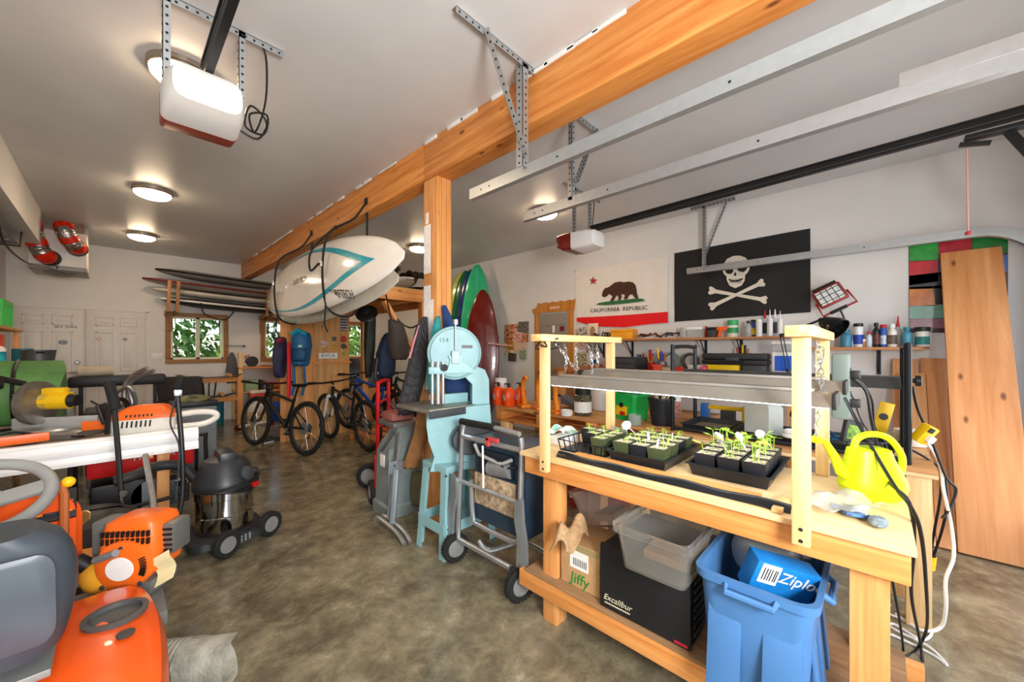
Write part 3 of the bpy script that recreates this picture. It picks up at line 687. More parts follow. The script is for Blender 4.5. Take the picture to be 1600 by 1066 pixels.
# ---- surfboards leaning in a rack on the wall
def board_mesh(L, wd, th, nose=.5, n=26, rocker=.06):
    """upright board: length along z from 0 to L, deck facing -x"""
    mb = MB(); rings = []
    for i in range(n + 1):
        s_ = i / n; q = math.sin(PI * min(max(s_, .004), .996)) ** nose; hw = max(.004, wd / 2 * q); ht = max(.003, th / 2 * min(1, q * 1.15)); bx = rocker * (2 * s_ - 1) ** 4
        rings.append([(bx + ht * math.sin(a) * (1 if math.sin(a) > 0 else .8), hw * math.copysign(abs(math.cos(a)) ** .75, math.cos(a)), s_ * L) for a in [2 * PI * k / 16 for k in range(16)]])
    return mb.loft(rings)
SB = 'surfboards standing in the wall rack'
for i, (lb, L, wd, col, st) in enumerate((('maroon surfboard standing shortest in the wall rack', 2.46, .60, '6a140c', None), ('mint green longboard with pale stringer standing in the wall rack', 2.95, .60, '2cae78', '9ad8b0'), ('navy blue longboard standing between the green boards', 2.88, .58, '16306e', None),
                                  ('dark green longboard standing behind the navy board', 2.88, .58, '0d5a3c', None), ('yellow green longboard half hidden behind the timber post', 2.86, .56, 'b0b848', None))):
    o = thing('surfboard', lb, 'surfboard', (4.50, 5.03 + .16 * i, .02), group=SB, rot=(0, R(3.2), R(44)))
    board_mesh(L, wd, .07).build('board', M('board_' + col, col, .22, var=.06, vscale=6, coat=.4), o)
    if st: MB().tube([(-.034, 0, .1), (-.036, 0, L * .5), (-.02, 0, L - .1)], .003, 6).build('stringer', M('stringer_' + st, st, .4), o)
rk = thing('board_rack', 'wooden wall rack with a pale dowel holding the surfboards upright', 'rack', pX(782, 540, XR))
MB().mm((-.03, -.36, -.07), (-.001, -.2, .07), bev=.004).build('backing_board', OAK, rk)
MB().cyl((-.03, -.34, -.01), (-.62, -.33, .03), .014, n=12).build('dowel', M('pink_dowel', 'd8a890', .6), rk)
hk = tag(MB().tube([(XR - .001, pX(780, 505, XR).y, 1.62), (XR - .02, pX(780, 505, XR).y, 1.62), (XR - .02, pX(780, 505, XR).y, 1.25)], .006, 6).build('hanging_strap', BLACK), 'thin black strap hanging on the wall above the board rack', 'strap')
# ---- shelves
def shelf(label, ya, yb, z, x0, brk):
    o = thing('bracket_shelf', label, 'shelf', (XR, ya, z), group='wooden wall shelves')
    MB().mm((x0 - XR, 0, -.025), (-.001, yb - ya, 0), bev=.003).build('board', WOOD('shelf_wood', 'c08048', '9a5c2c', 1), o)
    for y in brk:
        b = MB(); b.bar((-.006, y - ya, -.03), (-.006, y - ya, -.26), .03, .006, up=(1, 0, 0)); b.bar((-.02, y - ya, -.03), (-.22, y - ya, -.032), .03, .006); b.prism([(-.01, -.24), (-.01, -.2), (-.19, -.035), (-.215, -.035)], (0, y - ya, 0), (1, 0, 0), (0, 0, 1), .006)
        b.build('bracket', M('dark_iron', '2c2f34', .5, .6), o)
    return o
Z1, Z2 = 1.53, 1.415
shelf('long wooden wall shelf below the flags, crowded with jars and sealant tubes', .66, 3.3, Z1, 4.72, (2.9, 2.45, 1.5, 1.12))
shelf('short wooden wall shelf of bottles beside the tall plank', -.33, .6, Z2, 4.74, (-.02, .52))
# ---- generic containers
def sc_at(p): return (p.x * _S + p.y * _C) / F_PX
def vessel(name, label, cat, pos, wpx, hpx, body, cap=None, style='bottle', band=None, group=None, flat=1):
    pos = Vector(pos); k = sc_at(pos); r, h = wpx * k / 2, hpx * k
    o = thing(name, label, cat, pos, group=group)
    if style == 'bottle': pr, ct = ((r * .92, 0), (r, h * .03), (r, h * .62), (r * .9, h * .70), (r * .45, h * .80), (r * .4, h * .86)), ((r * .5, h * .84), (r * .5, h * .99), (r * .42, h))
    elif style == 'can': pr, ct = ((r * .96, 0), (r, h * .02), (r, h * .84), (r * .92, h * .86)), ((r * .8, h * .85), (r * .8, h * .98), (r * .7, h))
    elif style == 'jar': pr, ct = ((r * .9, 0), (r, h * .05), (r, h * .74), (r * .85, h * .8)), ((r * .9, h * .78), (r * .9, h * .98), (r * .85, h))
    elif style == 'tube': pr, ct = ((r, 0), (r, h * .66), (r * .9, h * .67)), ((r * .35, h * .66), (r * .28, h * .72), (r * .08, h))
    elif style == 'nozzle': pr, ct = ((r * .92, 0), (r, h * .03), (r, h * .5), (r * .6, h * .62), (r * .4, h * .66)), ((r * .4, h * .64), (r * .35, h * .7), (r * .1, h))
    else: pr, ct = ((r * .95, 0), (r, h * .05), (r, h), (r * .93, h), (r * .88, h * .06)), None
    MB().lathe(pr, n=18, sy=flat).build('body', body, o)
    if cap and ct: MB().lathe(ct, n=14).build('cap', cap, o)
    if band: MB().lathe(((r * 1.012, h * .12), (r * 1.012, h * .52)), n=18, sy=flat).build('paper_label', band, o)
    return o
BG = 'bottles on the short wall shelf'
CLEAR = M('clear_plastic', 'eef0f0', .12, var=0, trans=.8, ior=1.2)
for x, wq, h, col, cap, st, band, lb in (
    (1322, 19, 27, '3f7f9a', TEALP, 'bottle', None, 'squat teal blue bottle at the end under the black lamp shade'),
    (1331, 6, 14, 'e8e4dc', WHITE, 'bottle', None, 'tiny white bottle in front of the tall dark can'),
    (1341, 15, 37, 'd8d8dc', BLACK, 'can', ('label_blue', '2040a0'), 'tall spray can with black cap and blue label'),
    (1349, 8, 12, 'b87838', WHITE, 'jar', None, 'tiny amber jar with white lid'),
    (1358, 10, 24, 'c8d4dc', RED, 'bottle', None, 'small pale blue bottle with a red cap'),
    (1369, 11, 38, '1e1a1a', BLACK, 'bottle', ('label_dark_red', '6a3428'), 'slim black bottle with a dark red label'),
    (1380, 10, 35, '2a58a8', RED, 'can', ('label_pale', 'c8d0e0'), 'blue can with a red top'),
    (1394, 14, 36, 'e8e2d6', WHITE, 'bottle', ('label_brown', '6a5a48'), 'white glue bottle with a brown label'),
    (1403, 12, 49, 'd8dcdc', RED, 'nozzle', None, 'clear bottle with a long red and white pointed nozzle'),
    (1417, 16, 31, '4a8ca4', TEALP, 'bottle', None, 'teal bottle with a ribbed cap beside the white tub'),
    (1441, 20, 31, 'e4e2dc', BLACK, 'jar', ('label_teal', '2a8a88'), 'white tub with black lid and teal label at the shelf end')):
    p = pX(x, 541, 4.83 if st != 'nozzle' else 4.9); p.z = Z2
    vessel('shelf_bottle', lb, 'bottle', p, wq, h, CLEAR if st == 'nozzle' else M('pl_' + col, col, .35, var=.03), cap, st, M(band[0], band[1], .5, var=.25, vscale=70) if band else None, BG, flat=.8)
SG = 'containers on the long wall shelf'
for x, wq, h, col, cap, st, band, lb in (
    (1068, 10, 17, None, None, 'cup', None, 'clear drinking glass standing on the long shelf'),
    (1103, 6, 18, 'd02418', RED, 'can', None, 'small red canister beside the black box'),
    (1169, 9, 25, None, BLACK, 'bottle', None, 'clear bottle with black cap next to the green tape'),
    (1177, 8, 27, '2850a0', BLACK, 'can', ('label_yellow', 'e8c820'), 'blue spray can with a yellow label'),
    (1186, 9, 27, 'd8d8d4', WHITE, 'can', None, 'plain white spray can with a bent nozzle'),
    (1195, 13, 42, 'c8ccd0', RED, 'tube', ('label_bw', '1a1a1c'), 'sealant tube with a red pointed nozzle'),
    (1203, 8, 42, 'd0d0d0', WHITE, 'tube', None, 'narrow white sealant tube'),
    (1211, 13, 43, 'b8bcc4', WHITE, 'tube', ('label_bw2', '303844'), 'sealant tube with a black and silver label'),
    (1219, 7, 40, 'e0dcd4', WHITE, 'tube', None, 'thin white sealant tube at the shelf end')):
    _i = globals().get('_i', 0) + 1; p = pX(x, 527, 4.79 if _i % 2 else 4.92); p.z = Z1
    vessel('shelf_container', lb, 'container', p, wq, h, M('pl_' + col, col, .35, var=.03) if col else CLEAR, cap, st, M(band[0], band[1], .5, var=.3, vscale=60) if band else None, SG)
tp = pX(1145, 527, 4.84); tp.z = Z1
for i, (c, h, lb) in enumerate((('d8d4c8', .045, 'roll of white tape at the bottom of the tape stack'), ('2f9a5a', .06, 'wide roll of green tape in the middle of the tape stack'), ('e8e4d0', .025, 'thin cream tape roll between two green rolls'), ('3aa868', .06, 'roll of green tape on top of the tape stack'))):
    o = MB().lathe(((.03, 0), (.055, 0), (.055, h), (.03, h), (.03, 0)), n=26).build('tape_roll', M('tape_' + c, c, .5)); tag(o, lb, 'tape roll', 'stack of tape rolls'); o.location = (tp.x, tp.y, tp.z + (0, .046, .107, .133)[i])
def boxthing(name, label, cat, p, dims, mat, rz=0, lid=None, group=None, bev=.006):
    o = thing(name, label, cat, p, rz, group)
    MB().mm((-dims[0] / 2, -dims[1] / 2, 0), (dims[0] / 2, dims[1] / 2, dims[2] * (.72 if lid else 1)), bev=bev).build('body', mat, o)
    if lid: MB().mm((-dims[0] / 2 - .006, -dims[1] / 2 - .006, dims[2] * .72), (dims[0] / 2 + .006, dims[1] / 2 + .006, dims[2]), bev=bev).build('lid', lid, o)
    return o
def on(x, X, z): p = pX(x, 540, X); p.z = z; return p
boxthing('storage_box', 'amber yellow plastic case lying on the long shelf', 'box', on(975, 4.84, Z1), (.2, .30, .135), M('amber_plastic', 'f0a020', .4), R(6), M('amber_plastic', 'f0a020', .4))
boxthing('storage_box', 'clear plastic box of small parts on the long shelf', 'box', on(1087, 4.84, Z1), (.14, .17, .13), CLEAR, 0, WHITE)
boxthing('storage_box', 'small black case between red canister and orange gun', 'box', on(1114, 4.84, Z1), (.12, .09, .12), DGREY, 0, BLACK)
o = thing('glue_gun', 'orange and grey glue gun standing beside the green tape', 'glue gun', on(1128, 4.82, Z1))
MB().box((0, 0, .1), (.04, .11, .045), bev=.008).build('barrel', ORANGE, o); MB().box((0, .02, .045), (.035, .035, .09), rot=(.25, 0, 0), bev=.008).build('grip', ORANGE, o); MB().cyl((0, -.055, .1), (0, -.085, .1), .012, .005).build('nozzle', ALU, o)
o = thing('portrait_print', 'cream portrait print leaning against the wall at the shelf end', 'print', on(925, 4.93, Z1), rot=(0, R(6), 0))
MB().mm((-.003, -.09, 0), (.003, .09, .25), bev=.001).build('sheet', M('cream_print', 'ecd9b8', .7, var=.05), o)
MB().prism([(-.03, .03), (.05, .03), (.04, .09), (.045, .15), (.02, .2), (-.025, .2), (-.045, .16), (-.04, .1)], (-.0045, 0, 0), (0, -1, 0), (0, 0, 1), .002).build('drawn_head', M('sketch_ink', 'b09070', .8, var=.4, vscale=50), o)
for i, (x, rz, lb) in enumerate(((904, .35, 'black and white photo leaning on the shelf end'), (912, -.3, 'dark photo print tilted beside the portrait print'))):
    o = MB().mm((-.002, -.07, 0), (.002, .07, .19)).build('photo_print', PHOTO('photo_bw', '2a2826', 'c8c0b4', 30)); tag(o, lb, 'photo'); put(o, on(x, 4.88 - .03 * i, Z1), (rz, R(5), 0))
for i, (x0, x1, lb) in enumerate(((936, 950, 'tangle of black cable coiled beside the amber case'), (996, 1030, 'loose bundle of black and red leads on the long shelf'), (1040, 1058, 'heap of dark cable with plugs before the drinking glass'))):
    a, c = on(x0, 4.8, Z1 + .012), on(x1, 4.8, Z1 + .012); pts = []
    for k in range(14): q = a.lerp(c, (k / 13)); pts.append(q + Vector((random.uniform(-.05, .08), random.uniform(-.08, .08), random.uniform(0, .06 if i != 0 else .1))))
    tag(MB().tube(pts, .009, 6, smooth=5).build('cable_bundle', [BLACK, M('maroon_cable', '5a2620', .5), DGREY][i]), lb, 'cable')
# ---- wall workbench with tools
WB = 1.13
o = thing('long_workbench', 'wooden workbench running along the wall under the long shelf', 'workbench', (XR, .5, 0))
MB().mm((-.62, 0, WB - .045), (-.002, 2.85, WB), bev=.004).build('top', WOOD('bench_top_wood', 'c4783c', '9a5626', 1), o)
for y in (.06, 1.4, 2.75):
    for x in (-.57, -.06): MB().mm((x - .045, y - .045, 0), (x + .045, y + .045, WB - .046), bev=.004).build('leg', FIR_Z, o)
MB().mm((-.58, .02, .3), (-.04, 2.8, .33), bev=.003).build('lower_shelf', FIR_Y, o)
o = boxthing('drawer_unit', 'black plastic drawer cabinet on the workbench end', 'cabinet', on(980, 4.62, WB - .0), (.36, .42, .16), M('charcoal_plastic', '2c2e33', .4))
for z in (.02, .085): MB().mm((-.186, -.19, z), (-.181, .19, z + .055), bev=.003).build('drawer', DGREY, o)
def upright_tools(label, x, X, z, n, rad, h, cup):
    o = thing('tool_cup', label, 'tool holder', on(x, X, z)); MB().lathe(((rad * .85, 0), (rad, h * .45), (rad * .93, h * .45), (rad * .8, .01)), n=18).build('cup', cup, o)
    for i in range(n):
        a = random.random() * 6.28; q = rad * .6; tp_ = Vector((q * math.cos(a) * 1.8, q * math.sin(a) * 1.8, h * (.8 + .4 * random.random()))); b0 = Vector((q * .6 * math.cos(a), q * .6 * math.sin(a), .01))
        MB().tube([b0, b0.lerp(tp_, .55)], .004, 6).build('shank', STEEL, o); MB().tube([b0.lerp(tp_, .5), tp_], (.009, .012), 8).build('handle', [RED, BLUE, BLACK, YELLOW, M('amber_handle', 'b87a3a', .5)][i % 5], o)
upright_tools('cup crammed with screwdrivers and brushes on the workbench', 1018, 4.65, WB, 6, .05, .22, RED)
upright_tools('tin of chisels and files standing among the bench clutter', 1034, 4.6, WB, 7, .06, .25, M('grey_tin', '8a8a86', .4, .6))
upright_tools('jar of paintbrushes on the workbench beside the drawer cabinet', 1002, 4.9, WB, 4, .04, .2, CLEAR)
upright_tools('rack of small pliers standing behind the black tool case', 1160, 4.86, WB, 6, .05, .27, DGREY)
o = thing('bike_helmet', 'white dome helmet lying on the workbench', 'helmet', on(1113, 4.84, WB + .001)); MB().lathe(((.13, 0), (.132, .03), (.11, .10), (.06, .14), (0, .15)), n=20).build('shell', WHITE, o); MB().tube([(-.13, .0, .035), (-.15, .05, .02), (-.12, .1, .035)], .01).build('strap', BLACK, o)
for x, X, c, r, lb in ((1048, 4.8, '7a8a80', .10, 'grey green coil of hose lying on the workbench'), (1078, 4.8, '4a4844', .09, 'dark coil of cord lying on the workbench')):
    o = MB().torus((0, 0, .1), r, .014, (1, .2, 0)).torus((.03, 0, .1), r * .92, .014, (1, -.1, 0)).build('hose_coil', M('coil_' + c, c, .5)); tag(o, lb, 'hose coil'); o.location = on(x, X, WB + .02)
for x, X, d, c, lb in ((1047, 4.5, (.1, .16, .05), 'c8b090', 'low cardboard tray of fittings on the workbench'), (1028, 4.48, (.08, .1, .08), 'd84a28', 'small red carton on the workbench edge'), (1088, 4.5, (.1, .16, .09), 'b8b4ac', 'grey tin box on the workbench edge'), (1062, 4.46, (.06, .08, .06), 'c03020', 'small red tin on the workbench edge')):
    boxthing('small_box', lb, 'box', on(x, X, WB), d, M('bx_' + c, c, .6, var=.15, vscale=40), R(8), M('bx_' + c, c, .6))
o = MB().ball((0, 0, .045), .045).build('ball', M('pink_ball', 'e04a6a', .5)); tag(o, 'small pink ball resting on the workbench', 'ball'); o.location = on(1100, 4.47, WB)
TX = 4.18
o = thing('tool_case', 'long black tool case lying closed on the yellow organiser', 'tool case', on(1149, 4.55, WB + .10)); MB().mm((-.12, -.30, 0), (.12, .30, .055), bev=.015).build('base', BLACK, o); MB().mm((-.12, -.30, .057), (.12, .30, .12), bev=.02).build('lid', M('soft_black', '26282a', .5), o); MB().mm((-.128, -.06, .03), (-.12, .06, .08), bev=.004).build('latch', DGREY, o); MB().tube([(-.12, -.1, .04), (-.15, -.1, .04), (-.15, .1, .04), (-.12, .1, .04)], .008).build('handle', BLACK, o)
boxthing('parts_organiser', 'yellow plastic organiser under the black tool case', 'organiser', on(1134, 4.55, WB), (.22, .30, .10), M('organiser_yellow', 'd8b400', .45))
boxthing('parts_organiser', 'dark grey organiser under the black tool case', 'organiser', on(1182, 4.55, WB), (.22, .20, .10), M('organiser_grey', '3a3c40', .45))
o = boxthing('product_carton', 'white carton with a blue panel standing on the workbench', 'carton', on(1230, 4.60, WB), (.16, .22, .24), PAPER); MB().mm((-.084, -.09, .05), (-.081, .09, .2)).build('blue_print', M('carton_blue', '1c58c0', .5), o)
boxthing('storage_box', 'clear lidded box stacked on the blue and white carton', 'box', on(1229, 4.57, WB + .241), (.2, .2, .1), CLEAR, 0, WHITE)
for x, X, d, lb in ((985, 4.5, (.4, .45, .4), 'big brown carton under the workbench'), (1085, 4.5, (.36, .45, .34), 'brown carton under the workbench beside the black rack')):
    boxthing('cardboard_box', lb, 'carton', on(x, X, .335), d, CARD)
# ---- work light and desk lamp
o = thing('work_light', 'red halogen work light with wire guard hung on the wall', 'work light', pX(1297, 462, 4.9), rot=(R(-28), 0, 0))
MB().mm((-.05, -.12, -.09), (.04, .12, .09), bev=.02).build('housing', M('lamp_red', '9c2420', .4), o); MB().mm((-.056, -.10, -.07), (-.05, .10, .07)).build('lamp_glass', M('silver_reflector', 'd8dcdc', .2, .5, var=.15, vscale=30), o)
g = MB()
for k in (-.1, -.05, 0, .05, .1): g.tube([(-.062, k, -.075), (-.07, k, 0), (-.062, k, .075)], .003, 6)
for k in (-.05, 0, .05): g.tube([(-.062, -.105, k), (-.07, 0, k), (-.062, .105, k)], .003, 6)
g.build('wire_guard', BLACK, o)
MB().tube([(-.03, -.13, -.02), (-.03, -.14, -.16), (-.03, .14, -.16), (-.03, .13, -.02)], .01, 8).build('carry_frame', M('lamp_red', '9c2420', .4), o); MB().tube([(-.03, -.06, -.16), (-.03, .08, -.16)], .016, 8).build('grip', BLACK, o); MB().tube([(-.02, -.1, .1), (-.02, .1, .105)], .014, 8).build('grip', BLACK, o); MB().tube([(-.03, 0, -.16), (-.02, .02, -.28), (.02, .05, -.32)], .008, 6).build('stand_bar', BLACK, o)
o = thing('desk_lamp', 'black jointed-arm desk lamp rising from the workbench', 'lamp', on(1232, 4.4, WB))
ps = [pX(1236, 580, 4.3), pX(1221, 524, 4.3), pX(1282, 500, 4.2)]; ps = [q - o.location for q in ps]
MB().lathe(((.07, 0), (.07, .02), (.02, .03), (.015, .08)), n=18).build('base', BLACK, o)
for k, (a, c) in enumerate(((Vector((0, 0, .06)), ps[1]), (ps[1], ps[2]))):
    for dy in (-.012, .012): MB().tube([a + Vector((0, dy, 0)), c + Vector((0, dy, 0))], .005, 6).build('arm_bar', BLACK, o)
    MB().ball(c, .018).build('joint', BLACK, o)
e = ps[2]; MB().lathe(((.02, .02), (.045, 0), (.06, -.03), (.095, -.1), (.1, -.14), (.094, -.14), (.088, -.1), (.05, -.03), (0, -.01)), e + Vector((-.01, -.02, -.01)), (.35, .65, .55), n=22).build('shade', M('gloss_black', '0c0c0c', .15), o)
# ---- planks leaning on the wall
def plank(label, foot_y, wd, L, foot_x, mat, th=.03, top_x=XR - .07):
    o = MB().box((0, 0, L / 2), (th, wd, L), bev=.003).build('leaning_plank', mat); tag(o, label, 'plank', 'planks leaning on the right wall')
    lean = math.asin((top_x - foot_x) / L); put(o, (foot_x + th, foot_y, .0 + th * .5 * math.sin(lean)), (0, lean, 0)); return o
BIGP = WOOD('knotty_plank', 'e2a066', 'c47e44', 2, .6, 2.4)
plank('tall wide knotty pine plank leaning on the wall by the open door track', -.57, .33, 2.42, 3.95, BIGP, .04)
for lb, y, wd, L, fx, c in (('short pine plank with one knot leaning beside the tall plank', -.225, .16, 1.44, 3.97, 0), ('narrow pine plank leaning against the tall plank', -.355, .09, 1.43, 3.98, 1), ('pine board set back behind the shorter planks', -.19, .16, 1.42, 4.36, 0), ('slim pine board behind the narrow plank', -.36, .15, 1.42, 4.38, 1)):
    plank(lb, y, wd, L, fx, top_x=4.80 if fx < 4 else XR - .07, th=.022, mat=[WOOD('plank_a', 'eab27a', 'd2945a', 2, .6, 2.2), WOOD('plank_b', 'e0a26c', 'c88650', 2, .6, 2.2)][c])
plank('weathered grey board standing behind the tall plank', -.47, .12, 1.1, 4.6, WOOD('grey_board', '8a7668', '6a584c', 2, .7, 2.2, False), .022)
# ================================================================== GROW BENCH AND THE LONG BENCH BEHIND IT
BT = .86
PLY = WOOD('plywood_top', 'eed0a0', 'dcb478', 1, .6, 2.0, False, .12)
o = thing('grow_bench', 'fir timber potting bench with plywood top and lower shelf', 'bench', (1.48, -.08, 0))
MB().mm((0, 0, BT - .02), (.63, 1.44, BT), bev=.003).build('plywood_top', PLY, o)
MB().mm((.02, .01, BT - .11), (.058, 1.42, BT - .021), bev=.004).build('front_apron', FIR_Y, o)
MB().mm((.57, .01, BT - .11), (.608, 1.42, BT - .021), bev=.004).build('rear_apron', FIR_Y, o)
for y in (.01, 1.382): MB().mm((.059, y, BT - .11), (.569, y + .038, BT - .021), bev=.004).build('end_apron', FIR_X, o)
for x in (.06, .48):
    for y in (.05, 1.24): MB().mm((x, y, 0), (x + .089, y + .089, BT - .021), bev=.005).build('leg', FIR_Z, o)
MB().mm((.02, -.05, .14), (.058, 1.46, .225), bev=.004).build('front_rail', FIR_Y, o); MB().mm((.57, -.05, .14), (.608, 1.46, .225), bev=.004).build('rear_rail', FIR_Y, o)
MB().mm((.02, .0, .226), (.608, 1.42, .24), bev=.002).build('lower_shelf', WOOD('osb_shelf', 'a8825a', '7c5a38', 1, .7, 3, False), o)
# ---- upright grow-light frames
def grow_frame(label, y, x0=1.442):
    o = thing('timber_goalpost', label, 'light support', (x0, y, 0), group='grow light frames')
    MB().mm((0, -.023, .80), (.03, .023, 1.435), bev=.003).build('upright', PINE_Z, o); MB().mm((.635, -.023, BT + .001), (.668, .023, 1.435), bev=.003).build('upright', PINE_Z, o)
    MB().mm((-.05, -.034, 1.4355), (.73, .034, 1.47), bev=.003).build('crosspiece', PINE_X, o)
    for z in (.815, .85): MB().lathe(((.006, 0), (.005, .002)), (-.0005, .0, z), (-1, 0, 0), 8).build('screw', HOLE, o)
grow_frame('pale pine goalpost frame at the orange-clamp end of the potting bench', 1.17)
gf = grow_frame('pale pine goalpost frame beside the yellow-green watering can', .165)
TUBE = GLOW('lit_grow_tube', 'f6fbff', 7); REFL = M('white_reflector', '9c968c', .28, .6, var=.05)
def fixture(label, x, z, y0, y1):
    o = thing('grow_light', label, 'light fixture', (x, (y0 + y1) / 2, z), group='hanging grow lights'); L = (y1 - y0) / 2
    MB().prism([(-.07, -.012), (-.035, .03), (.035, .03), (.07, -.012), (.064, -.012), (.033, .022), (-.033, .022), (-.064, -.012)], (0, 0, 0), (1, 0, 0), (0, 0, 1), 2 * L).build('reflector', REFL, o, smooth=False)
    for s_ in (-1, 1): MB().box((0, s_ * (L + .006), .008), (.145, .012, .05), bev=.003).build('end_cap', BLACK, o)
    for dx in (-.025, .025): MB().cyl((dx, -L + .01, -.008), (dx, L - .01, -.008), .012, n=12).build('tube_lamp', TUBE, o)
    MB().box((0, 0, .036), (.05, 2 * L - .1, .012), bev=.003).build('ballast_cover', M('ballast_grey', 'a8a49e', .35, .6), o)
    return o
fixture('grow light strip hung over the seedling trays at the bench front', 1.62, 1.225, .10, 1.24)
fixture('grow light strip hung over the rear of the potting bench', 1.94, 1.245, .09, 1.24)
CHN = M('zinc_chain', 'd6d8d8', .3, .9, var=0)
def chain(label, pts, r=.009):
    P = spline([Vector(p) for p in pts], 12); L = [0]
    for a, b_ in zip(P[:-1], P[1:]): L.append(L[-1] + (b_ - a).length)
    mb = MB(); n = max(4, int(L[-1] / (r * 2.3)))
    for i in range(n):
        s_ = L[-1] * i / n; k = max(j for j in range(len(L)) if L[j] <= s_); k = min(k, len(P) - 2); t = (P[k + 1] - P[k]).normalized(); c = P[k] + t * (s_ - L[k]); x, y, z = frame(t)
        sd = x if i % 2 else y
        ring = [c + t * r * 1.5 * math.cos(2 * PI * q / 8) + sd * r * .8 * math.sin(2 * PI * q / 8) for q in range(8)]
        mb.tube(ring, r * .24, 4, closed=True)
    ob = mb.build('hanging_chain', CHN); ob['kind'] = 'stuff'; ob['label'] = label; return ob
CG = 'chains'
for lb, pts in (('short chain holding the front grow light below the far crosspiece', [(1.62, 1.17, 1.417), (1.61, 1.15, 1.35), (1.62, 1.17, 1.265)]), ('slack loop of chain between the far crosspiece and front light', [(1.56, 1.17, 1.417), (1.57, 1.10, 1.33), (1.66, 1.12, 1.29), (1.72, 1.17, 1.37), (1.74, 1.17, 1.417)]),
                ('chain holding the rear grow light below the far crosspiece', [(1.94, 1.17, 1.417), (1.93, 1.16, 1.36), (1.94, 1.17, 1.285)]), ('chain with a trailing tail hung at the far frame', [(1.84, 1.17, 1.417), (1.83, 1.14, 1.36), (1.85, 1.15, 1.25)]),
                ('chain holding the front grow light at the watering-can end', [(1.62, .165, 1.417), (1.63, .17, 1.35), (1.62, .165, 1.265)]), ('bunched chain hung from the crosspiece beside the power strip', [(1.94, .165, 1.417), (1.96, .15, 1.38), (1.92, .17, 1.33), (1.95, .16, 1.29), (1.94, .165, 1.285)]), ('loose chain dangling from the crosspiece above the watering can', [(1.86, .165, 1.417), (1.87, .15, 1.3), (1.85, .16, 1.15), (1.87, .17, 1.04)])):
    c = chain(lb, pts); del c['kind']; c['category'] = 'chain'; c['group'] = 'chains holding up the grow lights'
cc = tag(MB().tube([(1.40, 1.14, 1.44), (1.44, 1.21, 1.40), (1.50, 1.11, 1.41), (1.46, 1.20, 1.47), (1.41, 1.12, 1.41), (1.47, 1.22, 1.43), (1.5, 1.12, 1.45)], .004, 6, smooth=6).build('cord_loop', BLACK), 'loop of black cord wrapped round the far crosspiece end', 'cord')
# ---- seedling trays and pots
TRAY = M('black_tray_plastic', '1d2024', .4, var=.15); SOIL = M('potting_soil', 'd0c2a4', .95, var=.45, vscale=60, bump=.6, bscale=80); POTG = M('olive_pot', '4a5434', .5, var=.15); POTB = M('black_pot', '23252a', .45, var=.15)
SEED = M('seedling_green', 'b4dc4a', .5, var=.15, vscale=40); TAGM = M('white_plant_tag', 'f2f4f0', .5)
def pot(o, x, y, z, mat, s=.075, h=.082):
    p = MB(); a, b_ = s / 2, s * .38
    for zz, q, q2 in ((0, b_, a),):
        rings = [[(sx * r_, sy * r_, hz) for sx, sy in ((-1, -1), (1, -1), (1, 1), (-1, 1))] for r_, hz in ((b_, 0), (a, h), (a - .004, h), (a - .006, h - .012))]
        p.loft(rings)
    ob = p.build('pot', mat, o, smooth=False); ob.location = (x, y, z)
    so = MB().box((0, 0, h - .007), (s - .013, s - .013, .008)).build('soil', SOIL, ob, smooth=False)
    return ob
def seedling(ob, n, hmax, big=0):
    for i in range(n):
        x, y = random.uniform(-.022, .022), random.uniform(-.022, .022); h = hmax * random.uniform(.6, 1); a = random.random() * 6.28; mb = MB()
        top = Vector((x + random.uniform(-.012, .012), y + random.uniform(-.012, .012), .074 + h)); mb.tube([(x, y, .074), top], .0016, 5); w = (.012 + .01 * big) * random.uniform(.8, 1.2)
        for s_ in (0, PI):
            d = Vector((math.cos(a + s_), math.sin(a + s_), .25)); q = Vector((-math.sin(a), math.cos(a), 0))
            mb.raw([top, top + d * w * .7 + q * w * .5, top + d * w * 1.7 + Vector((0, 0, -.002)), top + d * w * .7 - q * w * .5], ((0, 1, 2, 3),))
        mb.build('seedling', SEED, ob)
def tray(label, x0, x1, y0, y1, h=.052, cat='seed tray', z=BT + .001, floor=None, group='black seedling trays'):
    o = thing('seed_tray', label, cat, ((x0 + x1) / 2, (y0 + y1) / 2, z), group=group); a, b_ = (x1 - x0) / 2, (y1 - y0) / 2
    rings = [[(sx * (a - d), sy * (b_ - d), hz) for sx, sy in ((-1, -1), (1, -1), (1, 1), (-1, 1))] for d, hz in ((.02, 0), (.006, h - .004), (-.004, h - .004), (-.004, h), (.008, h), (.022, .006))]
    MB().loft(rings).build('tray_shell', TRAY, o, smooth=False)
    if floor: MB().box((0, 0, .01), (2 * a - .05, 2 * b_ - .05, .006)).build('tray_contents', floor, o)
    return o
random.seed(3)
def fill(o, nx, ny, sx, sy, mats, seeds, hmax, big=0):
    for i in range(nx):
        for j in range(ny):
            ob = pot(o, (i - (nx - 1) / 2) * sx, (j - (ny - 1) / 2) * sy, .012, mats[(i * 2 + j) % len(mats)], min(sx, sy) * .96)
            seedling(ob, seeds if random.random() < .85 else 1, hmax, big)
            if random.random() < .28:
                tg = MB().box((random.uniform(-.02, .02), .01, .085), (.016, .0015, .06), rot=(random.uniform(-.3, .3), 0, random.uniform(-.8, .8))).build('plant_tag', TAGM, ob)
t3_ = tray('black seedling tray with the tallest sprouts next to the bare bench end', 1.70, 2.09, .28, .59); fill(t3_, 4, 3, .088, .09, [POTB], 5, .075, 1)
t2_ = tray('black seedling tray of olive and black pots in the middle of the bench', 1.64, 2.05, .65, .94); fill(t2_, 4, 3, .092, .085, [POTG, POTB, POTG], 3, .03)
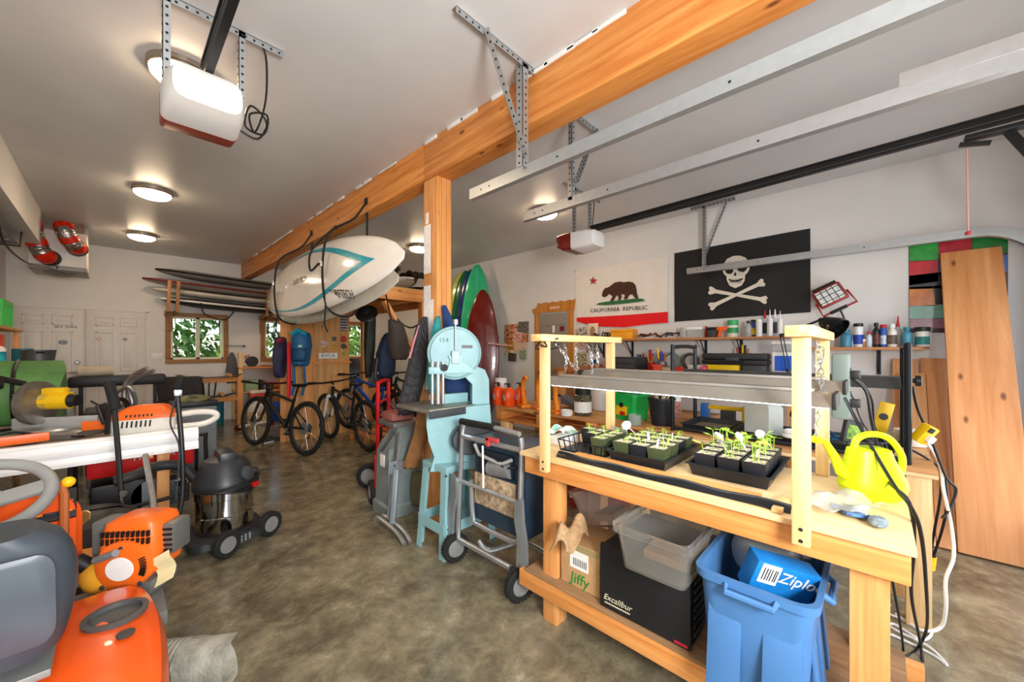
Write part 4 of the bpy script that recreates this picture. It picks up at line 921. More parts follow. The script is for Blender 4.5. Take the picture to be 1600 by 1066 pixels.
bk = thing('wire_basket_tray', 'black open-sided basket tray holding olive pots', 'basket', (1.80, 1.09, BT + .001)); g = MB(); a, b_, h = .17, .13, .06
for z in (.004, h): g.tube([(sx * a * (.93 if z < .01 else 1), sy * b_ * (.93 if z < .01 else 1), z) for sx, sy in ((-1, -1), (1, -1), (1, 1), (-1, 1))], .004, 6, closed=True)
for i in range(8):
    for s_ in (-1, 1):
        g.tube([((-a + 2 * a * i / 7) * .93, s_ * b_ * .93, .004), ((-a + 2 * a * i / 7), s_ * b_, h)], .0035, 5); g.tube([(s_ * a * .93, (-b_ + 2 * b_ * i / 7) * .93, .004), (s_ * a, (-b_ + 2 * b_ * i / 7), h)], .0035, 5)
g.build('basket_wires', TRAY, bk); MB().box((0, 0, .006), (.3, .23, .004)).build('basket_floor', TRAY, bk)
for x, y, m_ in ((-.10, -.085, POTG), (-.02, -.085, POTG), (.06, -.085, POTG), (-.02, 0, POTB), (.06, 0, POTG), (.06, .08, POTB)): seedling(pot(bk, x, y, .01, m_, .075), 3, .03)
for x, y, lb in ((1.95, .8, ''),): pass
pk = tag(MB().sheet(lambda u, v: Vector((1.70 + .16 * u, 1.235 + .10 * v, BT + .075 + .02 * math.sin(u * 5) + .015 * math.sin(v * 6 + u * 3))), 8, 6, .002).build('seed_packet', PHOTO('packet_print', 'e8ece4', '8ab0a0', 18)), 'pale printed seed packets lying behind the open basket', 'seed packet'); MB().mm((1.71, 1.24, BT + .001), (1.85, 1.335, BT + .05), bev=.004).build('packet_stack', PAPER, pk)
sg = tag(MB().box((0, 0, .045), (.002, .12, .075), rot=(0, -.25, 0)).build('plant_sign', PHOTO('sign_scrawl', 'dfe6dc', '9ab0a0', 30)), 'small pale sign standing behind the basket tray', 'sign'); put(sg, (2.03, 1.07, BT + .001), (0, 0, R(-20)))
MB().tube([(.0, 0, 0), (0, 0, .05)], .003, 5).build('stake', WHITE, sg)
for i, (x, y, s_) in enumerate(((1.9, .44, .022), (1.82, .5, .026), (2.02, .38, .02), (1.97, 1.0, .028))):
    o = MB().lathe(((.0, 0), (s_ * .9, .001), (s_, .01), (s_ * .6, .018), (0, .02)), n=12).build('plant_marker', TAGM); tag(o, 'white spoon-shaped plant marker standing among the seedlings', 'plant marker', 'white plant markers'); put(o, (x, y, BT + .15 - (.04 if i == 3 else 0)), (R(60), R(15 * i), R(40 * i)))
    MB().tube([(0, -s_ * .9, .003), (0, -s_ * .9 - .07, .003)], .003, 5).build('stem', TAGM, o)
# black plastic strip along the front edge
o = tag(MB().sheet(lambda u, v: Vector((1.545 + .05 * (v - .5) + .002 * math.sin(u * 9), .2 + .95 * u, BT + .003 + .028 * math.sin(v * PI) * (.8 + .12 * math.sin(u * 21)))), 40, 6, .003).build('plastic_strip', M('black_film', '14161a', .25, var=.2)), 'long folded strip of black plastic along the bench front', 'plastic strip')
o = tag(MB().bar((1.60, .30, BT + .008), (1.62, 1.1, BT + .008), .05, .012, bev=.002).build('wood_lath', FIR_Y), 'thin wooden lath lying under the seedling trays', 'lath')
# ---- watering can
WC = M('lime_yellow_plastic', 'd4e80c', .4, var=.03); o = thing('watering_can', 'lime yellow plastic watering can with long spout', 'watering can', (1.90, .01, BT + .001), -YAW, sc=.9)
def oval(z, rx, ry, cx=0, n=24, p=.7): return [(cx + rx * math.copysign(abs(math.cos(2 * PI * k / n)) ** p, math.cos(2 * PI * k / n)), ry * math.copysign(abs(math.sin(2 * PI * k / n)) ** p, math.sin(2 * PI * k / n)), z) for k in range(n)]
MB().loft([oval(0, .085, .058), oval(.012, .10, .068), oval(.05, .118, .072), oval(.075, .112, .07), oval(.16, .078, .058, -.012), oval(.195, .07, .05, -.014), oval(.20, .06, .04, -.014)]).build('body', WC, o)
MB().tube([(-.075, 0, .08), (-.125, 0, .105), (-.155, 0, .17), (-.19, 0, .225), (-.235, 0, .235)], [.026, .022, .016, .013, .015], 12).build('spout', WC, o)
MB().tube([(-.075, 0, .185), (-.06, 0, .235), (.0, 0, .255), (.07, 0, .235), (.118, 0, .17), (.118, 0, .11), (.098, 0, .075)], .0125, 10, smooth=6).build('handle', WC, o)
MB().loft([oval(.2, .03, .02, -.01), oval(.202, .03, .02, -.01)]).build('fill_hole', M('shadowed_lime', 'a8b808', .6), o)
# ---- bag, stick and odds on the bench end
bag = tag(MB().sheet(lambda u, v: Vector((1.57 + .19 * v + .01 * math.sin(u * 20), .02 + .16 * u - .05 * v, BT + .029 + .012 * math.sin(u * 7 + v * 4) + .008 * math.sin(v * 11 - u * 5) + .008)), 18, 18, .002).build('plastic_bag', M('clear_bag', 'f4f6f6', .12, var=0, trans=.8, ior=1.12)), 'crumpled clear plastic bag lying on the bare bench end', 'plastic bag')
MB().box((1.66, .06, BT + .01), (.10, .07, .012), rot=(.1, .1, .5), bev=.003).build('blue_card_inside', M('bag_blue', '4a78b0', .5, var=.5, vscale=40), bag)
tag(MB().bar((1.50, .235, BT + .009), (1.66, .232, BT + .009), .03, .014, bev=.002).build('wood_stick', PINE_X), 'short wooden stake lying at the foot of the pine frame', 'stick')
o = tag(MB().ball((1.60, -.005, BT + .016), .04, (1, .6, .35)).build('lint_clump', M('grey_lint', '8a9aa0', .9, var=.3, vscale=50, bump=.5)), 'small grey clump of lint on the bare bench end', 'clump')
# ---- power strip on the rear upright and its leads
o = thing('power_strip', 'grey green power strip screwed upright to the pine frame', 'power strip', (2.155, .108, 1.10)); MB().mm((-.03, -.03, 0), (.03, .03, .28), bev=.012).build('casing', M('strip_grey', '6e7c76', .45), o)
for z in (.05, .1, .15, .2): MB().mm((-.012, -.033, z), (.012, -.029, z + .02)).build('socket', BLACK, o)
MB().box((0, -.045, .19), (.04, .035, .035), bev=.006).build('plug', BLACK, o); MB().box((.0, -.045, .07), (.04, .035, .035), bev=.006).build('plug', BLACK, o)
PC = 'power leads draped by the bench end'
def lead(label, spec, mat, r=.0055, cat='cable', grp=PC):
    return tag(MB().tube([pd(x, y, d) for x, y, d in spec], r, 7, smooth=7).build('power_lead', mat), label, cat, grp)
lead('black lead from the power strip crossing over the watering can', ((1320, 622, 1.5), (1340, 660, 1.42), (1380, 730, 1.3), (1405, 770, 1.22), (1422, 790, 1.16), (1438, 830, 1.2), (1446, 900, 1.4), (1448, 980, 1.7), (1432, 1015, 1.76), (1412, 1028, 1.72)), BLACK)
lead('black lead hanging in a loop off the bench corner', ((1318, 583, 1.62), (1352, 610, 1.6), (1362, 660, 1.55), (1385, 745, 1.35), (1420, 785, 1.18), (1428, 850, 1.25), (1424, 930, 1.5), (1437, 1000, 1.74), (1442, 1036, 1.7)), BLACK)
lead('thin black lead falling straight beside the bench leg', ((1396, 850, 1.3), (1394, 900, 1.4), (1404, 960, 1.6), (1411, 1010, 1.76), (1410, 1030, 1.72)), BLACK, .0045)
lead('black lead from the rack knob down to a yellow plug', ((1426, 605, 2.1), (1434, 640, 2.0), (1452, 680, 1.95), (1478, 745, 1.95), (1494, 765, 1.95), (1484, 795, 1.95), (1472, 810, 1.95)), BLACK, .006)
lead('grey lead curving from the power strip to the adapter', ((1316, 603, 1.62), (1332, 620, 1.66), (1345, 655, 1.75), (1366, 690, 1.9), (1385, 740, 1.9)), DGREY, .004)
lead('dark lead arching behind the watering can', ((1318, 590, 1.66), (1345, 598, 1.8), (1362, 625, 1.95), (1365, 660, 2.05), (1369, 672, 2.1)), BLACK, .005)
lead('dark lead trailing under the rack post to the tall planks', ((1424, 703, 2.08), (1450, 718, 2.05), (1475, 742, 2.0), (1478, 800, 2.0), (1462, 860, 2.1), (1456, 872, 2.15)), BLACK, .006)
WL = M('white_cable', 'eceae4', .45, var=.02)
lead('thick white lead running from the yellow adapter to the floor', ((1445, 688, 2.02), (1458, 705, 2.02), (1470, 730, 1.98), (1474, 765, 1.95), (1486, 820, 1.95), (1490, 870, 1.9), (1478, 905, 1.88), (1478, 950, 1.85), (1470, 980, 1.87), (1440, 985, 1.88), (1400, 960, 2.0)), WL, .008)
lead('coil of white cable heaped on the floor behind the bench leg', ((1372, 965, 1.98), (1400, 985, 1.88), (1450, 1010, 1.78), (1480, 1040, 1.68), (1455, 1022, 1.74), (1400, 995, 1.84), (1375, 985, 1.88), (1395, 975, 1.92), (1440, 1000, 1.82), (1455, 985, 1.88), (1420, 972, 1.95), (1375, 952, 2.04), (1390, 945, 2.08)), WL, .006)
o = thing('plug_adapter', 'yellow outlet adapter hanging on the table edge', 'adapter', pd(1444, 678, 1.96), rot=(R(20), R(25), -YAW)); MB().box((0, 0, 0), (.055, .05, .10), bev=.008).build('casing', YELLOW, o); MB().box((-.01, -.027, .03), (.025, .004, .025)).build('socket', BLACK, o); MB().box((.012, -.03, -.01), (.03, .03, .035), bev=.005).build('white_plug', WHITE, o)
o = thing('yellow_plug', 'yellow rubber plug on a black lead hanging near the floor', 'plug', pd(1454, 873, 2.15), rot=(R(12), 0, -YAW)); MB().cyl((0, 0, .02), (0, 0, -.06), .022, .028).build('body', YELLOW, o); MB().cyl((0, 0, .05), (0, 0, .02), .012, .02).build('strain_relief', BLACK, o)
lead('black lead from the yellow plug up to the table edge', ((1454, 868, 2.15), (1460, 830, 2.1), (1470, 770, 2.05), (1468, 720, 2.05)), BLACK, .006)
# ---- under the bench
SH = .241
TOTE = M('blue_tote_plastic', '4a7aae', .45, var=.06, vscale=5)
def tub(o, mat, a, b_, h, rim=.02, tp=.82, wall=.006, rnd=.05, name='shell'):
    def rr_(a_, b__, z, r):
        pts = []
        for sx, sy, a0 in ((1, 1, 0), (-1, 1, .5), (-1, -1, 1), (1, -1, 1.5)):
            for k in range(5):
                t_ = (a0 + k / 8) * PI; pts.append((sx * (a_ - r) + r * math.cos(t_), sy * (b__ - r) + r * math.sin(t_), z))
        return pts
    return MB().loft([rr_(a * tp, b_ * tp, 0, rnd * .8), rr_(a * .97, b_ * .97, h - .03, rnd), rr_(a + rim * .4, b_ + rim * .4, h - .028, rnd), rr_(a + rim * .5, b_ + rim * .5, h, rnd), rr_(a - wall, b_ - wall, h, rnd), rr_(a * .96 - wall, b_ * .96 - wall, h - .03, rnd), rr_(a * tp - wall, b_ * tp - wall, .008, rnd * .8)]).build(name, mat, o)
o = thing('blue_tote', 'large blue plastic tote of odds and ends on the lower shelf', 'storage tote', (1.62, .29, SH)); tub(o, TOTE, .215, .165, .40)
for x in (-.12, 0, .12): MB().box((x, -.156, .17), (.05, .012, .26), rot=(R(-5), 0, 0), bev=.004).build('rib', TOTE, o)
for y in (-.08, .08): MB().box((-.205, y, .16), (.012, .1, .28), rot=(0, R(7), 0), bev=.004).build('rib', TOTE, o)
MB().tube([(-.218, -.07, .38), (-.24, -.065, .365), (-.24, .065, .365), (-.218, .07, .38)], .011, 8).build('handle', TOTE, o); MB().tube([(-.07, -.168, .38), (-.065, -.19, .365), (.065, -.19, .365), (.07, -.168, .38)], .011, 8).build('handle', TOTE, o)
bin_z = SH + .30
o = thing('plastic_jug', 'translucent grey jug lying in the blue tote', 'jug', (1.705, .30, bin_z + .085), rot=(R(94), R(0), R(46)), sc=.8); MB().lathe(((.055, -.13), (.075, -.12), (.08, -.06), (.08, .05), (.06, .1), (.025, .145), (.02, .165)), n=24).build('body', M('smoky_plastic', '8e9498', .3, var=.05, trans=.2), o); MB().cyl((0, 0, .16), (0, 0, .2), .024, n=16).build('cap', WHITE, o); MB().tube([(-.05, 0, .11), (-.085, 0, .08), (-.085, 0, .0)], .012, 8).build('handle', M('smoky_plastic', '8e9498', .3, var=.05, trans=.2), o)
o = thing('bag_carton', 'blue and white carton of zip bags standing in the tote', 'carton', (1.572, .262, bin_z + .02), rot=(R(12), R(14), R(-52))); MB().box((0, 0, .06), (.20, .07, .13), bev=.003).build('carton', M('ziploc_blue', '1a7cc8', .4, var=.12, vscale=14), o); MB().box((-.055, -.037, .085), (.06, .003, .07)).build('barcode_panel', PAPER, o)
text('lettering', 'Ziploc', .055, WHITE, o, (.045, -.0375, .085), (1, 0, 0), (0, 0, 1), shear=.2)
for x in (-.075, -.066, -.058, -.05, -.04, -.034): MB().box((x, -.0392, .085), (.003, .001, .045)).build('barcode_bar', BLACK, o)
tag(MB().tube([(1.434, .40, bin_z + .06), (1.434, .18, bin_z + .075)], .009, 8).build('clear_tube', M('clear_rod', 'c8ccd0', .15, var=0, trans=.5)), 'clear plastic tube lying along the tote front', 'tube')
tag(MB().bar((1.52, .39, bin_z - .045), (1.50, .22, bin_z - .045), .05, .03, bev=.006).build('black_tool', BLACK), 'black plastic tool lying in the blue tote', 'tool')
tag(MB().torus((1.485, .385, bin_z + .0), .032, .005, (.2, .2, .9)).build('cable_ring', WHITE), 'white cable loop beside the carton in the tote', 'cable')
tag(MB().mm((1.50, .17, SH + .02), (1.76, .41, bin_z - .065), bev=.02).build('folded_cloth', M('navy_cloth', '1c2c4a', .9, var=.2, bump=.3)), 'dark folded cloth filling the bottom of the blue tote', 'cloth')
o = thing('food_dehydrator', 'black box dehydrator with front door on the lower shelf', 'dehydrator', (1.515, .705, SH)); MB().mm((.025, -.19, 0), (.45, .19, .28), bev=.008).build('cabinet', M('matte_black_shell', '17181a', .5, var=.12), o); MB().mm((0, -.195, .004), (.022, .195, .285), bev=.006).build('door', M('matte_black_door', '1c1d20', .42, var=.1), o)
for k in range(7): MB().mm((.05, -.196, .03 + k * .034), (.4, -.19, .045 + k * .034), bev=.002).build('tray_edge', DGREY, o)
text('lettering', 'Excalibur', .036, M('pale_gold_ink', 'c8c0a0', .5), o, (-.0015, .11, .055), (0, -1, 0), (0, 0, 1), shear=.3); MB().mm((-.002, -.185, .012), (0, -.135, .022)).build('red_badge', M('badge_red', 'c02a3a', .5), o); MB().mm((-.002, .05, .028), (0, .17, .033)).build('underline', M('pale_gold_ink', 'c8c0a0', .5), o)
TUBC = M('cloudy_clear_plastic', 'f0eee6', .12, var=0, trans=.92, ior=1.1)
o = thing('clear_bin', 'cloudy clear storage bin standing on the black dehydrator', 'storage bin', (1.535, .615, SH + .287)); tub(o, TUBC, .155, .145, .175, rnd=.03); MB().mm((-.02, -.1, .01), (.1, .08, .045), bev=.004).build('brown_contents', M('brown_pad', '8a6a4c', .8), o)
o = thing('clear_bin', 'clear storage bin tipped on top of the small carton', 'storage bin', (1.80, .99, .510), rot=(R(-16), 0, 0)); tub(o, M('clear_bin_plastic', 'eeece6', .1, var=0, trans=.93, ior=1.1), .145, .14, .18, rnd=.03); MB().mm((-.08, -.05, .012), (.08, .06, .05), bev=.004).build('brown_contents', M('brown_pad', '8a6a4c', .8), o)
o = boxthing('cardboard_box', 'small brown carton with a green printed name under the bench', 'carton', (1.675, 1.035, SH), (.24, .22, .21), M('light_card', 'c39a68', .8, var=.06, vscale=20), bev=.003)
MB().mm((-.1225, -.05, .09), (-.1205, .055, .175)).build('shipping_label', PAPER, o); text('lettering', 'Jiffy', .075, M('green_ink', '2a8a3a', .7), o, (-.1225, .0, .04), (0, -1, 0), (0, 0, 1), shear=.15)
for k in range(8): MB().mm((-.1232, -.04 + k * .01, .105), (-.1226, -.036 + k * .01, .14)).build('barcode_bar', BLACK, o)
MB().mm((-.121, -.10, .178), (-.1202, .10, .205)).build('tape_strip', M('clear_tape', 'a89868', .3), o)
BUR = M('burlap', 'b8946a', .95, var=.15, vscale=60, bump=.6, bscale=160)
tag(MB().sheet(lambda u, v: Vector((1.43 + .15 * (1 - u) + .01 * math.sin(v * 8), 1.0 + .12 * v + .02 * u, SH + .255 + .075 * math.sin(PI * v) * (1 - .4 * u) + .03 * math.sin(u * 7 + v * 5) - .10 * max(0, u - .55))), 20, 12, .006).build('burlap_cloth', BUR), 'bunched burlap cloth draped over the small carton', 'cloth')
# ================================================================== LONG BENCH BEHIND (pallet boards)
T2 = .80
o = thing('pallet_bench', 'long low bench topped with pallet boards and plywood', 'bench', (2.76, -.22, 0))
MB().mm((.0, 0, T2 - .018), (.75, 1.3, T2), bev=.002).build('plywood_top', WOOD('ply_b', 'd8a468', 'b47a42', 1, .6, 2, False), o); MB().mm((.0, 0, T2 - .038), (.75, 1.3, T2 - .0185), bev=.002).build('plywood_under', PLY, o)
for x in (0, .16, .32, .48, .64): MB().mm((x, 1.31, T2 - .02), (x + .11, 3.1, T2), bev=.003).build('pallet_board', WOOD('pallet_wood', 'd8a060', 'a86a34', 1), o)
for y in (1.35, 1.9, 2.45, 3.0): MB().mm((.0, y, T2 - .12), (.75, y + .09, T2 - .021), bev=.003).build('pallet_block', FIR_X, o)
MB().mm((.02, 1.31, T2 - .15), (.7, 3.1, T2 - .121), bev=.003).build('pallet_base', FIR_Y, o)
for x in (.02, .64):
    for y in (.02, 1.5, 2.95): MB().mm((x, y, 0), (x + .09, y + .09, T2 - (.15 if y > 1.4 else .039)), bev=.004).build('leg', PINE_Z, o)
MB().mm((.2, .03, .05), (.225, .3, T2 - .039), bev=.002).build('end_panel', PINE_Z, o)
# black grow rack
RK = M('black_rack_steel', '1c2024', .4, .4, var=.1)
o = thing('grow_rack', 'black steel grow-light rack on the plywood end of the long bench', 'rack', (3.08, .48, T2 + .001))
for y in (-.6, .6): MB().tube([(-.24, y, 0), (-.24, y, .56), (-.2, y, .61), (.2, y, .61), (.24, y, .56), (.24, y, 0)], .015, 8, smooth=4).build('end_hoop', RK, o)
for x in (-.24, .24): MB().tube([(x, -.6, .02), (x, .6, .02)], .013, 8).build('base_bar', RK, o)
MB().prism([(-.16, -.01), (-.07, .05), (.07, .05), (.16, -.01), (.15, -.01), (.065, .042), (-.065, .042), (-.15, -.01)], (0, 0, .39), (1, 0, 0), (0, 0, 1), 1.16).build('hood', M('dark_hood', '4a4a46', .4, .3), o, smooth=False)
MB().lathe(((.012, 0), (.012, .02), (.03, .025), (.03, .045), (.022, .05)), (.0, -.615, .42), (0, -1, 0), 14).build('clamp_knob', BLACK, o)
for lb, x0, x1, y0, y1, f in (('empty black tray with brown matting under the black rack', 2.89, 3.28, .73, 1.04, M('brown_mat', '8a7a64', .95, var=.2, vscale=40)), ('black tray holding the white jug under the rack', 2.89, 3.28, .34, .71, M('grey_mat', '6a6a60', .9, var=.2, vscale=40)), ('black tray of loose cords and tools at the rack end', 2.89, 3.28, -.08, .32, M('grey_mat', '6a6a60', .9))):
    tray(lb, x0, x1, y0, y1, .05, z=T2 + .002, floor=f, group='black trays under the rack')
o = thing('water_jug', 'frosted white square jug standing in a black tray', 'jug', (3.04, .55, T2 + .02), R(-20)); MB().loft([[(a_ * r_, b__ * r_, z) for a_, b__ in ((-1, -1), (1, -1), (1, 1), (-1, 1))] for r_, z in ((.075, 0), (.08, .01), (.08, .18), (.06, .215), (.02, .23), (.02, .25))]).build('body', M('frosted_plastic', 'd8dcd2', .35, var=.03, trans=.35), o); MB().cyl((0, 0, .245), (0, 0, .27), .024).build('cap', WHITE, o)
p0_ = pz(1222, 668, T2); vessel('squeeze_bottle', 'black and white squeeze bottle behind the pine upright', 'bottle', (3.44, .42, T2 + .001), 17, 42, M('bt_black', '23252a', .4), BLACK, 'bottle', PAPER)
o = thing('spirit_level', 'yellow spirit level standing behind the rack', 'level', (3.4, .0, T2 + .001), rot=(R(12), 0, 0)); MB().box((0, 0, .13), (.03, .07, .26), bev=.004).build('bar', YELLOW, o); MB().cyl((-.017, 0, .17), (-.014, 0, .17), .022, n=14).build('vial', DGREY, o)
o = thing('yellow_clamp', 'yellow bar clamp lying behind the frosted jug', 'clamp', (3.38, .85, T2 + .05)); MB().mm((-.02, -.2, .06), (.02, .2, .09), bev=.004).build('bar', YELLOW, o); MB().mm((-.03, -.22, -.04), (.03, -.1, .1), bev=.008).build('jaw', YELLOW, o); MB().mm((-.03, .14, -.02), (.03, .2, .1), bev=.006).build('jaw', M('clamp_blue', '2a6ab0', .4), o)
MB().mm((-.03, -.05, -.049), (.03, .05, .058), bev=.004).build('stand', DGREY, o)
vessel('white_tub', 'white lidded tub of sand behind the rack post', 'tub', (3.42, -.15, T2 + .001), 40, 24, M('sandy_tub', 'cfc4ac', .5), WHITE, 'jar')
o = tag(MB().torus((0, 0, .02), .05, .012).torus((0, 0, .042), .042, .012).build('cord_coil', WHITE), 'white coiled cord lying behind the pine upright', 'cord'); o.location = (2.84, .36, T2 + .055)
o = thing('power_adapter', 'grey power brick standing among cords under the rack', 'adapter', (2.92, .1, T2 + .055), R(20)); MB().box((0, 0, .07), (.06, .08, .13), rot=(.2, .1, 0), bev=.008).build('casing', DGREY, o); MB().box((-.032, 0, .07), (.004, .06, .08), rot=(.2, .1, 0)).build('green_label', M('lime_label', '8ab840', .5, var=.4, vscale=40), o)
random.seed(11)
for lb, y, c in (('tangle of black cord heaped in the rack-end tray', -.02, BLACK), ('loose blue lead heaped in the rack-end tray', .2, M('blue_lead', '3a78a8', .5)), ('pale green wire heaped in the rack-end tray', .12, M('green_wire', '9ab87a', .6))):
    tag(MB().tube([Vector((3.06 + random.uniform(-.14, .14), y * .9 - .0 + random.uniform(-.05, .05), T2 + .035 + random.uniform(0, .05))) for _ in range(12)], .006, 6, smooth=5).build('loose_cord', c), lb, 'cable')
# bucket, black pots, jars, orange bottles, clamps
o = thing('green_bucket', 'bright green square bucket with a yellow label on the pallet bench', 'bucket', (3.04, 1.50, T2 + .001), R(-10)); MB().loft([[(a_ * r_, b__ * r_, z) for a_, b__ in ((-1, -.8), (-.8, -1), (.8, -1), (1, -.8), (1, .8), (.8, 1), (-.8, 1), (-1, .8))] for r_, z in ((.095, 0), (.115, .2), (.122, .2), (.122, .225), (.11, .225), (.1, .02))]).build('bucket_shell', GREEN, o); MB().box((-.108, .02, .09), (.004, .11, .09), rot=(0, R(5.5), 0)).build('yellow_label', YELLOW, o); MB().lathe(((.022, 0), (.022, .003)), (-.113, .02, .13), (-1, 0, .1), 14).build('black_emblem', BLACK, o); MB().lathe(((.03, 0), (.03, .003)), (-.111, .01, .06), (-1, 0, .1), 14, sy=.6).build('red_emblem', RED, o)
o = thing('storage_tub', 'clear tub with green lid stacked in the green bucket', 'tub', (3.04, 1.50, T2 + .03)); MB().loft([oval(0, .06, .06, p=.8), oval(.20, .075, .075, p=.8)]).build('tub', CLEAR, o); MB().loft([oval(.2, .09, .085, p=.8), oval(.225, .09, .085, p=.8)]).build('lid', GREEN, o)
o = thing('plant_pot', 'tall black nursery pot with dead stalks on the long bench', 'pot', (2.98, 1.22, T2 + .001)); MB().lathe(((.075, 0), (.1, .2), (.105, .2), (.105, .215), (.095, .215), (.075, .01)), n=24).build('pot_shell', POTB, o); MB().lathe(((0, .18), (.09, .18), (.09, .185), (0, .185)), n=20).build('soil', SOIL, o)
for k in range(5): MB().bar((.03 * math.cos(k * 1.3), .03 * math.sin(k * 1.3), .18), (.06 * math.cos(k * 1.3), .06 * math.sin(k * 1.3), .24), .03, .006).build('dry_leaf', M('dry_leaf', 'd8ccb0', .8), o)
vessel('glass_jar', 'square glass jar of seeds with black lid and white label', 'jar', (2.94, 1.92, T2 + .001), 27, 41, M('seed_jar', '6a6450', .15, var=.5, vscale=70), BLACK, 'jar', PAPER)
vessel('paint_tub', 'white tub with a green lid on the pallet bench', 'tub', (3.32, 1.95, T2 + .001), 34, 52, WHITE, GREEN, 'jar')
for y, lb in ((1.72, 'lidded glass jar of pink salt beside the green bucket'), (1.26, 'lidded glass jar between bucket and black pot')): vessel('glass_jar', lb, 'jar', (3.36, y, T2 + .001), 20, 34, M('salt_jar', 'c08a78', .15, var=.3, vscale=60), WHITE, 'jar')
vessel('low_tin', 'low clear dish beside the green bucket', 'dish', (2.83, 1.37, T2 + .001), 20, 16, CLEAR, None, 'cup')
o = thing('dustpan', 'grey plastic dustpan lying on the pallet bench', 'dustpan', (3.2, 2.2, T2 + .001), R(20)); MB().loft([[(-.12, -.1, .0), (.12, -.1, .0), (.12, -.1, .01), (-.12, -.1, .01)], [(-.12, .1, .06), (.12, .1, .06), (.12, .1, .13), (-.12, .1, .13)]]).build('pan', M('slate_plastic', '5a6068', .45), o, smooth=False); MB().bar((0, .09, .1), (0, .2, .14), .04, .02, bev=.006).build('handle', BLACK, o)
vessel('white_dish', 'small white dish before the seed jar', 'dish', (2.80, 2.0, T2 + .001), 18, 9, WHITE, None, 'cup')
CL = M('orange_clamp', 'f08a1c', .4)
for i, y in enumerate((2.62, 2.42, 2.14)):
    o = thing('orange_saddle', 'orange curved saddle bracket standing on the pallet bench', 'bracket', (2.84 if i == 2 else 2.92, y, T2 + .026), R(-30), group='orange saddle brackets')
    MB().tube([(0, -.10, .26), (0, -.05, .285), (0, .0, .27), (0, .035, .21), (0, .03, .12), (0, .0, .05), (0, -.02, .0)], [.012, .02, .022, .024, .024, .026, .024], 10).build('arch', CL, o); MB().mm((-.05, -.08, -.025), (.05, .07, .0), bev=.006).build('foot', CL, o)
for i, (y, x) in enumerate(((2.93, 2.86), (2.78, 2.86), (2.74, 3.0))):
    o = thing('pump_bottle', 'orange hand-cleaner bottle with a black pump', 'bottle', (x, y, T2 + .001), R(-20), group='orange pump bottles'); MB().loft([oval(0, .055, .045), oval(.01, .06, .05), oval(.15, .06, .05), oval(.18, .04, .035), oval(.195, .018, .018)]).build('body', M('hand_cleaner_orange', 'f4500c', .35), o); MB().cyl((0, 0, .195), (0, 0, .225), .016).box((-.02, 0, .232), (.06, .02, .014), bev=.004).build('pump', BLACK, o); MB().box((-.057, 0, .09), (.006, .06, .06), bev=.002).build('label_swoosh', M('swoosh', 'f2d8d0', .5, var=.4, vscale=40), o)
o = thing('paper_towel_roll', 'white paper towel roll standing on the pallet bench', 'paper towel', (2.98, 3.02, T2 + .001)); MB().lathe(((.02, 0), (.065, 0), (.065, .27), (.02, .27), (.02, 0)), n=26).build('roll', PAPER, o)
# ================================================================== MACHINES AND CLOTHES BY THE POST
RV, FV = Vector((_C, -_S, 0)), Vector((_S, _C, 0))
def drape(name, label, cat, rows, d, th, mat, fold=.12, nf=5, parent=None, group=None, seed=1):
    """soft hanging thing: rows of (y, left, right) photo pixels at distance d, rounded with thickness th"""
    k = d / F_PX; base = pd((rows[-1][1] + rows[-1][2]) / 2, rows[-1][0], d); o = parent or thing(name, label, cat, base, group=group); b0 = Vector(o.location) if not parent else Vector(parent.location)
    R_ = []; n = 28; rows2 = []
    for a, c in zip(rows[:-1], rows[1:]):
        for s_ in range(4): rows2.append(tuple(a[i] + (c[i] - a[i]) * s_ / 4 for i in range(3)))
    rows2.append(rows[-1])
    for j, (y, xl, xr) in enumerate(rows2):
        c = pd((xl + xr) / 2, y, d) - b0; hw = (xr - xl) / 2 * k; e = .45 if j in (0, len(rows2) - 1) else 1
        R_.append([c + RV * hw * math.cos(2 * PI * i / n) + FV * th * e * math.sin(2 * PI * i / n) * (1 + fold * math.sin(nf * 2 * PI * i / n + j * .35 + seed)) + Vector((0, 0, .006 * math.sin(i * 1.7 + j))) for i in range(n)])
    MB().loft(R_).build(name + '_body' if not parent else name, mat, o, angle=60)
    return o
SAWB = M('pale_blue_cast_iron', '8cb8bc', .4, var=.05, vscale=12)
o = thing('band_saw', 'pale blue cast-iron band saw on a four-legged stand', 'band saw', (1.73, 2.21, 0))
hx, hy = .235, .165
for sx in (-1, 1):
    for sy in (-1, 1):
        b0, t0 = Vector((sx * hx, sy * hy, 0)), Vector((sx * (hx - .04), sy * (hy - .03), .6)); mb = MB()
        mb.raw([p + Vector(v) for p in (b0, t0) for v in ((0, 0, 0), (-sx * .06, 0, 0), (-sx * .06, -sy * .004, 0), (-sx * .004, -sy * .004, 0), (-sx * .004, -sy * .06, 0), (0, -sy * .06, 0))], [tuple((i, (i + 1) % 6, 6 + (i + 1) % 6, 6 + i)) for i in range(6)] + [(0, 1, 2, 3, 4, 5), (6, 7, 8, 9, 10, 11)])
        mb.build('stand_leg', SAWB, o, smooth=False)
        for z in (.16, .2, .55): MB().lathe(((.008, 0), (.007, .004)), (sx * hx * .975 - sx * .03, sy * (hy - .03 * z / .6) + sy * .001, z), (0, sy, 0), 8).build('bolt', HOLE, o)
for s_ in (-1, 1): MB().mm((s_ * .225 - .003, -.15, .16), (s_ * .225 + .003, .15, .23)).build('stand_brace', SAWB, o, smooth=False); MB().mm((-.22, s_ * .157 - .003, .16), (.22, s_ * .157 + .003, .23)).build('stand_brace', SAWB, o, smooth=False)
MB().mm((-.2, -.14, .56), (.2, .14, .605), bev=.006).build('stand_top', SAWB, o)
sw_ = bpy.data.objects.new('saw_head', None)
ca, sa = math.cos(R(-32)), math.sin(R(-32))
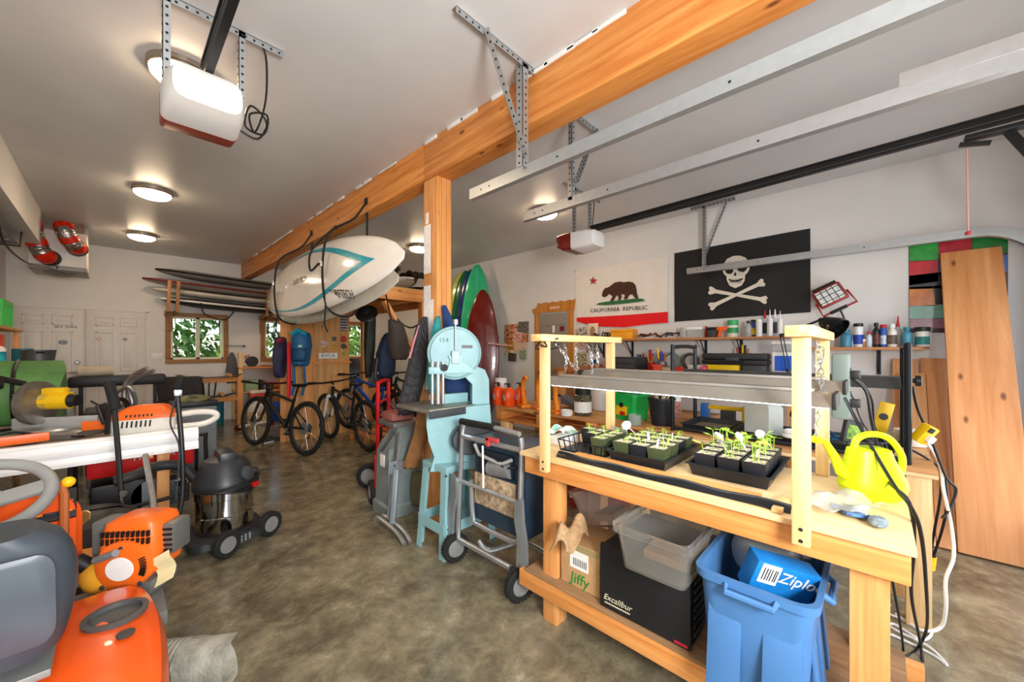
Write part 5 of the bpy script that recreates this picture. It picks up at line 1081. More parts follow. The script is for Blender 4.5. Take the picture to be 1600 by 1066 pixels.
def sl(x, y, z): return Vector((x * ca - y * sa, x * sa + y * ca, z))
UX, UY = sl(1, 0, 0), Vector((0, 0, 1))
def P2(px, py): return ((px - 712) / 205, 1.4 - (py - 545) * 2.62 / 595)
body = [(668, 642), (758, 636), (762, 700), (760, 738), (672, 738), (678, 715), (670, 690), (667, 665)]
MB().prism([P2(*q) for q in body], sl(0, .02, 0), UX, UY, .26).build('lower_housing', SAWB, o)
cfr = [(728, 585), (742, 575), (753, 580), (759, 596), (760, 640), (734, 640), (734, 604), (724, 592), (706, 596), (690, 588), (680, 575), (700, 560)]
MB().prism([P2(*q) for q in cfr], sl(0, .02, 0), UX, UY, .13).build('throat_frame', SAWB, o)
c2 = P2(708, 552)
def disc(r, th, y): return MB().lathe(((r * .96, -th / 2), (r, -th / 2 + .008), (r, th / 2 - .008), (r * .96, th / 2)), sl(c2[0], y, c2[1]), sl(0, -1, 0), 40)
disc(.192, .15, .02).build('upper_wheel_cover', SAWB, o); disc(.178, .02, -.065).build('cover_rim', M('blue_rim', '7ca8ae', .4), o)
MB().prism([(c2[0] - .05, c2[1] - .1), (c2[0] - .035, c2[1] - .05), (c2[0] - .05, c2[1] - .02), (c2[0] + .05, c2[1] - .02), (c2[0] + .04, c2[1] - .06), (c2[0] + .1, c2[1] - .1), (c2[0] + .16, c2[1] - .14), (c2[0] - .14, c2[1] - .14)], sl(0, -.085, 0), UX, UY, .03).build('casting_web', SAWB, o)
MB().cyl(sl(c2[0] + .0, -.1, c2[1] + .23), sl(c2[0] + .0, -.1, c2[1] + .02), .006, n=8).build('tension_screw', STEEL, o); MB().cyl(sl(c2[0], -.1, c2[1] + .20), sl(c2[0], -.1, c2[1] + .235), .02, n=12).build('tension_knob', ALU, o)
MB().box(sl(c2[0] + .0, -.1, c2[1] - .03), (.055, .04, .09), rot=(0, 0, R(-32)), bev=.006).build('tension_block', M('pale_casting', 'a8c4c4', .4), o)
MB().box(sl(c2[0] + .085, -.078, c2[1] + .045), (.075, .004, .022), rot=(0, 0, R(-32))).build('name_plate', M('dark_plate', '2a2a2a', .4, var=.8, vscale=150), o)
text('chalk_number', '154', .045, M('chalk_scrawl', '5a7a80', .7), o, sl(c2[0] - .08, -.0775, c2[1] + .09), UX, UY, .0006)
for x, r in ((675, .012), (683, .015), (690, .01)): q = P2(x, 0)[0]; MB().cyl(sl(q, -.12, 1.02), sl(q, -.12, 1.31), r, n=12).build('guide_post', ALU, o)
MB().box(sl(P2(680, 0)[0], -.12, 1.25), (.1, .05, .05), rot=(0, 0, R(-32)), bev=.008).build('guide_bracket', SAWB, o); MB().lathe(((.01, 0), (.025, .01), (.025, .025)), sl(P2(690, 0)[0], -.15, 1.27), sl(.3, -1, 0), 8).build('lock_knob', BLACK, o)
MB().box((-.10, .10, .985), (.42, .42, .028), rot=(0, 0, 0), bev=.004).build('saw_table', M('worn_cast_table', '9a9488', .35, .6, var=.15), o); MB().box((-.10, -.115, .965), (.42, .012, .05), bev=.003).build('table_edge', DGREY, o)
MB().box((.02, .05, 1.035), (.2, .05, .07), rot=(0, 0, R(-8)), bev=.005).build('rip_fence', SAWB, o); MB().prism([(-.09, .0), (.09, 0), (.04, -.09), (-.04, -.09)], (-.08, .05, .97), (1, 0, 0), (0, 0, 1), .1).build('trunnion', DGREY, o)
q = P2(728, 686); mb = MB().loft([[sl(q[0] + r_ * (1.15 * math.cos(a_)) + (.035 if math.cos(a_) > 0 else -.015), y_, q[1] + r_ * math.sin(a_)) for a_ in [2 * PI * i / 28 for i in range(28)]] for r_, y_ in ((.085, -.11), (.105, -.125), (.105, -.2), (.095, -.215))]); mb.build('belt_guard', M('graphite_guard', '4a4c4e', .35, .4), o)
# ---- portable table saw on a folding wheeled stand
TUB = M('silver_tube', 'c2c6c8', .3, .8, var=.08); NAVY = M('navy_saw_body', '24384a', .4, var=.1)
o = thing('table_saw', 'navy job-site table saw folded upright on a wheeled silver stand', 'table saw', (1.56, 1.70, 0), sc=.90)
def T(y, z, x=0): return Vector((x, y, z))
MB().tube([T(.31, .17), T(.30, .4), T(.285, .95, .02), T(.27, 1.01, .02)], .018, 10).build('frame_tube', TUB, o); MB().tube([T(-.29, .17), T(-.295, .4), T(-.30, .95, .02), T(-.29, 1.0, .02)], .018, 10).build('frame_tube', TUB, o)
MB().tube([T(.28, 1.02, .02), T(-.05, 1.03, .02), T(-.28, 1.02, .02)], .017, 10).build('handle_bar', TUB, o); MB().tube([T(.30, 1.025, .02), T(-.06, 1.03, .02)], .024, 10).build('foam_grip', BLACK, o)
MB().tube([T(.285, .92, .02), T(-.3, .92, .02)], .018, 10).build('cross_tube', TUB, o); MB().tube([T(.3, .60), T(-.3, .60)], .015, 10).build('cross_tube', TUB, o); MB().tube([T(.31, .17), T(-.22, .17)], .02, 10).build('lower_tube', TUB, o)
MB().tube([T(.20, .62, .03), T(.19, .36, .04), T(.14, .31, .05), T(-.2, .31, .05), T(-.27, .36, .04)], .018, 10, smooth=4).build('cradle_tube', TUB, o); MB().tube([T(.2, .16, .1), T(.12, .1, .14), T(-.05, .16, .3), T(-.3, .16, .3)], .018, 10, smooth=4).build('rear_foot', TUB, o)
for y, s_ in ((.345, 1), (-.33, -1)): MB().prism([(-.045, .62), (.01, .64), (.02, .5), (.045, .38), (.05, .22), (.02, .12), (-.015, .12), (.0, .24), (-.02, .38), (-.05, .5)], T(y - .0, 0, -.02), (0, s_, 0), (0, 0, 1), .025).build('leg_plate', M('grey_leg_plate', '9aa0a2', .4, .6), o)
MB().tube([T(.02, .62, -.015), T(.03, .9, -.012)], .007, 8).build('release_rod', WHITE, o); MB().box(T(-.06, .955, -.01), (.02, .12, .03), bev=.006).build('release_lever', M('dusty_red', 'c04444', .5), o); MB().box(T(-.02, .935, -.01), (.02, .03, .06), bev=.004).build('lever_stem', M('dusty_red', 'c04444', .5), o)
def wheel(parent, c, r, wd, ax, hub=M('hub_grey', '9a9a98', .4, .4), tread=True, name='wheel'):
    c = Vector(c); w_ = MB().lathe(((r * .62, -wd / 2), (r * .9, -wd / 2), (r, -wd * .28), (r, wd * .28), (r * .9, wd / 2), (r * .62, wd / 2), (r * .62, -wd / 2)), c, ax, 32).build(name, RUBBER, parent)
    MB().lathe(((r * .1, -wd * .4), (r * .6, -wd * .3), (r * .63, -wd * .45), (r * .63, wd * .45), (r * .6, wd * .3), (r * .1, wd * .4)), c, ax, 24).build('hub', hub, w_)
    if tread:
        x, y, z = frame(ax); tb = MB()
        for i in range(26):
            a = 2 * PI * i / 26; d = x * math.cos(a) + y * math.sin(a)
            for s_ in (-1, 1): tb.bar(c + d * r * .97 + z * s_ * wd * .1, c + d * r * 1.0 + z * s_ * wd * .42 + (x * -math.sin(a) + y * math.cos(a)) * r * .06, r * .1, r * .06, up=d)
        tb.build('tread', RUBBER, w_)['kind'] = 'stuff'
    return w_
wheel(o, T(.33, .105, -.01), .10, .05, (.25, 1, 0)); wheel(o, T(-.30, .105, .0), .105, .055, (.25, 1, 0))
MB().mm(T(-.30, .34, .06), T(.20, .93, .34), bev=.012).build('saw_body', NAVY, o)
MB().mm(T(-.22, .46, .045), T(.18, .68, .062), bev=.008).build('dusty_opening', M('sawdust', 'b8a080', .95, var=.3, vscale=30), o); MB().mm(T(-.2, .70, .04), T(.14, .86, .065), bev=.02).build('motor_bay', M('dark_bay', '15202a', .5), o)
MB().cyl(T(-.18, .76, .05), T(.02, .74, .05), .05, n=18).build('motor', M('motor_grey', '8a8c8c', .4, .4), o); MB().tube([T(-.2, .84, .03), T(-.12, .80, .02), T(.1, .82, .02), T(.16, .88, .03)], .012, 8).build('guard_arm', M('arm_grey', 'a8a8a4', .4), o)
MB().tube([T(-.24, .8, .03), T(-.15, .78, .015), T(-.05, .83, .02)], .008, 6).build('power_cord', BLACK, o)
# ---- grey machine and roller stand in front of the post
GM = M('machine_grey', '7c8886', .45, var=.05); o = thing('grey_planer', 'grey jointer on a moulded wheeled cabinet base', 'jointer', (1.74, 3.03, 0), R(-4))
MB().loft([[(sx * a, sy * b_, z) for sx, sy in ((-1, -.8), (-.8, -1), (.8, -1), (1, -.8), (1, .8), (.8, 1), (-.8, 1), (-1, .8))] for a, b_, z in ((.185, .175, .0), (.185, .175, .08), (.165, .155, .1), (.155, .145, .52), (.14, .13, .56))]).build('cabinet_base', GM, o)
MB().loft([[(sx * a + c, sy * b_, z) for sx, sy in ((-1, -1), (1, -1), (1, 1), (-1, 1))] for a, b_, c, z in ((.13, .12, 0, .56), (.1, .08, .02, .66), (.07, .06, .03, .74))]).build('pedestal', GM, o); MB().mm((-.13, -.16, .74), (.17, .16, .775), bev=.004).build('bed', M('bed_steel', '9a9c9a', .3, .7), o); MB().mm((-.11, -.08, .78), (.1, .14, .85), bev=.02).build('cutter_guard', M('dusty_pink', '9a5a54', .5), o)
MB().tube([(-.1, -.1, .70), (-.17, -.12, .62), (-.2, -.08, .55)], .012, 8).build('hand_lever', DGREY, o); MB().mm((-.165, -.05, .40), (-.158, .03, .5)).build('warning_label', PAPER, o); MB().mm((.02, -.16, .42), (.08, -.155, .50), bev=.003).build('switch', BLACK, o); text('lettering', 'S', .05, WHITE, o, (.05, -.162, .46), (1, 0, 0), (0, 0, 1))
wheel(o, (-.14, .26, .105), .105, .05, (1, -.2, 0), tread=False); MB().tube([(-.14, .18, .1), (-.14, .18, .45)], .012).build('wheel_bracket', RED, o)
o = thing('roller_stand', 'folded grey steel roller stand leaning by the machine', 'roller stand', (1.45, 2.65, 0))
for dx in (0, .05): MB().tube([(dx, .26, .025), (dx, .2, .06), (dx - .01, .0, .06), (dx - .02, -.14, .05), (dx - .03, -.24, .016)], .016, 10, smooth=4).build('foot_tube', TUB, o)
MB().bar((.02, .02, .06), (.10, .1, .44), .04, .02, bev=.003).build('upright', M('stand_grey', '8a9298', .4, .5), o); MB().bar((.03, .10, .07), (.11, .15, .42), .022, .02, bev=.003).build('upright', M('stand_grey', '8a9298', .4, .5), o); MB().bar((.10, .12, .40), (.115, .13, .50), .13, .02, up=(0, 1, 0), bev=.008).build('hinge_plate', M('stand_grey', '8a9298', .4, .5), o); MB().bar((.115, .13, .48), (.16, .14, .72), .035, .02, bev=.003).build('upper_post', TUB, o)
for z in (.42, .47): MB().lathe(((.008, 0), (.006, .006)), (.092, .11, z), (-1, 0, .2), 8).build('bolt', HOLE, o)
# ---- clothes on the post
QUILT = M('quilted_charcoal', '3a3a3e', .8, var=.08)
t_ = QUILT.node_tree; ck = t_.nodes.new('ShaderNodeTexCoord'); mp_ = t_.nodes.new('ShaderNodeMapping'); mp_.inputs['Rotation'].default_value = (0, 0, 0); mp_.inputs['Scale'].default_value = (22, 22, 16)
wv1 = t_.nodes.new('ShaderNodeTexWave'); wv1.bands_direction = 'DIAGONAL'; wv1.inputs['Scale'].default_value = .55; t_.links.new(ck.outputs['Object'], mp_.inputs[0]); t_.links.new(mp_.outputs[0], wv1.inputs[0]); bq = t_.nodes.new('ShaderNodeBump'); bq.inputs['Strength'].default_value = .7; bq.inputs['Distance'].default_value = .02
t_.links.new(wv1.outputs[0], bq.inputs['Height']); t_.links.new(bq.outputs[0], t_.nodes['Principled BSDF'].inputs['Normal'])
o = drape('quilted_jacket', 'charcoal quilted jacket hanging on the timber post', 'jacket', ((496, 661, 668), (515, 650, 669), (545, 643, 669), (585, 634, 665), (620, 625, 657), (648, 622, 645)), 3.12, .085, QUILT)
MB().tube([pd(667, 498, 3.12) - o.location, pd(655, 510, 3.05) - o.location, pd(648, 530, 3.04) - o.location, pd(640, 560, 3.03) - o.location], .008, 6).build('pink_lining', M('pink_lining', 'd88a9a', .8), o)
drape('teal_jacket', 'teal jacket hanging behind the band saw', 'jacket', ((495, 682, 688), (510, 676, 689), (545, 670, 689), (585, 667, 689), (615, 670, 687)), 2.99, .035, M('teal_cloth', '2c8f94', .8, var=.08))
drape('navy_coverall', 'navy coverall hanging on the post behind the band saw', 'coverall', ((478, 690, 697), (500, 692, 708), (530, 694, 722), (580, 695, 738), (640, 697, 736)), 3.04, .02, M('navy_coverall', '1f3a6c', .85, var=.08))
drape('work_trousers', 'brown work trousers hanging below the quilted jacket', 'trousers', ((610, 658, 671), (640, 652, 669), (680, 646, 668), (725, 630, 655), (731, 628, 654)), 3.12, .03, M('tan_canvas', '96683c', .85, var=.1), fold=.2, nf=3)
drape('olive_apron', 'olive cloth hanging behind the roller stand', 'cloth', ((738, 645, 660), (760, 642, 660), (790, 643, 661)), 3.18, .04, M('olive_cloth', '5a563c', .9, var=.1), fold=.2)
# ================================================================== BOARDS, LOFT, BIKES AND THE BACK OF THE GARAGE
WBD = M('gloss_white_board', 'e9e4dc', .12, var=.02, coat=.5); TEALB = M('teal_stripe', '0f9ab0', .2)
def flat_board(L, wd, th, nose=.5, rocker=.08, n=30, sq=.9):
    """board lying along +y from 0 to L, face towards -x, width along z"""
    rings = []
    for i in range(n + 1):
        s_ = i / n; q = math.sin(PI * min(max(s_, .003), .997)) ** nose; hw = max(.004, wd / 2 * q); ht = max(.003, th / 2 * min(1, q * 1.3)); bx = rocker * abs(2 * s_ - 1) ** 3
        rings.append([(bx + ht * math.sin(a), s_ * L, hw * math.copysign(abs(math.cos(a)) ** sq, math.cos(a))) for a in [2 * PI * k / 20 for k in range(20)]])
    return rings
o = thing('paddle_board', 'white paddle board with teal stripe strapped to the beam side', 'paddle board', (1.46, 2.62, 2.13), rot=(0, R(9), 0))
L_ = 3.68; MB().loft(flat_board(L_, .76, .12)).build('board', WBD, o)
def sface(s_, f, w_=.76, th=.12, rk=.08):
    q = math.sin(PI * min(max(s_, .003), .997)) ** .5; ht = th / 2 * min(1, q * 1.3); bx = rk * abs(2 * s_ - 1) ** 3
    c = min(.995, abs(f)); a = math.acos(c ** (1 / .9)); return Vector((bx - ht * math.sin(a) - .0025, s_ * L_, w_ / 2 * q * f))
def fo(s_): return .86 * (1 - max(0, 1 - (s_ - .085) / .5) ** 2.6)
def fi(s_): return max(0, min(.80 * (1 - max(0, 1 - (s_ - .14) / .5) ** 2.6) + .05 * max(0, s_ - .3), fo(s_) - .012)) if s_ > .14 else 0
for sg in (-1, 1): MB().sheet(lambda u, v: sface(.086 + .88 * u ** 1.5, sg * (fi(.086 + .88 * u ** 1.5) * (1 - v) + fo(.086 + .88 * u ** 1.5) * v)), 60, 4).build('teal_stripe', TEALB, o)
SINK = M('board_ink', '2a2e34', .5)
text('lettering', 'SURFTECH', .11, SINK, o, sface(.215, -.86) + Vector((-.012, 0, 0)), (0, -1, -.12), (-.55, 0, 1), .001); text('lettering', 'SURFTECH', .09, M('faded_board_ink', '8a7a70', .5), o, sface(.52, 0) + Vector((-.002, 0, 0)), (0, -1, 0), (0, 0, 1), .0008)
o = thing('paddle_board', 'second pale board strapped behind the teal-striped paddle board', 'paddle board', (1.63, 3.0, 2.02), rot=(0, R(9), 0)); MB().loft(flat_board(3.5, .66, .1)).build('board', M('cream_board', 'd8d2c0', .2, coat=.4), o)
STR = M('black_webbing', '1a1a1a', .8)
for i, (y, lb) in enumerate(((3.75, 'black strap looped round the paddle boards with a hanging tail'), (5.3, 'black strap holding the far end of the paddle boards'))):
    o = thing('tie_strap', lb, 'strap', (1.78, y, 2.88), group='straps holding the paddle boards')
    MB().tube([(0, 0, .02), (-.12, .02, -.18), (-.36, .02, -.38), (-.42, .02, -.7), (-.39, .02, -1.05), (-.28, .0, -1.16), (-.12, 0, -1.12), (-.02, -.02, -.8), (-.003, -.02, -.1)], .011, 6, smooth=5).build('webbing', STR, o)
    if i == 0: MB().tube([(-.3, .0, -.3), (-.42, .3, -.5), (-.46, .22, -.72), (-.45, .03, -.68)], .01, 6, smooth=5).build('loose_tail', STR, o)
    MB().box((-.435, .02, -.68), (.02, .035, .05), bev=.004).build('buckle', ALU, o); MB().tube([(-.39, .02, -1.05), (-.40, .03, -1.25), (-.38, .0, -1.32)], .008, 6).build('hanging_tail', STR, o)
    MB().box((-.006, 0, .02), (.012, .05, .06)).build('beam_fixing', STR, o)
# ---- rack on the back wall with bagged boards
BRW = WOOD('brown_bracket', 'b07a44', '885628', 2)
for x, lb in ((.70, 'wooden bracket holding the bagged boards beside the white doors'), (2.15, 'wooden bracket holding the bagged boards near the second window')):
    o = thing('board_bracket', lb, 'bracket', (x, YB, 1.72), group='wooden brackets over the window'); MB().mm((-.045, -.045, 0), (.045, -.001, .36), bev=.004).build('upright', BRW, o)
    for dx in (-.07, .045): MB().bar((dx + .012, -.02, .31), (dx + .012, -.62, .35), .025, .07, bev=.003).build('arm', BRW, o)
    for dx in (-.07, .045): MB().bar((dx + .012, -.61, .31), (dx + .03, -.63, .84), .025, .05, bev=.003).build('arm', BRW, o)
BGR = M('silver_bag', '8f8a86', .45, .2, var=.08, vscale=5); DKR = M('dark_red_trim', '6a1c1c', .6); BLKB = M('black_bag', '17181a', .6, var=.1)
def lying(label, x0, L, yc, z, wd, th, mat, tilt=0, edge=None, rz=0, straps=0, grp='boards stacked on the wall rack'):
    o = thing('bagged_board', label, 'surfboard bag', (x0, yc, z), group=grp, rot=(0, tilt, rz)); n = 26; rings = []
    for i in range(n + 1):
        s_ = i / n; q = math.sin(PI * min(max(s_, .004), .996)) ** .45; hw = wd / 2 * q; ht = th / 2 * max(.15, min(1, q * 1.2)); rings.append([(s_ * L, hw * math.cos(a), ht * math.sin(a) + .03 * (2 * s_ - 1) ** 2) for a in [2 * PI * k / 18 for k in range(18)]])
    MB().loft(rings).build('board', mat, o)
    if edge: MB().tube([(L * i / n, -wd / 2 * 1.01 * math.sin(PI * min(max(i / n, .004), .996)) ** .45, .03 * (2 * i / n - 1) ** 2) for i in range(n + 1)], .018, 8).build('edge_piping', edge, o)
    for k in range(straps): MB().tube([(L * (.25 + .3 * k), -wd * .48, 0), (L * (.28 + .3 * k), -wd * .52, -.20), (L * (.42 + .3 * k), -wd * .53, -.27), (L * (.5 + .3 * k), -wd * .48, -.02)], .01, 6, smooth=6).build('carry_strap', STR, o)
    return o
lying('silver board bag with black edging on top of the wall rack', .5, 2.1, 8.98, 2.74, .5, .15, BGR, R(2.4), BLACK); lying('silver board bag with dark red edging on the wall rack', .34, 2.4, 8.98, 2.56, .52, .15, BGR, R(2.4), DKR)
lying('bare white surfboard in the middle of the wall rack', .45, 2.2, 8.98, 2.40, .5, .11, M('ivory_board', 'dcd4c8', .25), R(2.2)); lying('black board bag with a hanging carry strap lowest on the wall rack', .56, 2.1, 8.98, 2.24, .5, .15, BLKB, R(2.2), WHITE, straps=1)
# ---- loft platform
LOFT = thing('loft_platform', 'plywood and timber loft platform under the ceiling behind the post', 'loft', (1.95, 4.0, 2.0))
MB().mm((0, 0, .10), (1.03, 2.3, .118), bev=.002).build('deck', WOOD('ply_deck', 'c8a860', 'a48440', 0, .6, 2, False), LOFT)
MB().mm((0, -.04, -.04), (1.03, 0, .10), bev=.004).build('front_rim', FIR_X, LOFT); MB().mm((0, 2.3, -.04), (1.03, 2.34, .1), bev=.004).build('rear_rim', FIR_X, LOFT)
for x in (0, .5, .99): MB().mm((x, .001, -.04), (x + .04, 2.299, .098), bev=.003).build('joist', FIR_Y, LOFT)
for x, y in ((.62, .0), (.93, 2.25)): MB().mm((x, y - .045, -2.0), (x + .09, y + .045, -.041), bev=.004).build('support_post', FIR_Z, LOFT)
MB().bar((.665, -.0, -.85), (.15, -.0, -.06), .04, .09, up=(0, 1, 0), bev=.003).build('brace', FIR_Z, LOFT)
DZ = 2.12
def lbag(lb, xc, y0, z, wd, th, mat, edge, L=2.0): return lying(lb, xc, L, y0, z, wd, th, mat, 0, edge, R(90), grp='bags on the loft')
lbag('striped white and black board bag on the loft front edge', 2.40, 3.92, DZ + .075, .56, .13, M('pale_bag', 'cfc8c0', .5), BLACK); lbag('black board bag lying next to the striped bag on the loft', 2.86, 4.4, DZ + .07, .3, .12, BLKB, BGR)
lbag('dark grey board bag piled on the loft', 2.28, 4.05, DZ + .235, .52, .11, M('charcoal_bag', '34322f', .6), BGR); lbag('brown black board bag topmost on the loft pile', 2.24, 4.15, DZ + .375, .48, .10, M('brown_black_bag', '2c221c', .6), BLACK)
for i, (x, c, lb) in enumerate(((2.1, '1a1512', 'dark crumpled wetsuit thrown on the loft pile'), (2.58, '241c18', 'brown black wetsuit bundle on the loft pile'))):
    tag(MB().sheet(lambda u, v: Vector((x + (.38 if i == 0 else .2) * u, 4.2 + .3 * v, DZ + (.45 if i == 0 else .175) + .07 * abs(math.sin(u * 7 + i)) * math.sin(PI * v) + .03 * math.sin(v * 9))), 14, 8, .03).build('wetsuit_bundle', M('neo_' + c, c, .8)), lb, 'wetsuit')
o = thing('round_case', 'blue and white round case beside the post on the loft', 'case', (2.84, 4.12, DZ + .12)); MB().lathe(((0, -.05), (.10, -.05), (.12, -.03), (.12, .03), (.1, .05), (0, .05)), axis=(0, 1, 0), n=26).build('shell', M('navy_case', '1c2a48', .4), o); MB().torus((0, -.05, 0), .08, .012, (0, 1, 0)).build('white_ring', WHITE, o)
# hanging gear under the loft
drape('wetsuit', 'dark green black wetsuit hanging under the loft', 'wetsuit', ((486, 572, 584), (500, 570, 587), (540, 569, 586), (590, 571, 580)), 5.2, .08, M('green_neoprene', '16261a', .6, var=.2))
o = drape('day_pack', 'navy and black backpack hanging under the loft', 'backpack', ((521, 604, 612), (530, 597, 616), (555, 588, 618), (578, 590, 617), (590, 596, 612)), 4.6, .12, M('navy_pack', '1c2c4c', .7, var=.2)); MB().tube([pd(590, 560, 4.45) - o.location, pd(587, 590, 4.42) - o.location, pd(598, 596, 4.45) - o.location], .015, 6, smooth=4).build('pack_strap', BLACK, o)
cc_ = drape('carry_case', 'brown grey padded case hanging beside the quilted jacket', 'bag', ((500, 608, 616), (507, 607, 630), (530, 607, 637), (555, 610, 639), (562, 615, 634)), 4.1, .09, M('taupe_pad', '463c36', .75, var=.1), fold=.04)
MB().tube([pd(612, 502, 4.1) - cc_.location, Vector((2.10, 3.95, 2.0)) - cc_.location], .008, 6).build('hanging_strap', STR, cc_)
o = thing('wide_cap', 'black wide-brimmed hat hung under the loft', 'hat', pd(573, 490, 5.0)); MB().lathe(((.14, 0), (.13, .01), (.075, .02), (.07, .08), (.03, .1), (0, .1)), axis=(-.5, -.6, .5), n=22).build('brim_and_crown', BLACK, o)
tag(MB().tube([pd(606, 450, 4.5), pd(600, 470, 4.5), pd(622, 500, 4.35), pd(640, 512, 4.3), pd(655, 507, 4.2)], .01, 6, smooth=6).build('hanging_rope', M('grey_rope', '4a4a44', .8)), 'dark rope slung from the loft to the post', 'rope')
# ---- plywood partition with stickers
PT = thing('plywood_partition', 'knotty plywood partition with round and square stickers', 'partition', (1.72, 6.42, 0))
for i, (x0, x1) in enumerate(((0, .16), (.163, .30), (.303, .46), (.463, 1.03))): MB().mm((x0, 0, 0), (x1, .03, 2.0), bev=.003).build('board', [FIR_Z, WOOD('part_b', 'd8a468', 'b07c40', 2, .6, 2.5)][i % 2], PT)
MB().mm((.46, -.03, 1.16), (1.05, -.001, 1.19), bev=.003).build('ledge', FIR_X, PT)
def stick(x, z, r, c, shape='round', h=None):
    m_ = M('stk_' + c, c, .5, var=.35, vscale=50)
    if shape == 'round': MB().lathe(((r, 0), (r, .003)), (x, -.001, z), (0, -1, 0), 18).build('sticker', m_, PT)
    else: MB().mm((x - r, -.004, z - h), (x + r, 0, z + h)).build('sticker', m_, PT)
stick(.93, 1.56, .055, 'b03024'); stick(.93, 1.44, .045, '4a4438'); stick(.94, 1.32, .045, 'b0a050'); stick(.78, 1.42, .05, 'd8a040'); stick(.78, 1.56, .035, '5a564e', 's', .035); stick(.62, 1.48, .06, 'd8b8a4'); stick(.93, 1.82, .05, '3a4a6a', 's', .12)
for k in range(5): MB().mm((.88, -.0055, 1.72 + k * .045), (.98, -.004, 1.73 + k * .045)).build('sticker_stripe', PAPER, PT)
MB().mm((.54, -.004, 1.24), (.83, 0, 1.33)).build('sticker', PAPER, PT); text('lettering', 'RVCA', .075, ink, PT, (.685, -.005, 1.285), (1, 0, 0), (0, 0, 1), spacing=1.15)
o = drape('blue_pack', 'blue and teal backpack hanging on the plywood partition', 'backpack', ((518, 464, 476), (523, 459, 484), (540, 457, 486), (560, 457, 483), (572, 460, 480)), 5.3, .13, M('blue_pack', '1f5f92', .6, var=.12, vscale=5), fold=.05); MB().tube([pd(456, 522, 5.17) - o.location, pd(466, 516, 5.16) - o.location, pd(478, 523, 5.17) - o.location], .03, 8).build('teal_panel', M('teal_panel', '1aa0b8', .6), o)
drape('front_pocket', '', '', ((545, 457, 478), (552, 455, 480), (565, 456, 477)), 5.19, .06, M('deep_blue_pocket', '17486e', .6), fold=.03, parent=o)
MB().box(pd(469, 541, 5.15) - o.location, (.05, .01, .03), rot=(0, 0, -YAW)).build('pale_logo', M('pale_green_logo', '9ad8c0', .6), o)
for x in (459, 475): MB().tube([pd(x, 572, 5.25) - o.location, pd(x + 1, 600, 5.25) - o.location, pd(x - 3, 618, 5.25) - o.location], .018, 6).build('pack_strap', M('blue_pack', '1f5f92', .6), o)
o = drape('travel_pack', 'navy and red backpack hanging beside the second window', 'backpack', ((527, 435, 443), (535, 431, 446), (560, 427, 446), (590, 431, 444)), 5.2, .1, M('navy_red_pack', '2a2a4a', .7, var=.3, vscale=6)); MB().tube([pd(434, 534, 5.1) - o.location, pd(442, 530, 5.1) - o.location], .035, 8).build('red_top', M('maroon_cloth', '7a1c28', .7), o)
drape('red_jacket', 'long red jacket hanging between two backpacks', 'jacket', ((535, 449, 453), (560, 449, 454), (600, 449, 454), (622, 449, 453)), 5.1, .03, M('bright_red_cloth', 'd0182a', .7))
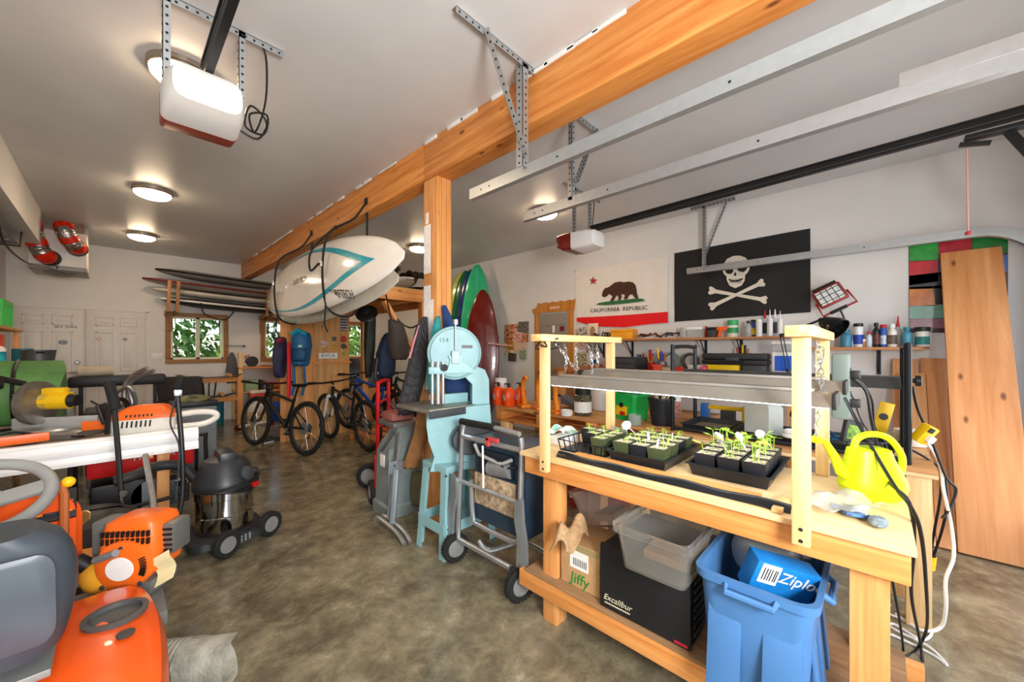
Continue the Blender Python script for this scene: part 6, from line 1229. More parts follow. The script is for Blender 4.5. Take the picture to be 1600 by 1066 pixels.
# ---- bikes
def bike(label, a, b_, frame_mat, lean=R(4), fork_mat=None, accent=None, r=.355):
    a, b_ = Vector(a), Vector(b_); d = (a - b_); wbase = d.length; ang = math.atan2(d.y, d.x); o = thing('mountain_bike', label, 'bicycle', (b_.x, b_.y, 0), rot=(lean, 0, ang), group='mountain bikes')
    fm = fork_mat or frame_mat; ac = accent or BLACK
    for x, nm in ((0, 'rear_wheel'), (wbase, 'front_wheel')):
        w_ = MB().torus((x, 0, r), r - .028, .028, (0, 1, 0), 44, 10).build(nm, RUBBER, o); MB().torus((x, 0, r), r - .062, .012, (0, 1, 0), 40, 6).build('rim', DGREY, w_); MB().cyl((x, -.05, r), (x, .05, r), .022, n=12).build('axle_hub', DGREY, w_)
        sp = MB()
        for k in range(14): q = 2 * PI * k / 14; sp.tube([(x, .02 * (-1) ** k, r), (x + (r - .065) * math.cos(q), 0, r + (r - .065) * math.sin(q))], .0018, 4)
        sp.build('spokes', STEEL, w_)['kind'] = 'stuff'; MB().lathe(((.03, 0), (.085, 0), (.085, .002), (.03, .002)), (x, .035, r), (0, 1, 0), 24).build('brake_disc', STEEL, w_)
    hd0, hd1 = Vector((wbase - .20, 0, .70)), Vector((wbase - .25, 0, .83)); bb = Vector((.44, 0, .33)); st = Vector((.30, 0, .72)); ra = Vector((0, 0, r))
    for nm, p, q, rad in (('down_tube', bb, hd0, .026), ('top_tube', st + Vector((.01, 0, -.04)), hd1 + Vector((.01, 0, -.03)), .02), ('seat_tube', bb, st, .019), ('head_tube', hd0, hd1, .026)): MB().tube([p, q], rad, 10).build(nm, frame_mat, o)
    for s_ in (-1, 1):
        MB().tube([bb + Vector((0, .03 * s_, 0)), ra + Vector((0, .06 * s_, 0))], .012, 8).build('chain_stay', frame_mat, o); MB().tube([st + Vector((.02, .02 * s_, -.12)), ra + Vector((0, .06 * s_, 0))], .01, 8).build('seat_stay', frame_mat, o)
        MB().tube([hd0 + Vector((.02, .06 * s_, -.02)), Vector((wbase, .06 * s_, r))], .019, 8).build('fork_leg', fm, o)
    MB().tube([hd0 + Vector((.02, -.07, -.01)), hd0 + Vector((.02, .07, -.01))], .022, 8).build('fork_crown', fm, o)
    MB().tube([st, st + Vector((-.06, 0, .18))], .014, 8).build('seat_post', BLACK, o); MB().loft([[(x, y * wd, .91 + h * (1 - abs(y)) * .3 + h) for y in (-1, -.5, 0, .5, 1)] + [(x, 0, .885)] for x, wd, h in ((.10, .065, .02), (.18, .07, .015), (.27, .035, .01), (.37, .02, .0))]).build('saddle', BLACK, o)
    MB().tube([hd1 + Vector((-.01, 0, .04)), hd1 + Vector((.05, 0, .07))], .016, 8).build('stem', BLACK, o); MB().tube([hd1 + Vector((-.02, -.36, .10)), hd1 + Vector((.04, -.12, .07)), hd1 + Vector((.05, 0, .07)), hd1 + Vector((.04, .12, .07)), hd1 + Vector((-.02, .36, .10))], .013, 8).build('handlebar', BLACK, o)
    for s_ in (-1, 1): MB().tube([hd1 + Vector((-.005, .26 * s_, .09)), hd1 + Vector((-.02, .37 * s_, .10))], .018, 8).build('grip', RUBBER, o)
    MB().torus(bb + Vector((0, -.05, 0)), .085, .008, (0, 1, 0), 26, 6).build('chainring', ac, o); MB().tube([bb + Vector((0, -.07, 0)), bb + Vector((.12, -.07, -.12))], .011, 6).build('crank_arm', DGREY, o); MB().tube([bb + Vector((0, .07, 0)), bb + Vector((-.12, .07, .12))], .011, 6).build('crank_arm', DGREY, o)
    MB().box(bb + Vector((.12, -.11, -.12)), (.09, .07, .018), bev=.004).build('pedal', BLACK, o); MB().box(bb + Vector((-.12, .11, .12)), (.09, .07, .018), bev=.004).build('pedal', BLACK, o)
    MB().lathe(((.02, 0), (.055, .0), (.03, .03)), (0, -.035, r), (0, -1, 0), 18).build('cassette', DGREY, o); MB().tube([(0, -.06, r), (.02, -.065, r - .12), (.06, -.06, r - .14)], .012, 6).build('derailleur', BLACK, o)
    return o
bike('black mountain bike with teal chainring parked before the partition', (1.40, 6.52), (1.72, 5.40), M('matte_black_frame', '141416', .35), R(5), M('brown_fork', '3a2a20', .4), M('teal_anodised', '18a0b8', .3, .5))
bike('black and white mountain bike standing beside the low pallet', (2.32, 6.15), (2.40, 5.0), M('white_black_frame', '2a2a2c', .3, var=.3, vscale=5), R(-4), WHITE)
bike('blue mountain bike standing on the pallet behind the others', (2.62, 6.1), (2.92, 5.05), M('blue_frame', '1c52b4', .3), R(-3), M('silver_fork', 'b8bcc0', .3, .6), r=.33)
bike('dark bicycle farthest in, behind the blue mountain bike', (3.1, 5.9), (3.35, 4.85), M('teal_black_frame', '18303c', .35), R(4), BLACK, r=.33)
o = thing('wood_pallet', 'low wooden pallet on the floor under the bikes', 'pallet', (2.53, 4.75, 0))
for k in range(3): MB().mm((.0, .1 + k * .5, 0), (1.0, .19 + k * .5, .09), bev=.003).build('runner', FIR_X, o)
for k in range(5): MB().mm((.02 + k * .205, .08, .0905), (.02 + k * .205 + .14, 1.22, .11), bev=.003).build('deck_board', FIR_Y, o)
for b in [q for q in bpy.data.objects if q.name.startswith('mountain_bike') and q.location.x > 2.8]: b.location.z = .111
next(q for q in bpy.data.objects if q.name == 'mountain_bike.002').location.z = .111
o = thing('hand_truck', 'red tubular hand truck standing by the bicycles', 'hand truck', (1.98, 3.78, 0), R(44))
MB().tube([(-.17, 0, .02), (-.17, 0, .95), (-.14, 0, 1.05), (.14, 0, 1.05), (.17, 0, .95), (.17, 0, .02)], .02, 10, smooth=4).build('frame', M('truck_red', 'd01018', .35), o)
for z in (.3, .6, .85): MB().tube([(-.17, 0, z), (.17, 0, z)], .014, 8).build('rung', M('truck_red', 'd01018', .35), o)
MB().mm((-.2, -.2, 0), (.2, .0, .012), bev=.002).build('toe_plate', M('truck_red', 'd01018', .35), o); wheel(o, (-.24, .06, .13), .125, .06, (1, 0, 0), tread=False); wheel(o, (.24, .06, .13), .125, .06, (1, 0, 0), tread=False)
o = thing('flat_screen', 'black television leaning under the far window', 'television', (3.5, 7.3, .555), R(-10)); MB().box((0, 0, .36), (.95, .06, .58), rot=(R(-6), 0, 0), bev=.01).build('panel', M('tv_black', '0e0f10', .25), o); MB().box((.2, -.034, .36), (.06, .004, .05)).build('sticker', PAPER, o)
o = thing('low_cabinet', 'plywood cabinet standing under the far window', 'cabinet', (3.4, 7.4, 0)); MB().mm((-.7, -.25, 0), (.7, .3, .62), bev=.004).build('carcass', FIR_X, o); MB().mm((-.68, -.262, .03), (-.01, -.251, .6), bev=.003).build('door', WOOD('cab_door', 'd8a060', 'b47a3c', 2), o); MB().mm((.01, -.262, .03), (.68, -.251, .6), bev=.003).build('door', WOOD('cab_door', 'd8a060', 'b47a3c', 2), o)
o = tag(MB().lathe(((.11, 0), (.12, .02), (.10, .15), (.05, .26), (.02, .28)), n=14).build('cloth_bag', M('brown_cloth', '5a4434', .9, bump=.4)), 'brown cloth bag slumped on the plywood cabinet', 'bag'); o.location = (2.86, 7.3, .621)
# ---- shelving under the second window
o = thing('timber_shelves', 'rough timber shelf unit under the second window', 'shelf unit', (1.62, 9.0, 0))
for x in (0, 1.1):
    for y in (-.38, .2): MB().mm((x, y, 0), (x + .06, y + .06, 1.33 if x == 0 and y < 0 else 1.06), bev=.003).build('post', PINE_Z, o)
for z in (.56, 1.02): MB().mm((.0, -.40, z), (1.16, .26, z + .03), bev=.003).build('shelf_board', FIR_X, o)
def small(label, x, y, z, d, c, rz=0, lid=None, name='small_box', cat='box'): return boxthing(name, label, cat, (x, y, z), d, M('sm_' + c, c, .6, var=.1, vscale=20), rz, M('sm_' + (lid or c), lid or c, .6))
small('pale green tin on the timber shelf under the window', 1.83, 8.75, .591, (.2, .2, .2), '9ab48a'); small('red and white carton under the timber shelf', 1.88, 8.40, .457, (.26, .18, .16), 'd84a3c', 0, 'e8e0d4'); small('brown carton on the floor under the timber shelf', 2.35, 8.85, 0, (.4, .35, .45), 'b0784a')
for k, c in enumerate(('2a2a2c', '6a6a6a', '4a3a30', '8a8078')): small(['black', 'grey', 'brown', 'taupe'][k] + ' upright book on the timber shelf', 2.0 + k * .05, 8.75, .591, (.035, .16, .2 - .02 * k), c, name='book', cat='book')
tag(MB().ball((0, 0, .09), .22, (1, .8, .4)).build('orange_cushion', M('orange_bag', 'd8842c', .8)), 'orange rolled cushion on the timber shelf', 'cushion').location = (2.4, 8.75, .59)
o = thing('circular_saw', 'circular saw with orange handle on top of the timber shelves', 'saw', (1.86, 8.75, 1.051), R(20)); MB().cyl((0, -.03, .1), (0, .03, .1), .1, n=24).build('blade_guard', DGREY, o); MB().mm((-.12, -.08, 0), (.14, .08, .008)).build('shoe', ALU, o); MB().tube([(-.06, .05, .12), (-.1, .05, .2), (-.02, .05, .22)], .018, 8).build('handle', M('saw_tan', 'b88048', .5), o); MB().cyl((.0, .03, .1), (.0, .14, .1), .05).build('motor', DGREY, o)
tag(MB().sheet(lambda u, v: Vector((2.05 + .5 * u, 8.62 + .4 * v, 1.06 - .25 * u * 0 + .01 * math.sin(u * 8))), 6, 6, .012).build('wood_sheet', CARD), 'flat brown sheet lying on the timber shelves', 'sheet')
vessel('white_bucket', 'white lidded bucket standing below the timber shelf', 'bucket', (1.88, 8.40, 0), 28, 38, WHITE, WHITE, 'jar', PHOTO('bucket_label', 'e8e0d0', 'c8a030', 30))
vessel('blue_jug', 'blue fuel jug on the floor beside the white bucket', 'jug', (2.16, 8.38, 0), 15, 30, BLUE, BLUE, 'can')
vessel('teal_bin', 'teal round bin of sports sticks near the white bucket', 'bin', pz(325, 664, 0), 40, 40, M('teal_bin', '2a8098', .5), None, 'cup')
bp0 = pz(325, 664, 0)
for k in range(5): tag(MB().tube([bp0 + Vector((.04 * math.cos(k * 1.3), .04 * math.sin(k * 1.3), .05)), bp0 + Vector((.12 * math.cos(k * 1.3), .12 * math.sin(k * 1.3), .78 + .04 * k))], .012, 6).build('sport_stick', [BLACK, DGREY, BLUE, BLACK, WHITE][k]), ['black', 'charcoal', 'blue', 'jet black', 'white'][k] + ' stick standing in the teal bin', 'stick')
tag(MB().loft([[Vector((1.54, 8.76, .75)) + Vector((r_ * math.cos(a), r_ * math.sin(a) * .6, z)) for a in [2 * PI * i / 12 for i in range(12)]] for r_, z in ((.08, 0), (.1, .2), (.07, .45), (.02, .58))]).build('hanging_cloth', M('grey_cloth', '5a5a5e', .9)), 'grey cloth hanging on the timber shelf post', 'cloth')
# ---- skateboard rack, armchair, stool in front of the first window
o = thing('board_stand', 'orange timber stand with two skateboards below the first window', 'stand', (.62, 8.5, 0))
for x in (0, .95): MB().mm((x, -.04, 0), (x + .09, .05, .88), bev=.003).build('leg', FIR_Z, o)
for z in (.45, .80): MB().mm((.091, -.02, z), (.949, .02, z + .08), bev=.003).build('rail', FIR_X, o)
def skateboard(label, x, y, z, L, deck, rx=0):
    s = thing('skateboard', label, 'skateboard', (x, y, z), rot=(rx, 0, R(3)), group='skateboards'); MB().loft([[(xx, -.1 * q, hz), (xx, .1 * q, hz), (xx, .1 * q, hz + .012), (xx, -.1 * q, hz + .012)] for xx, q, hz in ((-L / 2, .3, .04), (-L / 2 + .05, .85, .025), (-L / 2 + .15, 1, 0), (L / 2 - .15, 1, 0), (L / 2 - .05, .85, .025), (L / 2, .3, .04))]).build('deck', deck, s, smooth=False)
    for xx in (-L / 2 + .2, L / 2 - .2):
        MB().box((xx, 0, .03), (.04, .13, .03), bev=.006).build('truck', STEEL, s)
        for yy in (-.085, .085): MB().cyl((xx, yy - .02, .04), (xx, yy + .02, .04), .03, n=14).build('wheel', M('tan_wheel', 'c88a4a', .4), s)
skateboard('upturned brown longboard on the orange timber stand', 1.1, 8.5, .885, 1.1, M('brown_deck', '6a4a34', .5)); skateboard('black skateboard lying upturned on the lower stand rail', 1.14, 8.5, .545, .8, BLACK)
o = thing('camp_chair', 'dark grey camp chair with green seat pad near the window', 'chair', pz(285, 668, 0) + Vector((-.05, -1.0, 0)), R(160)); MB().mm((-.28, -.25, .36), (.28, .25, .44), bev=.03).build('seat', M('olive_pad', '4a5a34', .8), o); MB().box((0, .24, .68), (.54, .07, .6), rot=(R(-12), 0, 0), bev=.05).build('backrest', M('charcoal_cloth', '3c3836', .85), o)
for x in (-.26, .26):
    for y in (-.22, .22): MB().tube([(x, y, 0), (x, y, .37)], .015, 8).build('leg', BLACK, o)
    MB().mm((x - .03, -.24, .58), (x + .03, .22, .61), bev=.01).build('armrest', BLACK, o); MB().tube([(x, -.22, .36), (x, -.22, .59)], .012, 8).build('arm_post', BLACK, o)
o = thing('kick_scooter', 'small black kick scooter with red parts by the teal bin', 'scooter', pz(348, 664, 0) + Vector((.35, -.75, 0)), R(20)); MB().mm((-.3, -.05, .06), (.25, .05, .085), bev=.01).build('deck', WHITE, o); MB().tube([(.25, 0, .08), (.30, 0, .78)], .016, 8).build('steering_post', BLACK, o); MB().tube([(.30, -.2, .78), (.30, .2, .78)], .014, 8).build('handlebar', RED, o)
for x in (-.3, .28): MB().cyl((x, -.02, .05), (x, .02, .05), .05, n=16).build('wheel', M('dark_red_wheel', '5a1418', .5), o)
tag(MB().torus((0, 0, .01), .02, .006, (0, 1, 0)).box((-.12, 0, .02), (.3, .02, .012)).build('clamp_tool', DGREY), 'small dark clamp tool hung on the wall beside the second window', 'tool').location = pY(381, 542, YB - .03)
# ================================================================== LEFT SIDE: RIDING MOWER, TOOL TABLE, VACUUM, SHELVES
MOR = M('mower_orange', 'f05a18', .3, var=.05, vscale=6, coat=.3); SEATG = M('seat_grey', '3c444c', .45, var=.12, vscale=7); WHG = M('wheel_grey', '8c8c88', .5)
o = thing('riding_mower', 'orange riding mower with dark grey seat and grey steering wheel', 'riding mower', (-.35, 1.62, 0))
def rbox(a, b_, n=5, r=.06):
    pts = []
    for sx, sy, a0 in ((1, 1, 0), (-1, 1, .5), (-1, -1, 1), (1, -1, 1.5)):
        for k in range(n): t_ = (a0 + k / (2 * (n - 1))) * PI; pts.append((sx * (a - r) + r * math.cos(t_), sy * (b_ - r) + r * math.sin(t_)))
    return pts
for s_ in (-1, 1):
    wl = wheel(o, (s_ * .37, .04, .225), .225, .20, (1, 0, 0), M('mower_hub', 'e8e4da', .4), tread=False, name='rear_wheel'); tb = MB()
    for i in range(30):
        a = 2 * PI * i / 30
        for q in (-1, 1): c0 = Vector((s_ * .37 + q * .01, .04 + .225 * math.cos(a), .225 + .225 * math.sin(a))); a2 = a + .12; c1 = Vector((s_ * .37 + q * .095, .04 + .215 * math.cos(a2), .225 + .215 * math.sin(a2))); tb.bar(c0, c1, .024, .022, up=(0, math.cos(a), math.sin(a)))
    tb.build('lug_tread', RUBBER, wl)['kind'] = 'stuff'
    rings = []
    for i in range(17):
        u = i / 16; y = -.36 + .86 * u; zt = .40 + .095 * math.sin(PI * min(1, .12 + u * .80)) ** .9 ; w0 = .20 + .05 * math.sin(PI * u)
        prof = [(-.5, 0), (-.48, .03), (-.35, .045), (0, .05), (.3, .042), (.44, .02), (.5, -.03), (.51, -.10), (.47, -.10), (.46, -.035), (.4, -.0), (0, .02), (-.45, .0)]
        rings.append([(s_ * (.325 + px_ * w0 * 1.15), y, zt + pz_ * 1.0) for px_, pz_ in prof])
    MB().loft(rings).build('fender', MOR, o)
    MB().lathe(((.062, 0), (.075, 0), (.078, .012), (.062, .014), (.058, -.03), (0, -.035)), (s_ * .355, .14, .542), (0, 0, 1), 26).build('cup_holder', M('cup_holder_grey', '4a4a48', .5), o); MB().lathe(((.02, 0), (.022, .006), (0, .008)), (s_ * .375, .0, .545), n=14).build('fender_plug', DGREY, o)
MB().mm((-.24, -.34, .36), (.24, .5, .48), bev=.03).build('rear_body', MOR, o); MB().mm((-.45, .40, .31), (.50, .80, .37), bev=.012).build('footrest', M('footrest_grey', '6a6c68', .6), o); MB().mm((-.22, .1, .25), (.22, 1.1, .36), bev=.01).build('chassis', BLACK, o)
# seat
bk = []
for i in range(9):
    u = i / 8; z = .61 + .30 * u; hw = .285 - .03 * u ** 6 - .03 * (1 - u) ** 3; y = .04 - .08 * u; d = .12 - .03 * u
    bk.append([(x, y + yy * d / .09, z) for x, yy in [(px_ * hw / .25, py_) for px_, py_ in rbox(.25, .09, 5, .07)]])
bk.append([(x * .85, y, z + .03) for x, y, z in bk[-1]])
MB().loft(bk).build('seat_backrest', SEATG, o); sp_ = [(x, y, z) for x, y, z in [(px_, py_ + .24, .64) for px_, py_ in rbox(.25, .25, 5, .09)]]
MB().loft([[(x * .92, y, .60) for x, y, z in sp_], [(x, y, .63) for x, y, z in sp_], [(x, y, .68) for x, y, z in sp_], [(x * .9, y * .95, .71) for x, y, z in sp_]]).build('seat_cushion', SEATG, o)
MB().loft([[(x, -.12 - .16 * (z - .70), z) for x, z in ((q[0] * .6 + .1, q[1] + .78)  for q in rbox(.25, .12, 5, .05))], [(x * .94, -.126 - .16 * (z - .70), (z - .78) * .9 + .78) for x, z in ((q[0] * .6 + .1, q[1] + .78) for q in rbox(.25, .12, 5, .05))]]).build('back_panel', M('seat_panel', '4a525a', .4), o)
MB().mm((-.2, -.1, .565), (.24, .4, .585), bev=.004).build('seat_pan', M('pan_metal', '8a8c88', .4, .5), o)
for x in (-.16, .19): MB().tube([Vector((x + .035 * math.cos(t_ * 1.0), .0 + .035 * math.sin(t_ * 1.0), .48 + .09 * t_ / (2 * PI * 5) * 1.0)) for t_ in [k * .35 for k in range(90)]], .006, 6).build('seat_spring', M('rust_spring', '6a4434', .5, .5), o)
# steering, dash, hood
sw = Vector((.02, .68, .865)); ax = Vector((0, -.55, .84)).normalized(); sx_, sy_, _ = frame(ax)
st_ = MB().torus(sw, .165, .021, ax, 40, 12).build('steering_wheel', WHG, o)
for a in (.1, PI / 2 + .5, PI - .1 + .3): MB().bar(sw - ax * .03, sw + (sx_ * math.cos(a) + sy_ * math.sin(a)) * .165, .06, .02, up=ax, bev=.006).build('spoke', WHG, st_)
MB().lathe(((.05, -.04), (.055, -.01), (.03, .005)), sw, ax, 18).build('hub', WHG, st_); MB().bar(sw + sx_ * .05 - sy_ * .165, sw - sx_ * .07 - sy_ * .155, .05, .048, up=ax, bev=.01).build('orange_marker', M('marker_orange', 'f08a18', .5), st_)
MB().tube([sw - ax * .03, sw - ax * .4], .022, 10).build('steering_column', BLACK, o)
MB().loft([[(x * .24 / .25, y_, z) for x, z in ((q[0], q[1] + .60) for q in rbox(.25, .2, 5, .09))] for y_ in (.84, .90)] + [[(x * f, y_, .4 + (z - .4) * f2) for x, z in ((q[0], q[1] + .58) for q in rbox(.25, .18, 5, .09))] for y_, f, f2 in ((.91, 1.02, 1.02), (1.0, 1, .98), (1.08, .9, .85), (1.13, .7, .6))]).build('hood', MOR, o)
MB().box((.06, .87, .74), (.36, .02, .13), rot=(R(-38), 0, 0), bev=.004).build('dash_panel', M('dash_black', '1c1e20', .4), o); MB().box((.06, .852, .735), (.34, .004, .05), rot=(R(-38), 0, 0)).build('dash_stripe', M('marker_orange', 'f08a18', .5), o)
for k in range(4): MB().box((-.06 + k * .08, .846, .728), (.06, .004, .032), rot=(R(-38), 0, 0)).build('dash_label', M('dash_label', '3c3e40', .5, var=.4, vscale=80), o)
MB().lathe(((.02, 0), (.02, .002)), (.02, .858, .79), (0, -.6, .8), 16).build('warning_badge', M('badge_pink', 'e8b4ac', .5, var=.3, vscale=60), o)
MB().tube([(.21, .78, .37), (.21, .80, .80), (.20, .81, .84)], .014, 8).build('lever', M('rusty_lever', 'b0602c', .5), o); MB().tube([(.20, .81, .83), (.16, .82, .85)], .02, 8).build('lever_grip', RED, o); MB().ball((.22, .81, .845), .022).build('yellow_knob', YELLOW, o)
wheel(o, (.30, .95, .17), .165, .14, (1, 0, 0), tread=False, name='front_wheel'); wheel(o, (-.30, .95, .17), .165, .14, (1, 0, 0), tread=False, name='front_wheel')
tag(MB().sheet(lambda u, v: pd(100 + 40 * u, 797 + 6 * u + 26 * v * (1 - .5 * u), 1.72 + .1 * v) + Vector((0, 0, .01 * math.sin(u * 9 + v * 5))), 10, 8, .004).build('work_glove', M('yellow_leather', 'e8cc7a', .8, var=.15)), 'yellow leather glove lying by the mower seat', 'glove')
# ---- trimmer engine standing on the footrest
STO = M('trimmer_orange', 'f06a1c', .35, var=.04); o = thing('string_trimmer', 'orange string trimmer engine head standing on the mower footrest', 'string trimmer', (.09, 2.30, .371), -YAW + R(6))
MB().loft([[(x, y, z) for x, y in rbox(a, b_, 4, .03)] for a, b_, z in ((.06, .07, .06), (.105, .085, .10), (.112, .09, .18), (.105, .085, .26), (.095, .08, .30), (.07, .06, .315))]).build('engine_cover', STO, o)
for r_, z_ in ((0, .235), (1, .265)):
    for k in range(10): MB().box((-.085 + k * .019, -.088, z_), (.009, .01, .024)).build('cooling_slot', BLACK, o)
MB().lathe(((.105, 0), (.10, .018), (.07, .026), (0, .028)), (0, -.085, .14), (0, -1, 0), 30).build('starter_housing', STO, o); MB().lathe(((.048, 0), (.046, .003)), (.0, -.1135, .135), (0, -1, 0), 22, sx=1.1).build('white_decal', PAPER, o)
for k in range(9): a = -.4 + k * .1; MB().box((.085 * math.cos(a), -.11, .14 + .085 * math.sin(a)), (.022, .006, .005), rot=(0, -a, 0)).build('vent_slot', BLACK, o)
for x, z in ((-.07, .06), (.07, .07), (.0, .215)): MB().lathe(((.01, 0), (.009, .004)), (x, -.106, z), (0, -1, 0), 10).build('screw', DGREY, o)
MB().mm((.10, -.04, .15), (.15, .06, .28), bev=.012).build('muffler', M('muffler_grey', '7c7c76', .4, .5), o)
for k in range(5): MB().mm((.108, -.044, .165 + k * .022), (.143, -.039, .174 + k * .022)).build('muffler_slot', BLACK, o)
MB().ball((-.12, -.04, .07), .085, (1, .8, .75), rot=(0, .5, 0)).build('fuel_tank', M('amber_tank', 'e8a428', .3, trans=.15), o); MB().cyl((-.17, -.05, .12), (-.21, -.06, .155), .03, n=14).build('fuel_cap', BLACK, o); MB().tube([(-.10, -.1, .17), (.0, -.13, .21)], .014, 8).build('starter_handle', GREY, o)
MB().mm((-.19, -.02, .14), (-.11, .08, .29), bev=.015).build('air_filter', M('filter_grey', '6c6e6c', .5), o); MB().tube([(-.15, .0, .2), (-.2, .02, .14), (-.16, -.02, .1)], .012, 8).build('carburettor', DGREY, o); MB().mm((-.09, -.08, .0), (.09, .07, .06), bev=.015).build('bottom_guard', M('guard_grey', '5e5e5a', .6), o); MB().box((.0, -.085, .025), (.08, .02, .05), bev=.006).build('orange_bracket', STO, o); MB().sheet(lambda u, v: Vector((.09 + .07 * u, -.06 + .02 * math.sin(v * 5), .02 + .13 * v + .04 * u)), 6, 6, .004).build('paper_tag', M('tag_cream', 'e8dca8', .7), o)
MB().tube([(0, .06, .14), (-.16, .26, .28), (-.32, .42, .46)], .013, 8).build('drive_shaft', ALU, o)
# ---- torn duct boot on the floor
o = thing('duct_boot', 'torn grey flexible duct boot lying on the floor', 'duct', (.18, 2.13, .0), R(-38), sc=.78); DU = M('grey_canvas', 'a8a494', .75, var=.22, vscale=9, bump=.4)
MB().lathe([(.10 + .012 * (k % 2), -.08 + k * .012) for k in range(13)], (0, -.02, .115), (1, 0, 0), 26).build('bellows', DU, o)
MB().sheet(lambda u, v: Vector((.055 + .25 * u, (.105 + .025 * u) * math.cos(v * (5.7 - 2.2 * u * u) + 1.4) - .02, .125 + (.10 + .02 * u) * math.sin(v * (5.7 - 2.2 * u * u) + 1.4) - .01 * u)), 12, 26, .006).build('torn_sleeve', DU, o)
# ---- shop vacuum
o = thing('shop_vacuum', 'stainless steel shop vacuum with black lid and wheeled base', 'vacuum', (.56, 3.43, 0))
STN = M('polished_stainless', 'b6b2ac', .12, 1, var=.03); MB().lathe(((.16, .10), (.17, .10), (.175, .13), (.172, .22), (.178, .225), (.172, .23), (.172, .34), (.18, .345), (.18, .40), (.165, .41)), n=44).build('steel_drum', STN, o)
MB().lathe(((.185, .40), (.19, .42), (.185, .46), (.165, .50), (.15, .55), (.12, .60), (.06, .62), (0, .625)), n=36).build('motor_lid', M('vac_black', '2b2d2f', .4), o); MB().mm((-.05, -.12, .56), (.05, .12, .665), bev=.03).build('carry_handle', M('vac_black', '2b2d2f', .4), o); MB().lathe(((.05, 0), (.05, .02), (.03, .03)), (.10, -.14, .5), (.55, -.75, .3), 18).build('power_knob', DGREY, o); MB().box((.155, -.12, .405), (.05, .04, .035), rot=(0, 0, .7), bev=.006).build('red_latch', RED, o); MB().box((.19, .05, .43), (.05, .06, .1), bev=.01).build('hose_holder', BLACK, o)
for k in range(4): MB().tube([Vector((.195 * math.cos(a) + .006 * k, .195 * math.sin(a), .40 + .014 * k + .02 * math.sin(a * 2 + k))) for a in [-2.6 + i * .28 for i in range(13)]], .007, 6).build('cord_turn', BLACK, o)
MB().loft([[(x, y, z) for x, y in rbox(a, b_, 5, .08)] for a, b_, z in ((.21, .20, .045), (.225, .215, .05), (.225, .215, .095), (.19, .18, .105))]).build('dolly', M('vac_black', '2b2d2f', .4), o)
MB().bar((-.02, -.24, .075), (.22, -.13, .075), .05, .06, bev=.008).build('rear_skid', M('vac_black', '2b2d2f', .4), o)
for k in range(9): q = Vector((.0, -.262, .075)).lerp(Vector((.215, -.162, .075)), k / 8); MB().box(q, (.012, .012, .045), rot=(0, 0, .4)).build('skid_slot', GREY, o)
wheel(o, (.245, -.16, .095), .088, .045, (.42, -.9, 0), tread=True); wheel(o, (-.04, -.30, .095), .086, .045, (.42, -.9, 0), tread=True); MB().lathe(((.03, 0), (.03, .03)), (-.12, .17, .03), (1, 0, 0), 12).build('castor', BLACK, o)
MB().tube([(-.15, .08, .46), (-.24, .08, .58), (-.36, .06, .61), (-.46, .0, .59), (-.56, -.02, .575)], .033, 12, smooth=6).build('suction_hose', M('hose_black', '26282a', .5), o)
# ---- push mower with folded handle
o = thing('push_mower', 'grey and orange push mower with black upright handle', 'push mower', (-.08, 3.13, 0), R(-15), sc=1.25); MB().loft([[(x, y, z) for x, y in rbox(a, b_, 5, .12)] for a, b_, z in ((.25, .21, .08), (.26, .22, .16), (.23, .19, .23), (.17, .15, .26))]).build('deck', M('pale_deck', '9aa39a', .45), o); MB().loft([[(x, y, z) for x, y in rbox(a, b_, 5, .11)] for a, b_, z in ((.235, .195, .215), (.22, .18, .26), (.17, .14, .285))]).build('orange_trim', M('peach_orange', 'e89a50', .45), o)
MB().loft([[(x - .02, y + .02, z) for x, y in rbox(a, b_, 5, .09)] for a, b_, z in ((.17, .14, .28), (.155, .125, .36), (.10, .08, .40))]).build('motor_cover', M('charcoal_cover', '33332f', .5), o); MB().box((-.06, -.05, .40), (.10, .045, .006), rot=(.25, 0, .1)).build('yellow_decal', YELLOW, o); MB().cyl((.10, -.16, .27), (.10, -.22, .25), .045, n=18).build('discharge_port', M('peach_orange', 'e89a50', .45), o)
for x in (-.2, .2):
    for y in (-.19, .19): wheel(o, (x, y, .085), .083, .045, (1, 0, 0), tread=False)
o2_ = thing('mower_handle', 'black steel U-shaped handle standing before the tool table', 'handle', pd(240, 800, 2.32)); b0 = Vector(o2_.location)
lf = [pd(205, 845, 2.2), pd(192, 795, 2.26), pd(184, 700, 2.32), pd(178, 630, 2.36)]; rt = [pd(268, 838, 2.35), pd(284, 780, 2.4), pd(284, 700, 2.42), pd(277, 620, 2.44)]
MB().tube([q - b0 for q in lf], .014, 10, smooth=5).build('side_tube', BLACK, o2_); MB().tube([q - b0 for q in rt], .014, 10, smooth=5).build('side_tube', BLACK, o2_); MB().tube([pd(188, 770, 2.27) - b0, pd(195, 792, 2.27) - b0, pd(215, 790, 2.3) - b0, pd(270, 776, 2.38) - b0, pd(283, 765, 2.4) - b0], .012, 10, smooth=5).build('cross_tube', BLACK, o2_)
MB().tube([pd(181, 640, 2.35) - b0, pd(170, 597, 2.36) - b0], .026, 10).build('grip', RUBBER, o2_); MB().tube([pd(277, 606, 2.44) - b0, pd(284, 588, 2.44) - b0], .024, 10).build('grip', RUBBER, o2_); MB().tube([pd(278, 612, 2.43) - b0, pd(266, 660, 2.4) - b0, pd(280, 700, 2.4) - b0, pd(275, 780, 2.37) - b0], .005, 6, smooth=6).build('control_cable', DGREY, o2_); MB().box(pd(278, 614, 2.43) - b0, (.04, .03, .04), bev=.006).build('clamp', ALU, o2_); MB().lathe(((.012, 0), (.02, .02)), pd(197, 770, 2.25) - b0, (-1, -1, 0), 10).build('wing_nut', ALU, o2_)
